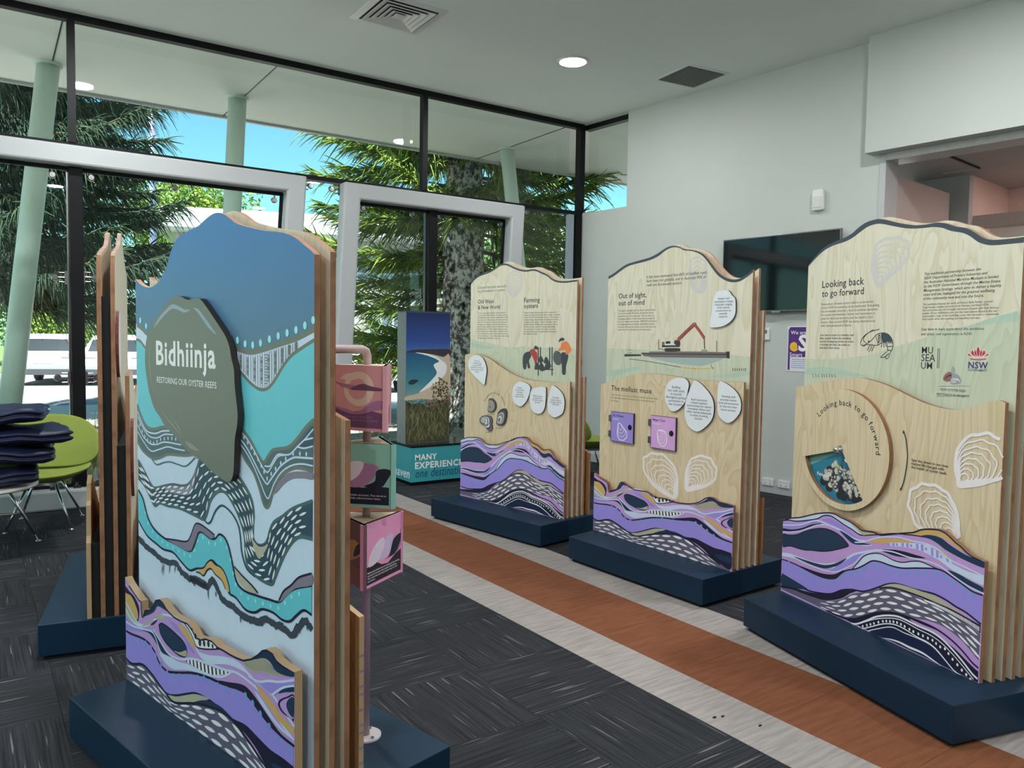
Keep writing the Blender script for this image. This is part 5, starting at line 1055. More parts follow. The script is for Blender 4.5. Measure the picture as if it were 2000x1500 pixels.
pr.poly(h4((845, 1032), (965, 1032), (978, 1045), (970, 1060), (850, 1062), (835, 1048)), BG2, True); pr.poly(h4((812, 970), (850, 960), (905, 958), (925, 980), (925, 1008), (880, 1015), (815, 1010)), YL); pr.poly(h4((812, 975), (835, 972), (835, 1012), (812, 1010)), paint('digger_olive', 104, 100, 70)); pr.poly(h4((845, 968), (888, 966), (888, 990), (845, 992)), BG2)
pr.poly(h4((930, 958), (975, 955), (980, 1000), (950, 1012), (918, 985)), BG2); pr.stroke(h4((810, 1014), (975, 1012)), .012, BG2, smooth=False)
pr.stroke(h4((955, 958), (1030, 885), (1108, 812)), .026, RD, smooth=False); pr.stroke(h4((1108, 812), (1160, 880), (1200, 940)), .020, RD, smooth=False); pr.stroke(h4((985, 945), (1060, 860), (1100, 840)), .004, BG2, smooth=False); pr.stroke(h4((1098, 808), (1112, 796), (1126, 810)), .004, BG2)
pr.stroke(h4((1197, 935), (1200, 1000), (1202, 1040)), .007, BG2, smooth=False); pr.poly(h4((1172, 1045), (1228, 1045), (1228, 1070), (1172, 1068)), paint('block_grey', 150, 146, 134)); pr.stroke(h4((780, 950), (780, 1042)), .006, BG, smooth=False); pr.stroke(h4((1312, 965), (1312, 1064)), .006, BG, smooth=False)
pr.stroke(h4((780, 1045), (800, 1035), (830, 1050)), .004, BG2); pr.stroke(h4((510, 1130), (700, 1155), (980, 1205), (1120, 1222)), .0035, BG2); pr.stroke(h4((980, 1205), (1120, 1218), (1285, 1214)), .005, YEL); pr.stroke(h4((1258, 1180), (1268, 1205), (1282, 1218)), .004, BG2); pr.stroke(h4((495, 1045), (540, 1048), (540, 1075), (495, 1075), (495, 1045)), .003, BG, smooth=False); pr.stroke(h4((518, 1046), (518, 1075)), .003, BG, smooth=False)
for x in (1455, 1475, 1495, 1515, 1535, 1555, 1570): pr.stroke(h4((x, 1212+random.random()*8), (x+8, 1226), (x+2, 1240)), .004, BG2)
pr.build('printed_panel', bu)
midt = cr(D4.zp('H', [(252, 1362), (330, 1340), (420, 1310), (500, 1285), (560, 1272), (620, 1265), (700, 1265), (800, 1272), (900, 1285), (1000, 1302), (1100, 1320), (1200, 1330), (1350, 1338), (1450, 1342), (1562, 1345)], dm), k=3)
bm_ = D4.board('plywood_board', ext(midt), dm, PLYM)
zm = D4.depth_at(1490, 612, midt[-1][0])[1]
D4.board('plywood_board', ext([(u, zm-.10+.12*(i/len(midt))) for i, (u, z) in enumerate(midt)]), ds)
pr = Print(dm, clipper(midt[0][0], midt[-1][0], topfn(midt))); i4 = lambda *p: D4.zp('I', list(p), dm); h4m = lambda *p: D4.zp('H', list(p), dm)
hl(pr, h4m, [('The mollusc muse', (347, 1416), (715, 1440))], bold=.010); blk(pr, h4m, ['Open the doors to see how artists are inspired by oyster reefs', 'and how their oyster art connects us to contemporary art', 'and design.'], (346, 1462), (772, 1485), 1516, INKG)
oyster(pr, i4((690, 590), (630, 520), (602, 450), (607, 392), (640, 367), (690, 361), (750, 382), (800, 440), (825, 500), (830, 580), (822, 650), (780, 650)), i4((798, 640))[0], OYW); oyster(pr, i4((886, 600), (882, 530), (892, 460), (920, 402), (960, 381), (1020, 381), (1060, 411), (1085, 460), (1085, 510), (1050, 560), (980, 590), (912, 606)), i4((903, 580))[0], OYW)
pr.build('printed_panel', bm_)
x4 = lambda *p: D4.px(list(p), dm)
plaque(D4, [(1290, 560), (1310, 515), (1370, 500), (1420, 505), (1450, 545), (1480, 580), (1485, 650), (1480, 720), (1450, 775), (1400, 815), (1350, 835), (1260, 840), (1250, 800), (1265, 700), (1275, 620)], du, ['Oyster reef', 'restoration creates', 'local jobs ranging', 'from marine', 'construction to', 'scientific', 'research.'], 'H', (1290, 588), (1462, 588), 752)
plaque(D4, [(1298, 775), (1302, 752), (1315, 740), (1335, 738), (1345, 748), (1343, 765), (1338, 785), (1325, 800), (1312, 803), (1304, 793)], dm, ['Building', 'lost reefs assist', 'to nourish', 'Aboriginal spiritual', 'connection to', 'Sea Country.'], 'X', (1301, 757), (1341, 757), 790)
plaque(D4, [(1337, 800), (1340, 780), (1352, 750), (1358, 743), (1372, 752), (1388, 772), (1394, 790), (1392, 815), (1380, 832), (1362, 843), (1345, 833), (1338, 815)], dm, ['Reef restoration', 'creates healthier', 'environments for marine', 'recreation, fishers and', 'other marine enthusiasts', 'to enjoy, boosting', 'tourism.'], 'X', (1342, 781), (1390, 781), 817)
plaque(D4, [(1401, 790), (1402, 760), (1406, 745), (1420, 750), (1438, 765), (1447, 785), (1444, 808), (1425, 826), (1408, 818), (1402, 805)], dm, ['Reviving reefs', 'provides shelter,', 'food and protection', 'for fish and other', 'marine animals.'], 'X', (1404, 775), (1443, 775), 801)
for quad, hole, colr, ttl, sub, oo in (([(385, 78), (537, 95), (533, 299), (385, 276)], (512, 188), paint('door_purple', 150, 132, 204), 'Ella Williams', 'Jewellery', [(440, 155), (470, 190), (492, 225), (488, 255), (465, 273), (438, 262), (428, 225), (432, 185)]), ([(650, 105), (818, 122), (815, 346), (650, 322)], (788, 228), paint('door_pink', 206, 158, 212), 'Megan Cope', 'Kinyingarra', [(698, 210), (725, 205), (750, 220), (758, 255), (752, 295), (735, 313), (710, 300), (698, 260)])):
    dd = dm-.016; q = D4.zp('I', quad, dd); ua, ub = (q[0][0]+q[3][0])/2, (q[1][0]+q[2][0])/2; zt_, zb_ = (q[0][1]+q[1][1])/2, (q[2][1]+q[3][1])/2
    dj = D4.board('hinged_door', [(ua, zb_), (ub, zb_), (ub, zt_), (ua, zt_)], dd, colr, INDIGO, th=.013)
    p2_ = Print(dd); hc = D4.zp('I', [hole], dd)[0]; p2_.dot(hc, .019, .019, DARKGAP, n=20)
    p2_.stroke([(ua+.002, zb_+.002), (ub-.002, zb_+.002), (ub-.002, zt_-.002), (ua+.002, zt_-.002), (ua+.002, zb_)], .003, INDIGO, smooth=False)
    p2_.text(ttl, (ua+.018, zt_-.034), None, INK, .012, size=.02); p2_.text(sub, (ua+.018, zt_-.056), None, WINK, size=.016)
    op = D4.zp('I', oo, dd); oyster(p2_, op, op[0], WINK, (1, .8, .6, .4), .004); p2_.build('door_print', dj)
    for zc_ in (zt_-.05, zb_+.05): MB().box((ua-.022, dd-.002, zc_-.022), (ua-.001, dd+.012, zc_+.022)).tube([(ua-.001, dd-.003, zc_-.024), (ua-.001, dd-.003, zc_+.024)], .004, 8).build('hinge', STEEL, dj)
t4 = cr(D4.zp('I', [(275, 490), (300, 510), (330, 530), (362, 552), (368, 585), (374, 616), (384, 606), (425, 595), (445, 556), (465, 548), (480, 560), (510, 580), (540, 598), (580, 605), (620, 612), (650, 630), (680, 650), (720, 655), (760, 665), (800, 680), (860, 690), (920, 693), (980, 678), (1010, 658), (1040, 650), (1075, 660), (1100, 680), (1140, 690), (1203, 708)], da), k=2)
ab = D4.board('artwork_board', ext(t4), da, LILAC, EDGE); V0, V1 = t4[0][0], t4[-1][0]; pr = Print(da, clipper(V0, V1, topfn(t4)))
kA = (topfn(t4)(V0+.02)-PZ)/(topfn(tA)(UA0+.02)-PZ)
draw(pr, OPS_A, lambda p: (V0+(p[0]-UA0)*(V1-V0)/(UA1-UA0), PZ+(p[1]-PZ)*kA)); pr.stroke([(u, z-.003) for u, z in t4[1:-1]], .006, INDIGO, smooth=False); pr.build('wave_artwork', ab)
D4.board('artwork_board', ext([(V0+V1-u, z) for u, z in t4][::-1]), dq, PLYB, EDGE, LILAC)

# ---------------------------------------------------------------- far display of the row
D3 = Disp((3.077, 5.726), (.17, -.985), 'far plywood display of the row with oyster farming picture near the pine trunk')
D3.plinth([(0, 0), (1.283, 0), (1.29, .72), (0, .72)])
da, dm, du, dr, ds, dq = .268, .324, .38, .436, .492, .548
J3 = [(468, 240), (500, 200), (550, 170), (620, 145), (680, 115), (730, 80), (770, 68), (810, 75), (860, 100), (920, 122), (980, 128), (1030, 120), (1070, 125), (1110, 145), (1160, 165), (1210, 205), (1260, 225), (1330, 230), (1400, 222), (1442, 217)]
to = cr(D3.zp('J', J3, du), k=3); tin = cr(D3.zp('J', [(x, y+16+(6 if x < 520 else 0)) for x, y in J3], du), k=3); j3 = lambda *p: D3.zp('J', list(p), du)
bu = D3.board('plywood_board', ext(to), du); D3.board('plywood_board', ext([(u, z+.02) for u, z in to]), dr)
pr = Print(du, clipper(to[0][0], to[-1][0], topfn(to)))
w = cr(j3((460, 755), (550, 782), (650, 800), (760, 828), (880, 838), (950, 825), (1050, 835), (1200, 842), (1424, 850)), k=3); pr.poly(w+[(to[-1][0], 1.0), (to[0][0], 1.0)], WASH)
pr.poly(cr(j3((461, 790), (560, 810), (680, 840), (600, 850), (500, 830), (461, 822)), True, 3), WASH2); pr.poly(band(to, tin), SLATE, test=False)
oyster(pr, j3((810, 330), (800, 240), (820, 170), (870, 140), (920, 160), (935, 230), (920, 310), (870, 370)), j3((850, 360))[0], FAINT, w=.008)
blk(pr, j3, ['Colonial Australia was built', 'on a foundation of oysters'], (532, 301), (790, 290), 334, INKG, 0., True)
hl(pr, j3, [('Old Ways', (532, 436), (677, 434)), ('& New World', (532, 488), (735, 484)), ('Farming', (955, 426), (1098, 424)), ('oysters', (955, 478), (1082, 476))], bold=.010)
blk(pr, j3, ['There is evidence that oysters in Australia played a', 'part in convict and free settler communities. Oysters', 'provided an abundant source of building material. Shell', 'lime, fired in kilns, made mortar and whole reefs were', 'taken for it. Oysters were overharvested: reefs were', 'dredged up, most within a few decades, and despite', 'laws to manage oyster fisheries, the wild harvest soon', 'collapsed as most of the wild oysters were gone and', 'many reefs had been destroyed by the 1900s, and the', 'oysters that fed the colony are remembered in street', 'names, from Oyster Cove to Limeburners Creek, where', 'shell was burnt to make lime for the city.'], (532, 530), (820, 525), 757)
blk(pr, j3, ['Modern oyster farming was grown in response to', 'decline, the depleted natural oyster supply. It was the', 'second half of the nineteenth century. For growing', 'and harvesting, Sydney Rock oysters, farmers make', 'a substrate with sticks or trays in estuaries. Some', 'farmers collect wild spat and some use hatcheries.', 'Farmers can then place 3-4 oysters into baskets', 'that are floated on lines in the water. It can take', '3 years for the oysters to grow and reach market', 'size, ready for eating.'], (955, 527), (1284, 520), 719)
DK = paint('farmer_dark', 60, 62, 68); SKIN = paint('farmer_skin', 214, 176, 150); RDT = paint('farmer_red', 168, 60, 54); ORG = paint('farmer_orange', 224, 126, 70)
pr.poly(cr(j3((1010, 875), (960, 890), (943, 940), (948, 1030), (975, 1032), (980, 980), (990, 1026), (1012, 1022), (1000, 960), (1020, 920)), True, 3), DK); pr.poly(cr(j3((1005, 870), (1040, 850), (1070, 870), (1078, 940), (1060, 1000), (1048, 960), (1030, 920)), True, 3), RDT); pr.dot(j3((1068, 858))[0], .016, .018, SKIN); pr.poly(cr(j3((1045, 840), (1060, 820), (1082, 838), (1080, 856), (1050, 852)), True, 3), DK)
for x in (1085, 1105, 1190, 1212): pr.stroke(j3((x, 835), (x, 1095 if x in (1085, 1212) else 1030)), .012, DK, smooth=False)
pr.stroke(j3((1050, 1035), (1225, 1040)), .009, DK, smooth=False)
for x, y in ((1110, 940), (1115, 1000), (1160, 950), (1165, 1010), (1075, 1000), (1180, 990), (1125, 1020)): pr.poly(cr(j3((x-25, y+25), (x-5, y-30), (x+25, y+20), (x, y+35)), True, 3), DK)
pr.poly(cr(j3((1225, 960), (1225, 900), (1260, 870), (1295, 900), (1298, 980), (1260, 1000)), True, 3), paint('basket_grey', 84, 86, 90)); pr.stroke(j3((1225, 900), (1245, 870), (1290, 900)), .005, DK)
pr.poly(cr(j3((1295, 890), (1300, 1000), (1305, 1080), (1335, 1082), (1340, 1010), (1360, 930), (1350, 890)), True, 3), DK); pr.poly(cr(j3((1300, 790), (1350, 785), (1380, 830), (1388, 870), (1340, 905), (1330, 860), (1265, 870), (1290, 830)), True, 3), ORG); pr.dot(j3((1305, 775))[0], .018, .020, SKIN); pr.poly(cr(j3((1270, 790), (1285, 755), (1315, 750), (1325, 770), (1295, 778)), True, 3), DK)
pr.build('printed_panel', bu)
midt = cr(D3.zp('J', [(415, 905), (450, 897), (520, 897), (570, 910), (620, 930), (670, 960), (730, 1005), (800, 1050), (870, 1090), (950, 1120), (1040, 1140), (1150, 1152), (1260, 1158), (1376, 1152)], dm), k=3)
bm_ = D3.board('plywood_board', ext(midt), dm, PLYM); zm = D3.depth_at(1143, 736, midt[-1][0])[1]
D3.board('plywood_board', ext([(u, zm-.1+.1*(i/len(midt))) for i, (u, z) in enumerate(midt)]), ds)
pr = Print(dm, clipper(midt[0][0], midt[-1][0], topfn(midt))); jm = lambda *p: D3.zp('J', list(p), dm); km = lambda *p: D3.zp('K', list(p), dm)
cc = jm((683, 1400))[0]; r_ = jm((683, 1262))[0][1]-cc[1]; pr.clip = None; pr.arc_text('Treasures of our waters', cc, r_, math.radians(158), math.radians(14), INK, .05, .008)
for x0, x1, y in ((612, 685, 1452),): pr.stroke(jm((x0, y), (x1, y)), .004, INKG, smooth=False)
for x0, x1, y in ((695, 755, 265), (603, 640, 302)): pr.stroke(km((x0, y), (x1, y)), .004, INKG, smooth=False)
pr.build('printed_panel', bm_)
SH = [paint('shell_%d' % k, *c) for k, c in enumerate(((78, 76, 72), (128, 124, 114), (170, 166, 154), (60, 58, 64), (206, 208, 214), (110, 108, 112)))]
def relief(pts, cols, hinge, zoom):
    o0 = cr(D3.zp(zoom, pts, dm-.012), True, 3); ob = D3.board('mounted_shell', o0, dm-.012, SH[cols[0]], SH[3], th=.011); p_ = Print(dm-.012); h = np.array(D3.zp(zoom, [hinge], dm)[0])
    for i, (fct, ci) in enumerate(zip((.84, .7, .55, .4, .25), cols[1:])): p_.poly([tuple(h+(np.array(p)-h)*fct) for p in o0], SH[ci])
    p_.build('shell_rings', ob)
relief([(632, 1310), (660, 1305), (685, 1330), (696, 1370), (685, 1410), (660, 1430), (625, 1425), (620, 1400), (628, 1360)], (0, 1, 2, 1, 2, 5), (650, 1385), 'J')
relief([(545, 190), (565, 155), (605, 145), (645, 155), (660, 195), (655, 225), (662, 265), (640, 290), (615, 280), (595, 235), (560, 225)], (5, 3, 4, 5, 4, 2), (600, 190), 'K'); relief([(715, 120), (745, 90), (780, 85), (795, 120), (790, 170), (775, 220), (745, 240), (700, 225), (705, 175)], (3, 0, 2, 1, 4, 5), (730, 195), 'K')
for pts, ln, p0, p1, yl in (([(443, 1000), (455, 940), (490, 912), (540, 910), (580, 940), (605, 1000), (610, 1060), (600, 1130), (590, 1180), (550, 1150), (490, 1090), (455, 1040)], ['There are', '3 edible farming', 'species in NSW;', 'Sydney Rock, Pacific and', 'Native (Angasi or Flat)', 'Oysters.'], (468, 965), (582, 965), 1063),
                            ([(848, 1240), (860, 1190), (900, 1155), (950, 1155), (1005, 1185), (1010, 1230), (990, 1300), (960, 1350), (920, 1378), (870, 1350), (850, 1300)], ['Oysters', 'are the oldest', 'and largest', 'aquaculture', 'fishery in NSW.'], (873, 1208), (957, 1208), 1290),
                            ([(1005, 1300), (1020, 1230), (1060, 1205), (1145, 1200), (1155, 1240), (1150, 1340), (1140, 1400), (1110, 1440), (1060, 1440), (1020, 1400)], ['NSW estuaries', 'produce over', '70 million oysters', 'per year.'], (1030, 1285), (1130, 1285), 1342),
                            ([(1170, 1330), (1190, 1240), (1215, 1185), (1270, 1220), (1310, 1270), (1325, 1340), (1315, 1420), (1290, 1455), (1230, 1478), (1180, 1440), (1170, 1390)], ['The NSW', 'oyster industry', 'provides close to', '1,500 jobs.'], (1192, 1302), (1298, 1302), 1362)):
    plaque(D3, pts, dm, ln, 'J', p0, p1, yl)
t3_ = cr(D3.zp('K', [(375, 375), (420, 350), (465, 345), (520, 348), (560, 362), (590, 395), (630, 412), (680, 412), (730, 405), (790, 385), (850, 370), (890, 350), (940, 343), (975, 345), (1000, 365), (1030, 395), (1080, 420), (1110, 450), (1140, 462), (1180, 455), (1210, 480), (1225, 510), (1250, 540), (1280, 575), (1325, 605)], da), k=2)
ab = D3.board('artwork_board', ext(t3_), da, LILAC, EDGE); V0, V1 = t3_[0][0], t3_[-1][0]; ft = topfn(t3_); fb = topfn(tB); pr = Print(da, clipper(V0, V1, ft))
def mp3(p):
    fr_ = (p[0]-UB0)/(UB1-UB0); u = V0+(V1-V0)*(-.112+1.112*fr_); k = (ft(u)-PZ)/(fb(p[0])-PZ); return (u, PZ+(p[1]-PZ)*k)
draw(pr, OPS_B, mp3); pr.stroke([(u, z-.003) for u, z in t3_[1:-1]], .006, INDIGO, smooth=False); pr.build('wave_artwork', ab)
D3.board('artwork_board', ext([(V0+V1-u, z) for u, z in t3_][::-1]), dq, PLYB, EDGE, LILAC)

# ---------------------------------------------------------------- display seen edge-on behind the main one
D2 = Disp((.907, 3.952), (.177, .984), 'plywood display seen edge-on at the left, behind the main blue panel')
D2.plinth([(0, 0), (1.29, 0), (1.29, .75), (0, .75)])
ln = [(0, 1.62), (.015, 1.78), (.04, 1.86), (.10, 1.89), (.3, 1.93), (.5, 1.97), (.65, 2.05), (.8, 1.98), (1.0, 1.90), (1.21, 1.86)]
ln = [(u+.01, z) for u, z in ln]
D2.board('plywood_board', ext(cr(ln, k=3)), .475); D2.board('plywood_board', ext(cr(ln, k=3)), .418)
D2.board('plywood_board', ext([(.01, 1.31), (.3, 1.33), (.6, 1.2), (.9, 1.14), (1.22, 1.2)]), .361)
D2.board('artwork_board', ext([(.01, .5), (.2, .6), (.5, .56), (.8, .66), (1.22, .5)]), .30, LILAC, EDGE)
st_ = [(.01, .53), (.03, .56), (.04, .70), (.06, .72), (.08, .80), (.14, .83), (.3, .74), (.5, .62), (.7, .66), (.9, .58), (1.22, .52)]
D2.board('artwork_board', ext(st_), .532, PLYB, EDGEL, LILAC)
for d0, d1, zt_ in ((.494, .532, .52), (.437, .475, 1.68), (.380, .418, .98)): MB().box((.02, d0, PZ), (1.20, d1, zt_)).build('black_spacer', DARKGAP, D2.root)
for (d_, z0_, z1_) in ((.418, 1.30, 1.62), (.361, .72, 1.10)):
    pz_ = [(.06+.10*math.cos(t)+.05, (z0_+z1_)/2+(z1_-z0_)/2*math.sin(t)) for t in np.linspace(0, 2*math.pi, 20, endpoint=False)]
    D2.board('shell_plaque', pz_, d_-.014, PLAQUE, plain('plaque_edge_red', rgb(110, 50, 46), .6), th=.013)

# ================================================================== LIGHT BOX TOWER
LB = empty('photo_tower', (3.57, 7.08, 0), 0, label='tall beach photograph tower on a turquoise base by the glass', cat='advertising stand')
TQ = paint('base_turquoise', 46, 132, 140, 1.5); bw, bd, bh = .86, .47, .415
MB().box((.02, .03, 0), (bw-.02, bd-.02, .045)).build('recessed_foot', BLACK, LB)
bs = MB().box((0, 0, .04), (bw, bd, bh-.02)).build('base', TQ, LB)
MB().box((-.003, -.003, bh-.02), (bw+.003, bd+.003, bh)).build('base_top', plain('base_gloss_black', (.012, .014, .016), .08), LB)
pr = Print(0); pr.text('MANY', (.045, .265), (.30, 0), WINK, .03); pr.text('EXPERIENCES', (.045, .178), (.66, 0), WINK, .03)
pr.text('one destination', (.05, .085), (.66, 0), paint('script_blue', 22, 84, 112), .012, True, h=.13); pr.build('lettering', bs)
x0, x1, y0, y1, z1 = .01, .535, .16, .36, 1.80
tw = MB().box((x0, y0, bh), (x1, y1, z1)).build('tower_body', plain('tower_grey', rgb(118, 128, 128), .4), LB, bevel=.003)
MB().box((x0-.002, y0-.002, z1-.012), (x1+.002, y1+.002, z1)).build('tower_cap', plain('tower_cap_blue', (.03, .045, .08), .3), LB)
pr = Print(y0); hz = z1-bh-.02
def pf(pts): return [(x0+.004+(x1-x0-.008)*a, bh+.005+hz*b) for a, b in pts]
def vgrad(name, zlo, zhi, stops):
    m, nt, b, out = new_mat(name); L = nt.links.new; tc = N(nt, 'ShaderNodeTexCoord'); s_ = N(nt, 'ShaderNodeSeparateXYZ'); L(tc.outputs['Object'], s_.inputs[0]); mr_ = N(nt, 'ShaderNodeMapRange'); mr_.inputs[1].default_value = zlo; mr_.inputs[2].default_value = zhi
    L(s_.outputs[2], mr_.inputs[0]); nz = N(nt, 'ShaderNodeTexNoise'); nz.inputs['Scale'].default_value = 25; L(tc.outputs['Object'], nz.inputs['Vector']); ma = N(nt, 'ShaderNodeMath', operation='MULTIPLY_ADD'); ma.inputs[1].default_value = .12; L(nz.outputs[0], ma.inputs[0]); L(mr_.outputs[0], ma.inputs[2])
    r = ramp(nt, stops); L(ma.outputs[0], r.inputs[0]); L(r.outputs[0], b.inputs['Base Color']); b.inputs['Roughness'].default_value = .25; return m
zf = lambda b: bh+.005+hz*b
pr.poly(pf([(0, .70), (1, .70), (1, 1), (0, 1)]), vgrad('photo_sky', zf(.70), zf(1), [(0, rgb(66, 110, 180)), (.3, rgb(36, 70, 150)), (1, rgb(14, 30, 92))]))
pr.poly(pf([(0, .30), (1, .30), (1, .70), (0, .70)]), vgrad('photo_sea', zf(.36), zf(.70), [(0, rgb(120, 165, 165)), (.4, rgb(60, 130, 150)), (1, rgb(20, 84, 130))]))
pr.poly(cr(pf([(0, .70), (.15, .715), (.4, .72), (.7, .722), (1, .72), (1, .665), (.75, .675), (.4, .69), (.1, .695)]), True, 3), paint('photo_headland', 52, 44, 48))
SANDP = paint('photo_sand', 196, 176, 152); SURF = paint('photo_surf', 226, 232, 236)
pr.poly(cr(pf([(.3, .69), (.6, .68), (.85, .66), (1, .67), (1, .36), (.85, .33), (.6, .33), (.3, .34), (0, .33), (0, .36), (.25, .38), (.5, .42), (.75, .48), (.9, .56), (.85, .63), (.6, .67)]), False, 3), SANDP)
pr.poly(cr(pf([(.2, .695), (.5, .685), (.75, .65), (.92, .60), (.9, .53), (.72, .47), (.5, .42), (.3, .39), (.42, .43), (.6, .49), (.7, .54), (.62, .60), (.75, .63), (.5, .67)]), True, 3), SURF)
pr.poly(cr(pf([(.05, .46), (.15, .45), (.28, .48), (.2, .49), (.1, .485)]), True, 3), paint('photo_rock', 30, 50, 60))
pr.poly(cr(pf([(.4, .34), (.6, .31), (.85, .33), (1, .36), (1, .28), (.6, .27)]), True, 3), paint('photo_earth', 140, 104, 78))
pr.poly(pf([(0, 0), (1, 0), (1, .31), (.8, .29), (.5, .27), (.3, .31), (.15, .30), (0, .33)]), paint('photo_scrub', 62, 62, 44))
GRS = [paint('photo_grass%d' % k, *c) for k, c in enumerate(((104, 108, 60), (80, 86, 48), (132, 130, 84), (48, 52, 36), (150, 142, 96), (36, 40, 30)))]
pr.n += 1
for k in range(520):
    x = random.random(); y = random.random()**1.3*.26; L = .04+.07*random.random(); dx = random.uniform(-.12, .12)
    if x+dx < .01 or x+dx > .99: continue
    if k % 60 == 0: pr.n += 1
    pr.stroke(pf([(x, y), (x+dx*.4, y+L*.6), (x+dx, y+L)]), .004, random.choice(GRS), taper=True, k=2, fresh=False)
for k in range(160):
    a = random.random()*6.28; r = random.random()**.5; c_ = pf([(.78+.2*r*math.cos(a), .40+.10*r*math.sin(a))])[0]
    if c_[0] < x1-.016: pr.dot(c_, .010*random.random()+.005, .009, random.choice(GRS[3:]), n=5, fresh=(k % 20 == 0))
for k in range(120):
    c_ = pf([(random.random()*.97+.01, .29+.05*random.random()*(1-abs(random.random()-.5)))])[0]; pr.dot(c_, .007, .005, GRS[5], n=5, fresh=(k % 20 == 0))
pr.build('beach_photograph', tw)
# cursive word on the left side of the base
pr = Print(0); pr.text('haven', (-.40, .075), (-.03, 0), WINK, .012, True, h=.14); o = pr.build('lettering', bs); o.rotation_euler = (0, 0, -math.pi/2); o.location = (0, 0, 0)

# ================================================================== CHAIRS, TABLE, BUNDLES
GREEN = plain('green_fabric', rgb(138, 152, 66), .85, noise=.08, scale=200); GREEND = plain('green_fabric_under', rgb(110, 116, 40), .85, noise=.08, scale=200)
def dish(name, parent, fn, m, nu=20, nv=8, th=.035):
    top = []; n = 0; V = []; Fc = []
    for side in (0, 1):
        for i in range(nv+1):
            r = (i/nv)**.8
            for j in range(nu):
                a = 2*math.pi*j/nu; sx = abs(math.cos(a))**.8*math.copysign(1, math.cos(a)); sy = abs(math.sin(a))**.8*math.copysign(1, math.sin(a))
                p, nrm = fn(r*sx, r*sy); k = 0 if side == 0 else th*(1-.6*r**6); V.append(tuple(np.array(p)-np.array(nrm)*k))
    m_ = (nv+1)*nu
    for i in range(nv):
        for j in range(nu):
            j2 = (j+1) % nu; Fc += [(i*nu+j, i*nu+j2, (i+1)*nu+j2, (i+1)*nu+j), (m_+i*nu+j2, m_+i*nu+j, m_+(i+1)*nu+j, m_+(i+1)*nu+j2)]
    for j in range(nu):
        j2 = (j+1) % nu; Fc.append((nv*nu+j, nv*nu+j2, m_+nv*nu+j2, m_+nv*nu+j))
    mb = MB().add(V, Fc); o = mb.build(name, m, parent, smooth=True, recalc=True); md = o.modifiers.new('sub', 'SUBSURF'); md.levels = 1; md.render_levels = 1; return o
def chair(loc, rz, label):
    t = empty('lounge_chair', loc, rz, label=label, cat='chair', group='green shell lounge chairs')
    def seat(u, v): return ((.33*u, .29*v-.02, .385+.085*u*u+.06*max(0, v)**2+.035*max(0, -v)**3), (0, 0, 1))
    def back(u, v):
        y = .27-.17*u*u+.10*v; return ((.38*u, y, .64+.21*v-.03*u*u), (0, -1, .2))
    dish('seat_shell', t, seat, GREEN); dish('back_shell', t, back, GREEN)
    MB().box((-.10, -.13, .33), (.10, .15, .352)).build('under_frame', CHROME, t)
    for sx, sy in ((-1, -1), (1, -1), (-1, 1), (1, 1)):
        l = MB().tube([(sx*.09, sy*.11, .345), (sx*.22, sy*.25, .012)], [.011, .009], 10).build('leg', CHROME, t, smooth=True)
        MB().lathe([(0, 0), (.018, 0), (.018, .006), (.008, .014), (0, .014)], 12, (sx*.22, sy*.25, 0)).build('foot', CHROME, l)
    MB().tube([(0, .12, .34), (0, .24, .42), (0, .30, .56)], .012, 8).build('back_support', CHROME, t)
    return t
chair((.36, 7.06, 0), math.atan2(-.238, .971), 'lime green shell lounge chair beside the navy bundles at the left')
chair((5.42, 6.50, 0), math.radians(70), 'lime green shell lounge chair half hidden between the far and middle displays')
T = empty('side_table', (-.11, 6.45, 0), 0, label='round white side table under the navy bundles', cat='table')
MB().lathe([(0, .432), (.385, .432), (.40, .442), (.40, .452), (.395, .458), (0, .458)], 48).build('table_top', WHITEPL, T, smooth=False)
for k in range(4):
    a = math.radians(9+90*k); c_, s_ = math.cos(a), math.sin(a)
    MB().tube([(.20*c_, .20*s_, .432), (.40*c_, .40*s_, .012)], [.013, .010], 10).lathe([(0, 0), (.02, 0), (.02, .006), (.008, .014), (0, .014)], 12, (.40*c_, .40*s_, 0)).build('leg', CHROME, T, smooth=True)
MB().tube([(.28*math.cos(math.radians(9)), .28*math.sin(math.radians(9)), .22), (-.28*math.cos(math.radians(9)), -.28*math.sin(math.radians(9)), .24)], .007, 8).tube([(.28*math.cos(math.radians(99)), .28*math.sin(math.radians(99)), .25), (-.28*math.cos(math.radians(99)), -.28*math.sin(math.radians(99)), .25)], .007, 8).build('brace', CHROME, T)
NAVYF = plain('navy_nylon', rgb(18, 27, 62), .5, noise=.3, scale=18)
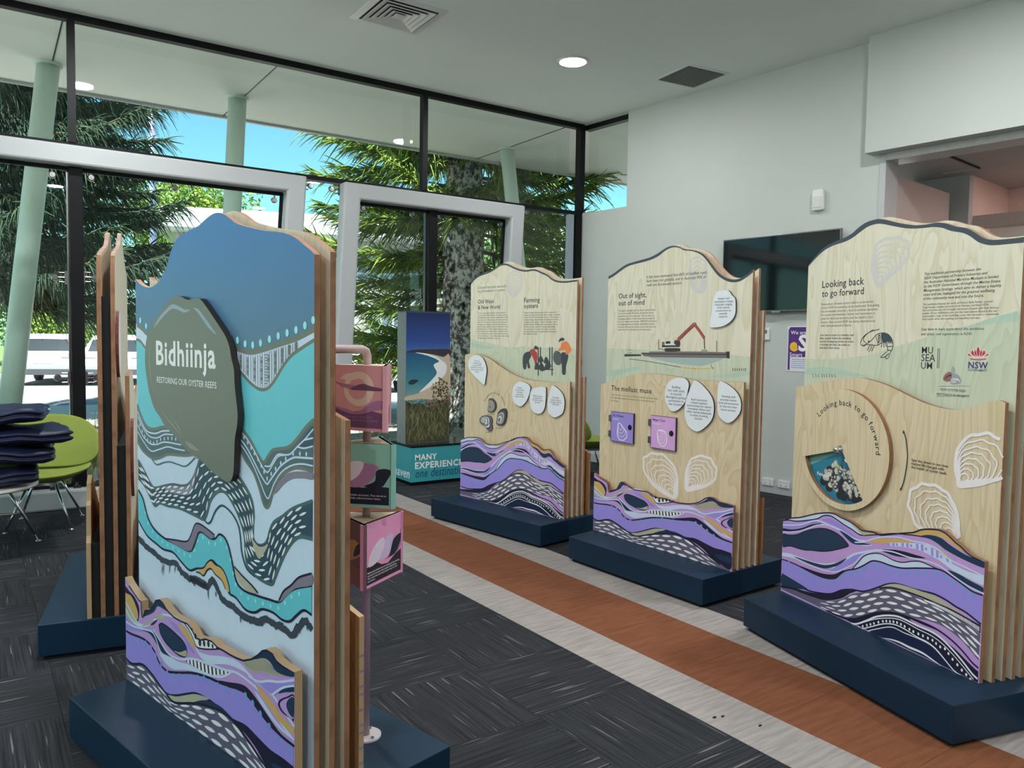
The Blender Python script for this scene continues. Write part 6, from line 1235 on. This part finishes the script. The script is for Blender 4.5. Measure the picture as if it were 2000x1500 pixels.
def bundle(cx, cy, z0, h, hx, hy, rz, seed, label):
    r_ = np.random.default_rng(seed); bm = bmesh.new(); bmesh.ops.create_cube(bm, size=2); bmesh.ops.subdivide_edges(bm, edges=bm.edges[:], cuts=13, use_grid_fill=True)
    ph = r_.uniform(0, 6, 8)
    r0 = h*.5
    for v in bm.verts:
        x, y, z = v.co; P_ = np.array([x*hx, y*hy, z*h/2]); c_ = np.array([np.clip(P_[0], -(hx-r0), hx-r0), np.clip(P_[1], -(hy-r0), hy-r0), 0]); d_ = P_-c_; L_ = np.linalg.norm(d_); d_ = d_/L_*(r0 if abs(x) > .97 or abs(y) > .97 or abs(z) > .97 else L_)
        q = c_+d_; side = math.exp(-(q[2]/(.10*h))**2)*min(1, max(abs(q[0])/hx, abs(q[1])/hy)**6)
        fold = .010*math.sin(11*q[0]+5*q[1]+ph[0])+.008*math.sin(23*q[0]-9*q[1]+ph[1])+.006*math.sin(31*q[1]+13*q[0]+ph[2])+.004*math.sin(60*q[0]+ph[3])*math.sin(40*q[1])
        q = q*(1-.07*side)+np.array([.012*math.sin(14*q[1]+ph[4]), .012*math.sin(9*q[0]+ph[5]), fold+.014*math.sin(5*q[0]+ph[6])])
        v.co = tuple(q)
    zmin = min(v.co.z for v in bm.verts); zmax = max(v.co.z for v in bm.verts)
    for v in bm.verts: v.co.z = (v.co.z-zmin)*h/(zmax-zmin)
    me = bpy.data.meshes.new('folded_quilt'); bm.to_mesh(me); bm.free()
    return link('folded_quilt', me, NAVYF, None, (cx, cy, z0), rz, True, label=label, cat='folded quilt', group='navy quilted bundles on the side table')
for k, (x, y, hx, hy, rz_, lb) in enumerate(((-.12, 6.42, .40, .31, .1, 'navy quilted bundle lying directly on the white table top'), (-.06, 6.42, .45, .32, -.06, 'navy quilted bundle second from the bottom of the stack'),
                                        (.0, 6.42, .49, .32, .05, 'navy quilted bundle third from the bottom, reaching furthest right'), (-.13, 6.43, .48, .32, -.12, 'navy quilted bundle on top of the stack'))):
    bundle(x, y, .459+.137*k, .146, hx, hy, rz_, k+1, lb)

# ================================================================== OUTDOORS
SOIL = plain('garden_mulch', rgb(146, 140, 128), .95, noise=.3, scale=4); PATH = plain('pale_concrete', rgb(206, 204, 198), .9, noise=.05, scale=2); ROAD = plain('asphalt', rgb(128, 128, 130), .9, noise=.1, scale=6); LAWN = plain('lawn_ground', rgb(92, 112, 58), .95, noise=.3, scale=3)
MB().box((-40, YW+.12, -.3), (60, 15.2, -.02)).build('ground_garden', SOIL, kind='structure'); MB().box((-40, 15.2, -.3), (60, 18.6, .02)).build('ground_path', PATH, kind='structure')
MB().box((-60, 18.6, -.3), (90, 36, -.03)).build('ground_road', ROAD, kind='structure'); MB().box((-90, 36, -.3), (120, 120, .0)).build('ground_lawn', LAWN, kind='structure')
MB().box((-40, -30, -.3), (-6, YW+.12, -.02)).build('ground_side', PATH, kind='structure'); MB().box((9.9, -20, -.3), (60, YW+.12, -.02)).build('ground_side', SOIL, kind='structure')
MB().box((-8.6, -5, ZC), (-6, YW+.08, ZC+.3)).build('added_sun_canopy', SOF, kind='structure')  # unseen canopy added outside the left glazing to keep the sun out
COLM = plain('column_pale_green', rgb(204, 222, 212), .4, noise=.02)
def column(px_top, px_low, r, yp, label):
    a = onz(px_top[0], px_top[1], ZC); b = onplane(px_low[0], px_low[1], (0, a[1], 0), (0, 1, 0)); d = (b-a)/(a[2]-b[2]); base = a+d*a[2]
    t = empty('raking_column', (base[0], base[1], 0), label=label, cat='column', group='pale green columns under the canopy')
    MB().tube([(0, 0, -.02), tuple(a-base)], r, 24).build('shaft', COLM, t, smooth=True)
    MB().lathe([(r+.0, -.03), (r+.02, -.03), (r+.02, 0), (r, 0)], 24, tuple(a-base)).build('top_collar', COLM, t)
column((95, 124), (20, 780), .105, 9.3, 'leaning pale green column at the far left'); column((464, 190), (453, 420), .10, 9.3, 'pale green column above the blue display peak'); column((990, 290), (1001, 400), .10, 9.3, 'pale green column in front of the pine near the corner')
# --- araucaria pines
def tubes_mesh(name, S, Dv, L, bend, rad, seg=4, mats=None, mi=None):
    n = len(S); ref = rng.normal(size=(n, 3)); a = np.cross(Dv, ref); a /= np.linalg.norm(a, axis=1)[:, None]; c = np.cross(a, Dv); c /= np.linalg.norm(c, axis=1)[:, None]
    t = np.linspace(0, 1, seg+1); P = S[:, None, :]+Dv[:, None, :]*(L[:, None]*t[None])[:, :, None]+bend[:, None, :]*(t[None, :, None]**2)
    R_ = rad[:, None]*(1-.75*t[None]**2); V = []
    for k in range(3):
        th = 2*math.pi*k/3; V.append(P+(a[:, None, :]*math.cos(th)+c[:, None, :]*math.sin(th))*R_[:, :, None])
    V = np.stack(V, axis=2).reshape(-1, 3); base = np.arange(n)[:, None, None]*(seg+1)*3+np.arange(seg)[None, :, None]*3
    Fq = []
    for k in range(3):
        k2 = (k+1) % 3; Fq.append(np.stack([base[..., 0]+k, base[..., 0]+k2, base[..., 0]+3+k2, base[..., 0]+3+k], axis=-1))
    Fq = np.stack(Fq, axis=2).reshape(-1, 4).astype(np.int32)
    me = bpy.data.meshes.new(name); me.vertices.add(len(V)); me.vertices.foreach_set('co', V.astype(np.float32).ravel()); me.loops.add(Fq.size); me.loops.foreach_set('vertex_index', Fq.ravel()); me.polygons.add(len(Fq)); me.polygons.foreach_set('loop_start', np.arange(len(Fq), dtype=np.int32)*4); me.update(calc_edges=True); return me
def foliage_mat(name, lo, hi, sc=2.):
    m, nt, b, out = new_mat(name); L = nt.links.new; tc = N(nt, 'ShaderNodeTexCoord'); nz = N(nt, 'ShaderNodeTexNoise'); nz.inputs['Scale'].default_value = sc; nz.inputs['Detail'].default_value = 4; L(tc.outputs['Object'], nz.inputs['Vector'])
    r = ramp(nt, [(.35, lo), (.65, hi)]); L(nz.outputs[0], r.inputs[0]); L(r.outputs[0], b.inputs['Base Color']); b.inputs['Roughness'].default_value = .7; b.inputs['Specular IOR Level'].default_value = .2; return m
BARK = plain('mottled_bark', rgb(120, 112, 104), .95, noise=.1)
def bark():
    m, nt, b, out = new_mat('pine_bark'); L = nt.links.new; tc = N(nt, 'ShaderNodeTexCoord'); mp = N(nt, 'ShaderNodeMapping'); mp.inputs['Scale'].default_value = (1, 1, .8); L(tc.outputs['Object'], mp.inputs[0])
    nz = N(nt, 'ShaderNodeTexNoise'); nz.inputs['Scale'].default_value = 11; nz.inputs['Detail'].default_value = 9; nz.inputs['Roughness'].default_value = .72; L(mp.outputs[0], nz.inputs['Vector'])
    r = ramp(nt, [(.40, rgb(26, 23, 22)), (.48, rgb(112, 102, 94)), (.55, rgb(226, 218, 210))]); L(nz.outputs[0], r.inputs[0]); L(r.outputs[0], b.inputs['Base Color']); b.inputs['Roughness'].default_value = .95
    bp = N(nt, 'ShaderNodeBump'); bp.inputs['Strength'].default_value = 1; bp.inputs['Distance'].default_value = .04; L(nz.outputs[0], bp.inputs['Height']); L(bp.outputs[0], b.inputs['Normal']); return m
PB = bark()
def pine(x, y, rad, zmin, zmax, blen, label, mat_, seed, azs=None, nbl=90, step=.42, droop=.35, blr=.014, hang=(-.32, .10), bare=None):
    r_ = np.random.default_rng(seed); t = empty('pine_tree', (x, y, 0), label=label, cat='tree', group='araucaria pines outside the glass')
    H_ = zmax+1.5; rings = 26; V = []; mb = MB(); n = 18; 
    for i in range(rings+1):
        z = H_*i/rings-.1; rr = rad*(1.25 if i == 0 else 1)*(1-.55*i/rings)
        for k in range(n): q = rr*(1+r_.uniform(-.09, .09)); V.append((q*math.cos(2*math.pi*k/n), q*math.sin(2*math.pi*k/n), z))
    mb.add(V, [(i*n+k, i*n+(k+1) % n, (i+1)*n+(k+1) % n, (i+1)*n+k) for i in range(rings) for k in range(n)]); mb.build('trunk', PB, t, smooth=True)
    S, Dv, L, Bd, Rd = [], [], [], [], []; br = MB(); z = zmin
    while z < zmax:
        nb = 8 if azs is None else len(azs)
        for k in range(nb):
            az = (2*math.pi*k/nb+r_.uniform(-.4, .4)+z*1.3) if azs is None else azs[k]+r_.uniform(-.35, .35)
            if bare and z < bare[1] and math.cos(az-bare[0]) > .55: continue
            Lb = blen*r_.uniform(.7, 1.1)*(1-.25*(z-zmin)/max(.1, zmax-zmin)); d0 = np.array([math.cos(az), math.sin(az), 0]); sag = droop*Lb*r_.uniform(.3, 1.0); z0 = z+r_.uniform(-.2, .2)
            f = lambda s: d0*(rad*.6+Lb*s)+np.array([0, 0, z0-sag*(s**1.3)+.22*Lb*s**3])
            br.tube([tuple(f(s)) for s in np.linspace(0, 1, 6)], [.035*(1-.75*s) for s in np.linspace(0, 1, 6)], 5, cap=False)
            side = np.array([-d0[1], d0[0], 0])
            for j in range(nbl):
                s = .15+.85*(j+r_.random())/nbl; p = f(s); tg = f(min(1, s+.05))-f(s-.05); tg /= np.linalg.norm(tg)
                sd = side*r_.choice((-1, 1))*r_.uniform(.4, 1.0); dv = tg*r_.uniform(.3, 1.1)+sd*(1.15-.7*s)+np.array([0, 0, r_.uniform(-.35, .5)]); dv /= np.linalg.norm(dv)
                S.append(p+r_.normal(size=3)*.02); Dv.append(dv); l_ = r_.uniform(.22, .5)*(1.1-.3*s); L.append(l_); Bd.append(np.array([0, 0, r_.uniform(*hang)])*l_*1.6+tg*.05); Rd.append(blr*r_.uniform(.7, 1.2))
        z += step*r_.uniform(.8, 1.2)
    br.build('branches', plain('branch_brown', rgb(96, 82, 68), .9), t)
    me = tubes_mesh('needled_branchlets', np.array(S), np.array(Dv), np.array(L), np.array(Bd), np.array(Rd)); o = link('needled_branchlets', me, mat_, t, kind='stuff'); return t
PG = foliage_mat('pine_green', rgb(70, 94, 40), rgb(136, 158, 66)); PG_SHADED = foliage_mat('pine_green_shaded', rgb(34, 52, 40), rgb(58, 78, 52))  # second green is darkened so the left pine's needles look shaded
def azto(dx): return [math.atan2(-.5, -.85)+dx]
tp = atd(902, 900, 14.0)
pine(tp[0], tp[1], .43, .95, 9.0, 2.7, 'tall pine with mottled sunlit trunk behind the far display', PG, 3, nbl=190, step=.33, blr=.017, hang=(-.6, .12), bare=(math.atan2(-.86, -.5), 3.5))
tl = atd(-90, 640, 13.6)
pine(tl[0], tl[1], .34, 2.3, 8.2, 4.0, 'shade-darkened pine at the left edge with long drooping branches', PG_SHADED, 5, azs=[-.55, -.15, .3, -1.0, .9, 3.4], nbl=270, step=.40, droop=.36, blr=.016, hang=(-.95, -.05))
# --- leafy crowns
def crown(name, c, rx, rz_, n, label, cat, m, leaf=.22, trunk=True, seed=1, group=None):
    r_ = np.random.default_rng(seed); t = empty(name, (c[0], c[1], 0), label=label, cat=cat, group=group); cz = c[2]
    blobs = [(r_.normal(size=3)*np.array([rx*.42, rx*.42, rz_*.38]), r_.uniform(.35, .6)) for _ in range(22)]
    P = []
    for k in range(n):
        bc, br_ = blobs[k % 22]; d = r_.normal(size=3); d /= np.linalg.norm(d); P.append(bc+d*np.array([rx, rx, rz_])*br_*r_.uniform(.75, 1.0))
    P = np.array(P)+np.array([0, 0, cz]); A_l = r_.normal(size=(n, 3)); A_l /= np.linalg.norm(A_l, axis=1)[:, None]; B_l = np.cross(A_l, r_.normal(size=(n, 3))); B_l /= np.linalg.norm(B_l, axis=1)[:, None]
    s_ = leaf*r_.uniform(.6, 1.3, size=(n, 1)); V = np.stack([P-A_l*s_, P-B_l*s_*.5, P+A_l*s_, P+B_l*s_*.5], axis=1).reshape(-1, 3); Fq = np.arange(4*n, dtype=np.int32)
    me = bpy.data.meshes.new('leaves'); me.vertices.add(4*n); me.vertices.foreach_set('co', V.astype(np.float32).ravel()); me.loops.add(4*n); me.loops.foreach_set('vertex_index', Fq); me.polygons.add(n); me.polygons.foreach_set('loop_start', np.arange(n, dtype=np.int32)*4); me.update(calc_edges=True)
    link('leaves', me, m, t, kind='stuff')
    if trunk: MB().tube([(0, 0, -.05), (.1, 0, cz*.5), (0, .1, cz)], [.3, .22, .1], 10).build('trunk', BARK, t)
    return t
LG = foliage_mat('leaf_bright_green', rgb(82, 112, 44), rgb(146, 168, 72), .8); LG2 = foliage_mat('leaf_mid_green', rgb(74, 104, 54), rgb(124, 150, 76), .8)
crown('broadleaf_tree', (13.0, 64.0, 10.2), 5.6, 4.2, 16000, 'round bright green tree behind the grey building', 'tree', LG, .17, seed=2)
p = atd(1050, 460, 34); crown('broadleaf_tree', (p[0], p[1], 4.2), 3.6, 3.4, 11000, 'pale leafy tree right of the pine trunk', 'tree', LG2, .15, seed=4)
p = atd(1560, 460, 36); crown('broadleaf_tree', (p[0], p[1], 4.4), 4.0, 3.6, 7000, 'pale leafy tree beyond the right corner of the hall', 'tree', LG2, .15, seed=14)
p = atd(112, 600, 31); crown('hedge_shrub', (p[0], p[1], 1.5), 1.7, 1.6, 6000, 'bright green shrub behind the left parked car', 'shrub', LG, .09, False, 5, 'shrubs along the car park')
p = atd(268, 610, 38); crown('hedge_shrub', (p[0], p[1], 1.6), 1.8, 1.6, 6000, 'bright green shrub behind the second parked car', 'shrub', LG2, .09, False, 6, 'shrubs along the car park')
p = atd(-60, 560, 36); crown('broadleaf_tree', (p[0], p[1], 4.5), 4, 3.5, 6000, 'leafy tree at the far left behind the shade-darkened pine', 'tree', LG2, .15, seed=8)
# --- grasses and strap plants near the glass
GR = foliage_mat('grass_blades', rgb(96, 104, 62), rgb(164, 160, 104), 6.); SPK_ = foliage_mat('strap_leaves', rgb(40, 60, 52), rgb(96, 122, 104), 5.)
def tussock(x, y, h, n, seed, m, label, wide=.02, name='grass_tussock', cat='grass', group='grass tussocks in the garden bed'):
    r_ = np.random.default_rng(seed); V = []; Fc = []
    for k in range(n):
        a = r_.uniform(0, 6.28); L = h*r_.uniform(.6, 1.1); lean = r_.uniform(.15, .8); b0 = np.array([r_.normal()*.08, r_.normal()*.08, 0]); d = np.array([math.cos(a), math.sin(a), 0]); s_ = np.array([-d[1], d[0], 0])*wide/2; bi = len(V)
        for i in range(5):
            q = i/4; p = b0+d*L*lean*q**1.6+np.array([0, 0, L*(q-.35*lean*q*q)]); w_ = (1-q*.9); V += [tuple(p-s_*w_), tuple(p+s_*w_)]
        Fc += [(bi+2*i, bi+2*i+1, bi+2*i+3, bi+2*i+2) for i in range(4)]
    t = empty(name, (x, y, -.02), label=label, cat=cat, group=group); MB().add(V, Fc).build('blades', m, t); return t
spots = [(-.75, 8.8, 'at the far left behind the table'), (-.30, 10.7, 'left of the leaning column base'), (.72, 8.75, 'right of the leaning column base'), (1.0, 10.2, 'behind the black window post'), (1.70, 8.50, 'right of the black window post'), (1.9, 11.2, 'by the pale path'), (-.2, 12.2, 'by the pale path at the far left'), (3.0, 9.9, 'behind the main blue display'), (4.0, 9.0, 'behind the turning signs'), (3.9, 10.6, 'behind the turning signs near the path')]
for k, (x, y, w_) in enumerate(spots): tussock(x, y, .55+.25*random.random(), 110, 50+k, GR, 'fine pale grass tussock outside the glass '+w_, .010)
for k, (x, y, w_) in enumerate(((4.72, 8.75, 'directly right of the photo tower'), (5.55, 10.1, 'in front of the pine trunk'), (6.0, 8.75, 'hidden behind the far display'))):
    tussock(x, y, .85, 34, 80+k, SPK_, 'glossy strap-leaved plant outside the glass '+w_, .055, 'strap_leaf_plant', 'plant', 'strap-leaved plants in the garden bed')
# --- parked cars
CARW = plain('car_white_paint', (.78, .79, .81), .2, noise=.01); CARG = plain('car_glass', (.02, .025, .03), .05); RUB = plain('tyre_rubber', (.02, .02, .02), .8); TAIL = plain('tail_lamp_red', rgb(190, 30, 34), .2); CARB = plain('car_bumper_grey', (.10, .10, .11), .5)
def car(loc, rz, label, front=False):
    t = empty('parked_car', loc, rz, label=label, cat='car', group='white cars in the car park')
    # side profile from the rear (y = 0) to the nose (y = 4.4)
    prof = [(0.06, .42), (0.0, .60), (.02, .86), (.10, 1.00), (.42, 1.42), (.60, 1.50), (1.4, 1.55), (2.1, 1.50), (2.85, 1.08), (3.6, .98), (4.2, .86), (4.38, .66), (4.36, .36), (2.2, .30), (.2, .32)]
    def hw(z): return .90 if z < .95 else .90-.30*(min(z, 1.55)-.95)/.6
    xs_ = (-1, -.96, -.85, -.4, 0, .4, .85, .96, 1); V = []; n = len(prof)
    for x in xs_:
        for y, z in prof:
            k = 1 if abs(x) < .9 else (.985 if abs(x) < 1 else .94); yy = 2.2+(y-2.2)*k; V.append((x*hw(z), yy, .6+(z-.6)*(1 if abs(x) < 1 else .97)))
    Fc = [tuple(range(n)), tuple(range(len(V)-1, len(V)-n-1, -1))]
    for i in range(len(xs_)-1):
        for k in range(n): k2 = (k+1) % n; Fc.append((i*n+k, i*n+k2, (i+1)*n+k2, (i+1)*n+k))
    MB().add(V, Fc).build('body', CARW, t, recalc=True, smooth=False, bevel=.03)
    def ypr(z):  # rear face
        return float(np.interp(z, [.42, .60, .86, 1.0, 1.42, 1.5], [.06, 0, .02, .10, .42, .60]))
    def patch(x0, x1, za, zb, m, nm, out=.012, inset=0.):
        mb = MB(); A = [(x0, ypr(za)-out, za), (x1, ypr(za)-out, za), (x1-inset, ypr(zb)-out, zb), (x0+inset, ypr(zb)-out, zb)]; B = [(a, b+.03, c) for a, b, c in A]
        mb.add(A+B, [(0, 1, 2, 3), (7, 6, 5, 4), (0, 4, 5, 1), (1, 5, 6, 2), (2, 6, 7, 3), (3, 7, 4, 0)]); return mb.build(nm, m, t, recalc=True)
    patch(-.70, .70, 1.04, 1.40, CARG, 'rear_window', inset=.10); patch(-.86, -.48, .86, .98, TAIL, 'tail_lamp', .02); patch(.48, .86, .86, .98, TAIL, 'tail_lamp', .02)
    pl_ = patch(-.26, .26, .68, .79, plain('number_plate', (.7, .7, .66), .5), 'number_plate', .016); patch(-.84, .84, .33, .50, CARB, 'bumper', .025)
    for sx in (-1, 1):
        V = [(sx*.79, 1.0, 1.06), (sx*.79, 2.75, 1.06), (sx*.66, 2.1, 1.42), (sx*.66, .75, 1.42)]; mb = MB().add([(x+sx*.035, y, z) for x, y, z in V]+[(x-sx*.02, y, z) for x, y, z in V], [(0, 1, 2, 3), (7, 6, 5, 4), (0, 4, 5, 1), (1, 5, 6, 2), (2, 6, 7, 3), (3, 7, 4, 0)]); mb.build('side_window', CARG, t, recalc=True)
        for y in (.85, 3.5): w_ = MB().lathe([(.12, -.10), (.32, -.10), (.34, -.06), (.34, .06), (.32, .10), (.12, .10)], 24, (sx*.80, y, .33), axis='x').build('wheel', RUB, t)
    V = [(-.70, 2.84, 1.10), (.70, 2.84, 1.10), (.58, 2.16, 1.46), (-.58, 2.16, 1.46)]; MB().add([(x, y+.03, z+.03) for x, y, z in V]+[(x, y-.02, z-.02) for x, y, z in V], [(0, 1, 2, 3), (7, 6, 5, 4), (0, 4, 5, 1), (1, 5, 6, 2), (2, 6, 7, 3), (3, 7, 4, 0)]).build('windscreen', CARG, t, recalc=True)
    for sx in (-1, 1): MB().box((sx*.68-.14, 4.30, .70), (sx*.68+.14, 4.40, .82)).build('headlamp', CHROME, t)
    MB().box((-.45, 4.33, .5), (.45, 4.40, .64)).build('grille', CARB, t)
    return t
c1 = onz(84, 752); car((c1[0], c1[1], -.03), math.radians(-14), 'white car seen from behind beside the leaning column'); c2 = onz(222, 752); car((c2[0], c2[1], -.03), math.radians(-14), 'white car with red tail lamps behind the edge-on display')
c3 = onz(738, 766); car((c3[0]+.9, c3[1]+4.2, -.03), math.radians(168), 'white car facing the building left of the photo tower')
# --- building across the car park
bo = np.array([7.3, 39.0]); BL = empty('stone_building', (bo[0], bo[1], 0), math.atan2(-.30, .95), label='grey stone building with pale metal roof across the car park', cat='building')
STONE = plain('random_stone', rgb(150, 148, 142), .9, noise=.35, scale=1.6); METAL = plain('roof_fascia', rgb(214, 224, 226), .5, noise=.02); PALEW = plain('pale_render', rgb(196, 200, 196), .8)
MB().box((0, 0, 0), (30, 14, 6.4)).build('wall', STONE, BL); MB().box((-.9, -.9, 6.5), (31, 15, 7.25)).build('roof_fascia', METAL, BL); MB().box((-.6, -.6, 7.25), (30.6, 14.6, 7.45)).build('roof', plain('roof_white', (.8, .81, .82), .5), BL)
MB().box((-.7, -.7, 6.36), (30.8, 14.8, 6.5)).build('eave_lining', PALEW, BL)
for k in range(60): MB().box((-.8+k*.53, -.93, 6.52), (-.77+k*.53, -.9, 7.23)).build('fascia_rib', PALEW, BL)
WGL = plain('building_window', (.12, .16, .18), .1)
for (xa_, xb_, za_, zb_, nx, nz_) in ((4.2, 7.4, 4.2, 5.9, 6, 3), (8.4, 11.6, 4.2, 5.9, 6, 3), (13, 16, 4.2, 5.9, 6, 3), (1.2, 3.2, 1.0, 3.2, 3, 2), (4.2, 7.4, 1.0, 3.2, 5, 2), (9, 12, 1., 3.2, 5, 2)):
    wf = MB().box((xa_, -.06, za_), (xb_, .02, zb_)).build('window', PALEW, BL); dx = (xb_-xa_)/nx; dz = (zb_-za_)/nz_
    for i in range(nx):
        for j in range(nz_): MB().box((xa_+i*dx+.05, -.075, za_+j*dz+.05), (xa_+(i+1)*dx-.05, -.055, za_+(j+1)*dz-.05)).build('pane', WGL, wf)
for (ya_, yb_, za_, zb_) in ((1.5, 3.2, 3.6, 5.4), (4.4, 6.4, 3.6, 5.4), (8, 10, 3.6, 5.4)):
    wf = MB().box((-.06, ya_, za_), (.02, yb_, zb_)).build('window', plain('white_window_frame', (.75, .76, .76), .5), BL); MB().box((-.075, ya_+.12, za_+.12), (-.055, yb_-.12, zb_-.12)).build('pane', WGL, wf)
MB().box((-.012, .4, 0), (.0, 14, 6.4)).build('side_cladding', PALEW, BL)
# --- light poles
def pole(px, D, r, h, label):
    p = atd(px, 640, D); t = empty('light_pole', (p[0], p[1], 0), label=label, cat='pole', group='steel light poles'); MB().tube([(0, 0, -.05), (0, 0, h)], [r, r*.8], 14).build('shaft', plain('pole_galvanised', rgb(146, 158, 190), .4, .3), t, smooth=True); MB().lathe([(0, 0), (r*2.4, 0), (r*2.4, .03), (0, .03)], 16).build('base_plate', STEEL, t)
pole(301, 21, .10, 9, 'blue-grey steel pole rising behind the blue display panel'); pole(1094, 28, .06, 5.5, 'slim pale pole right of the pine trunk')
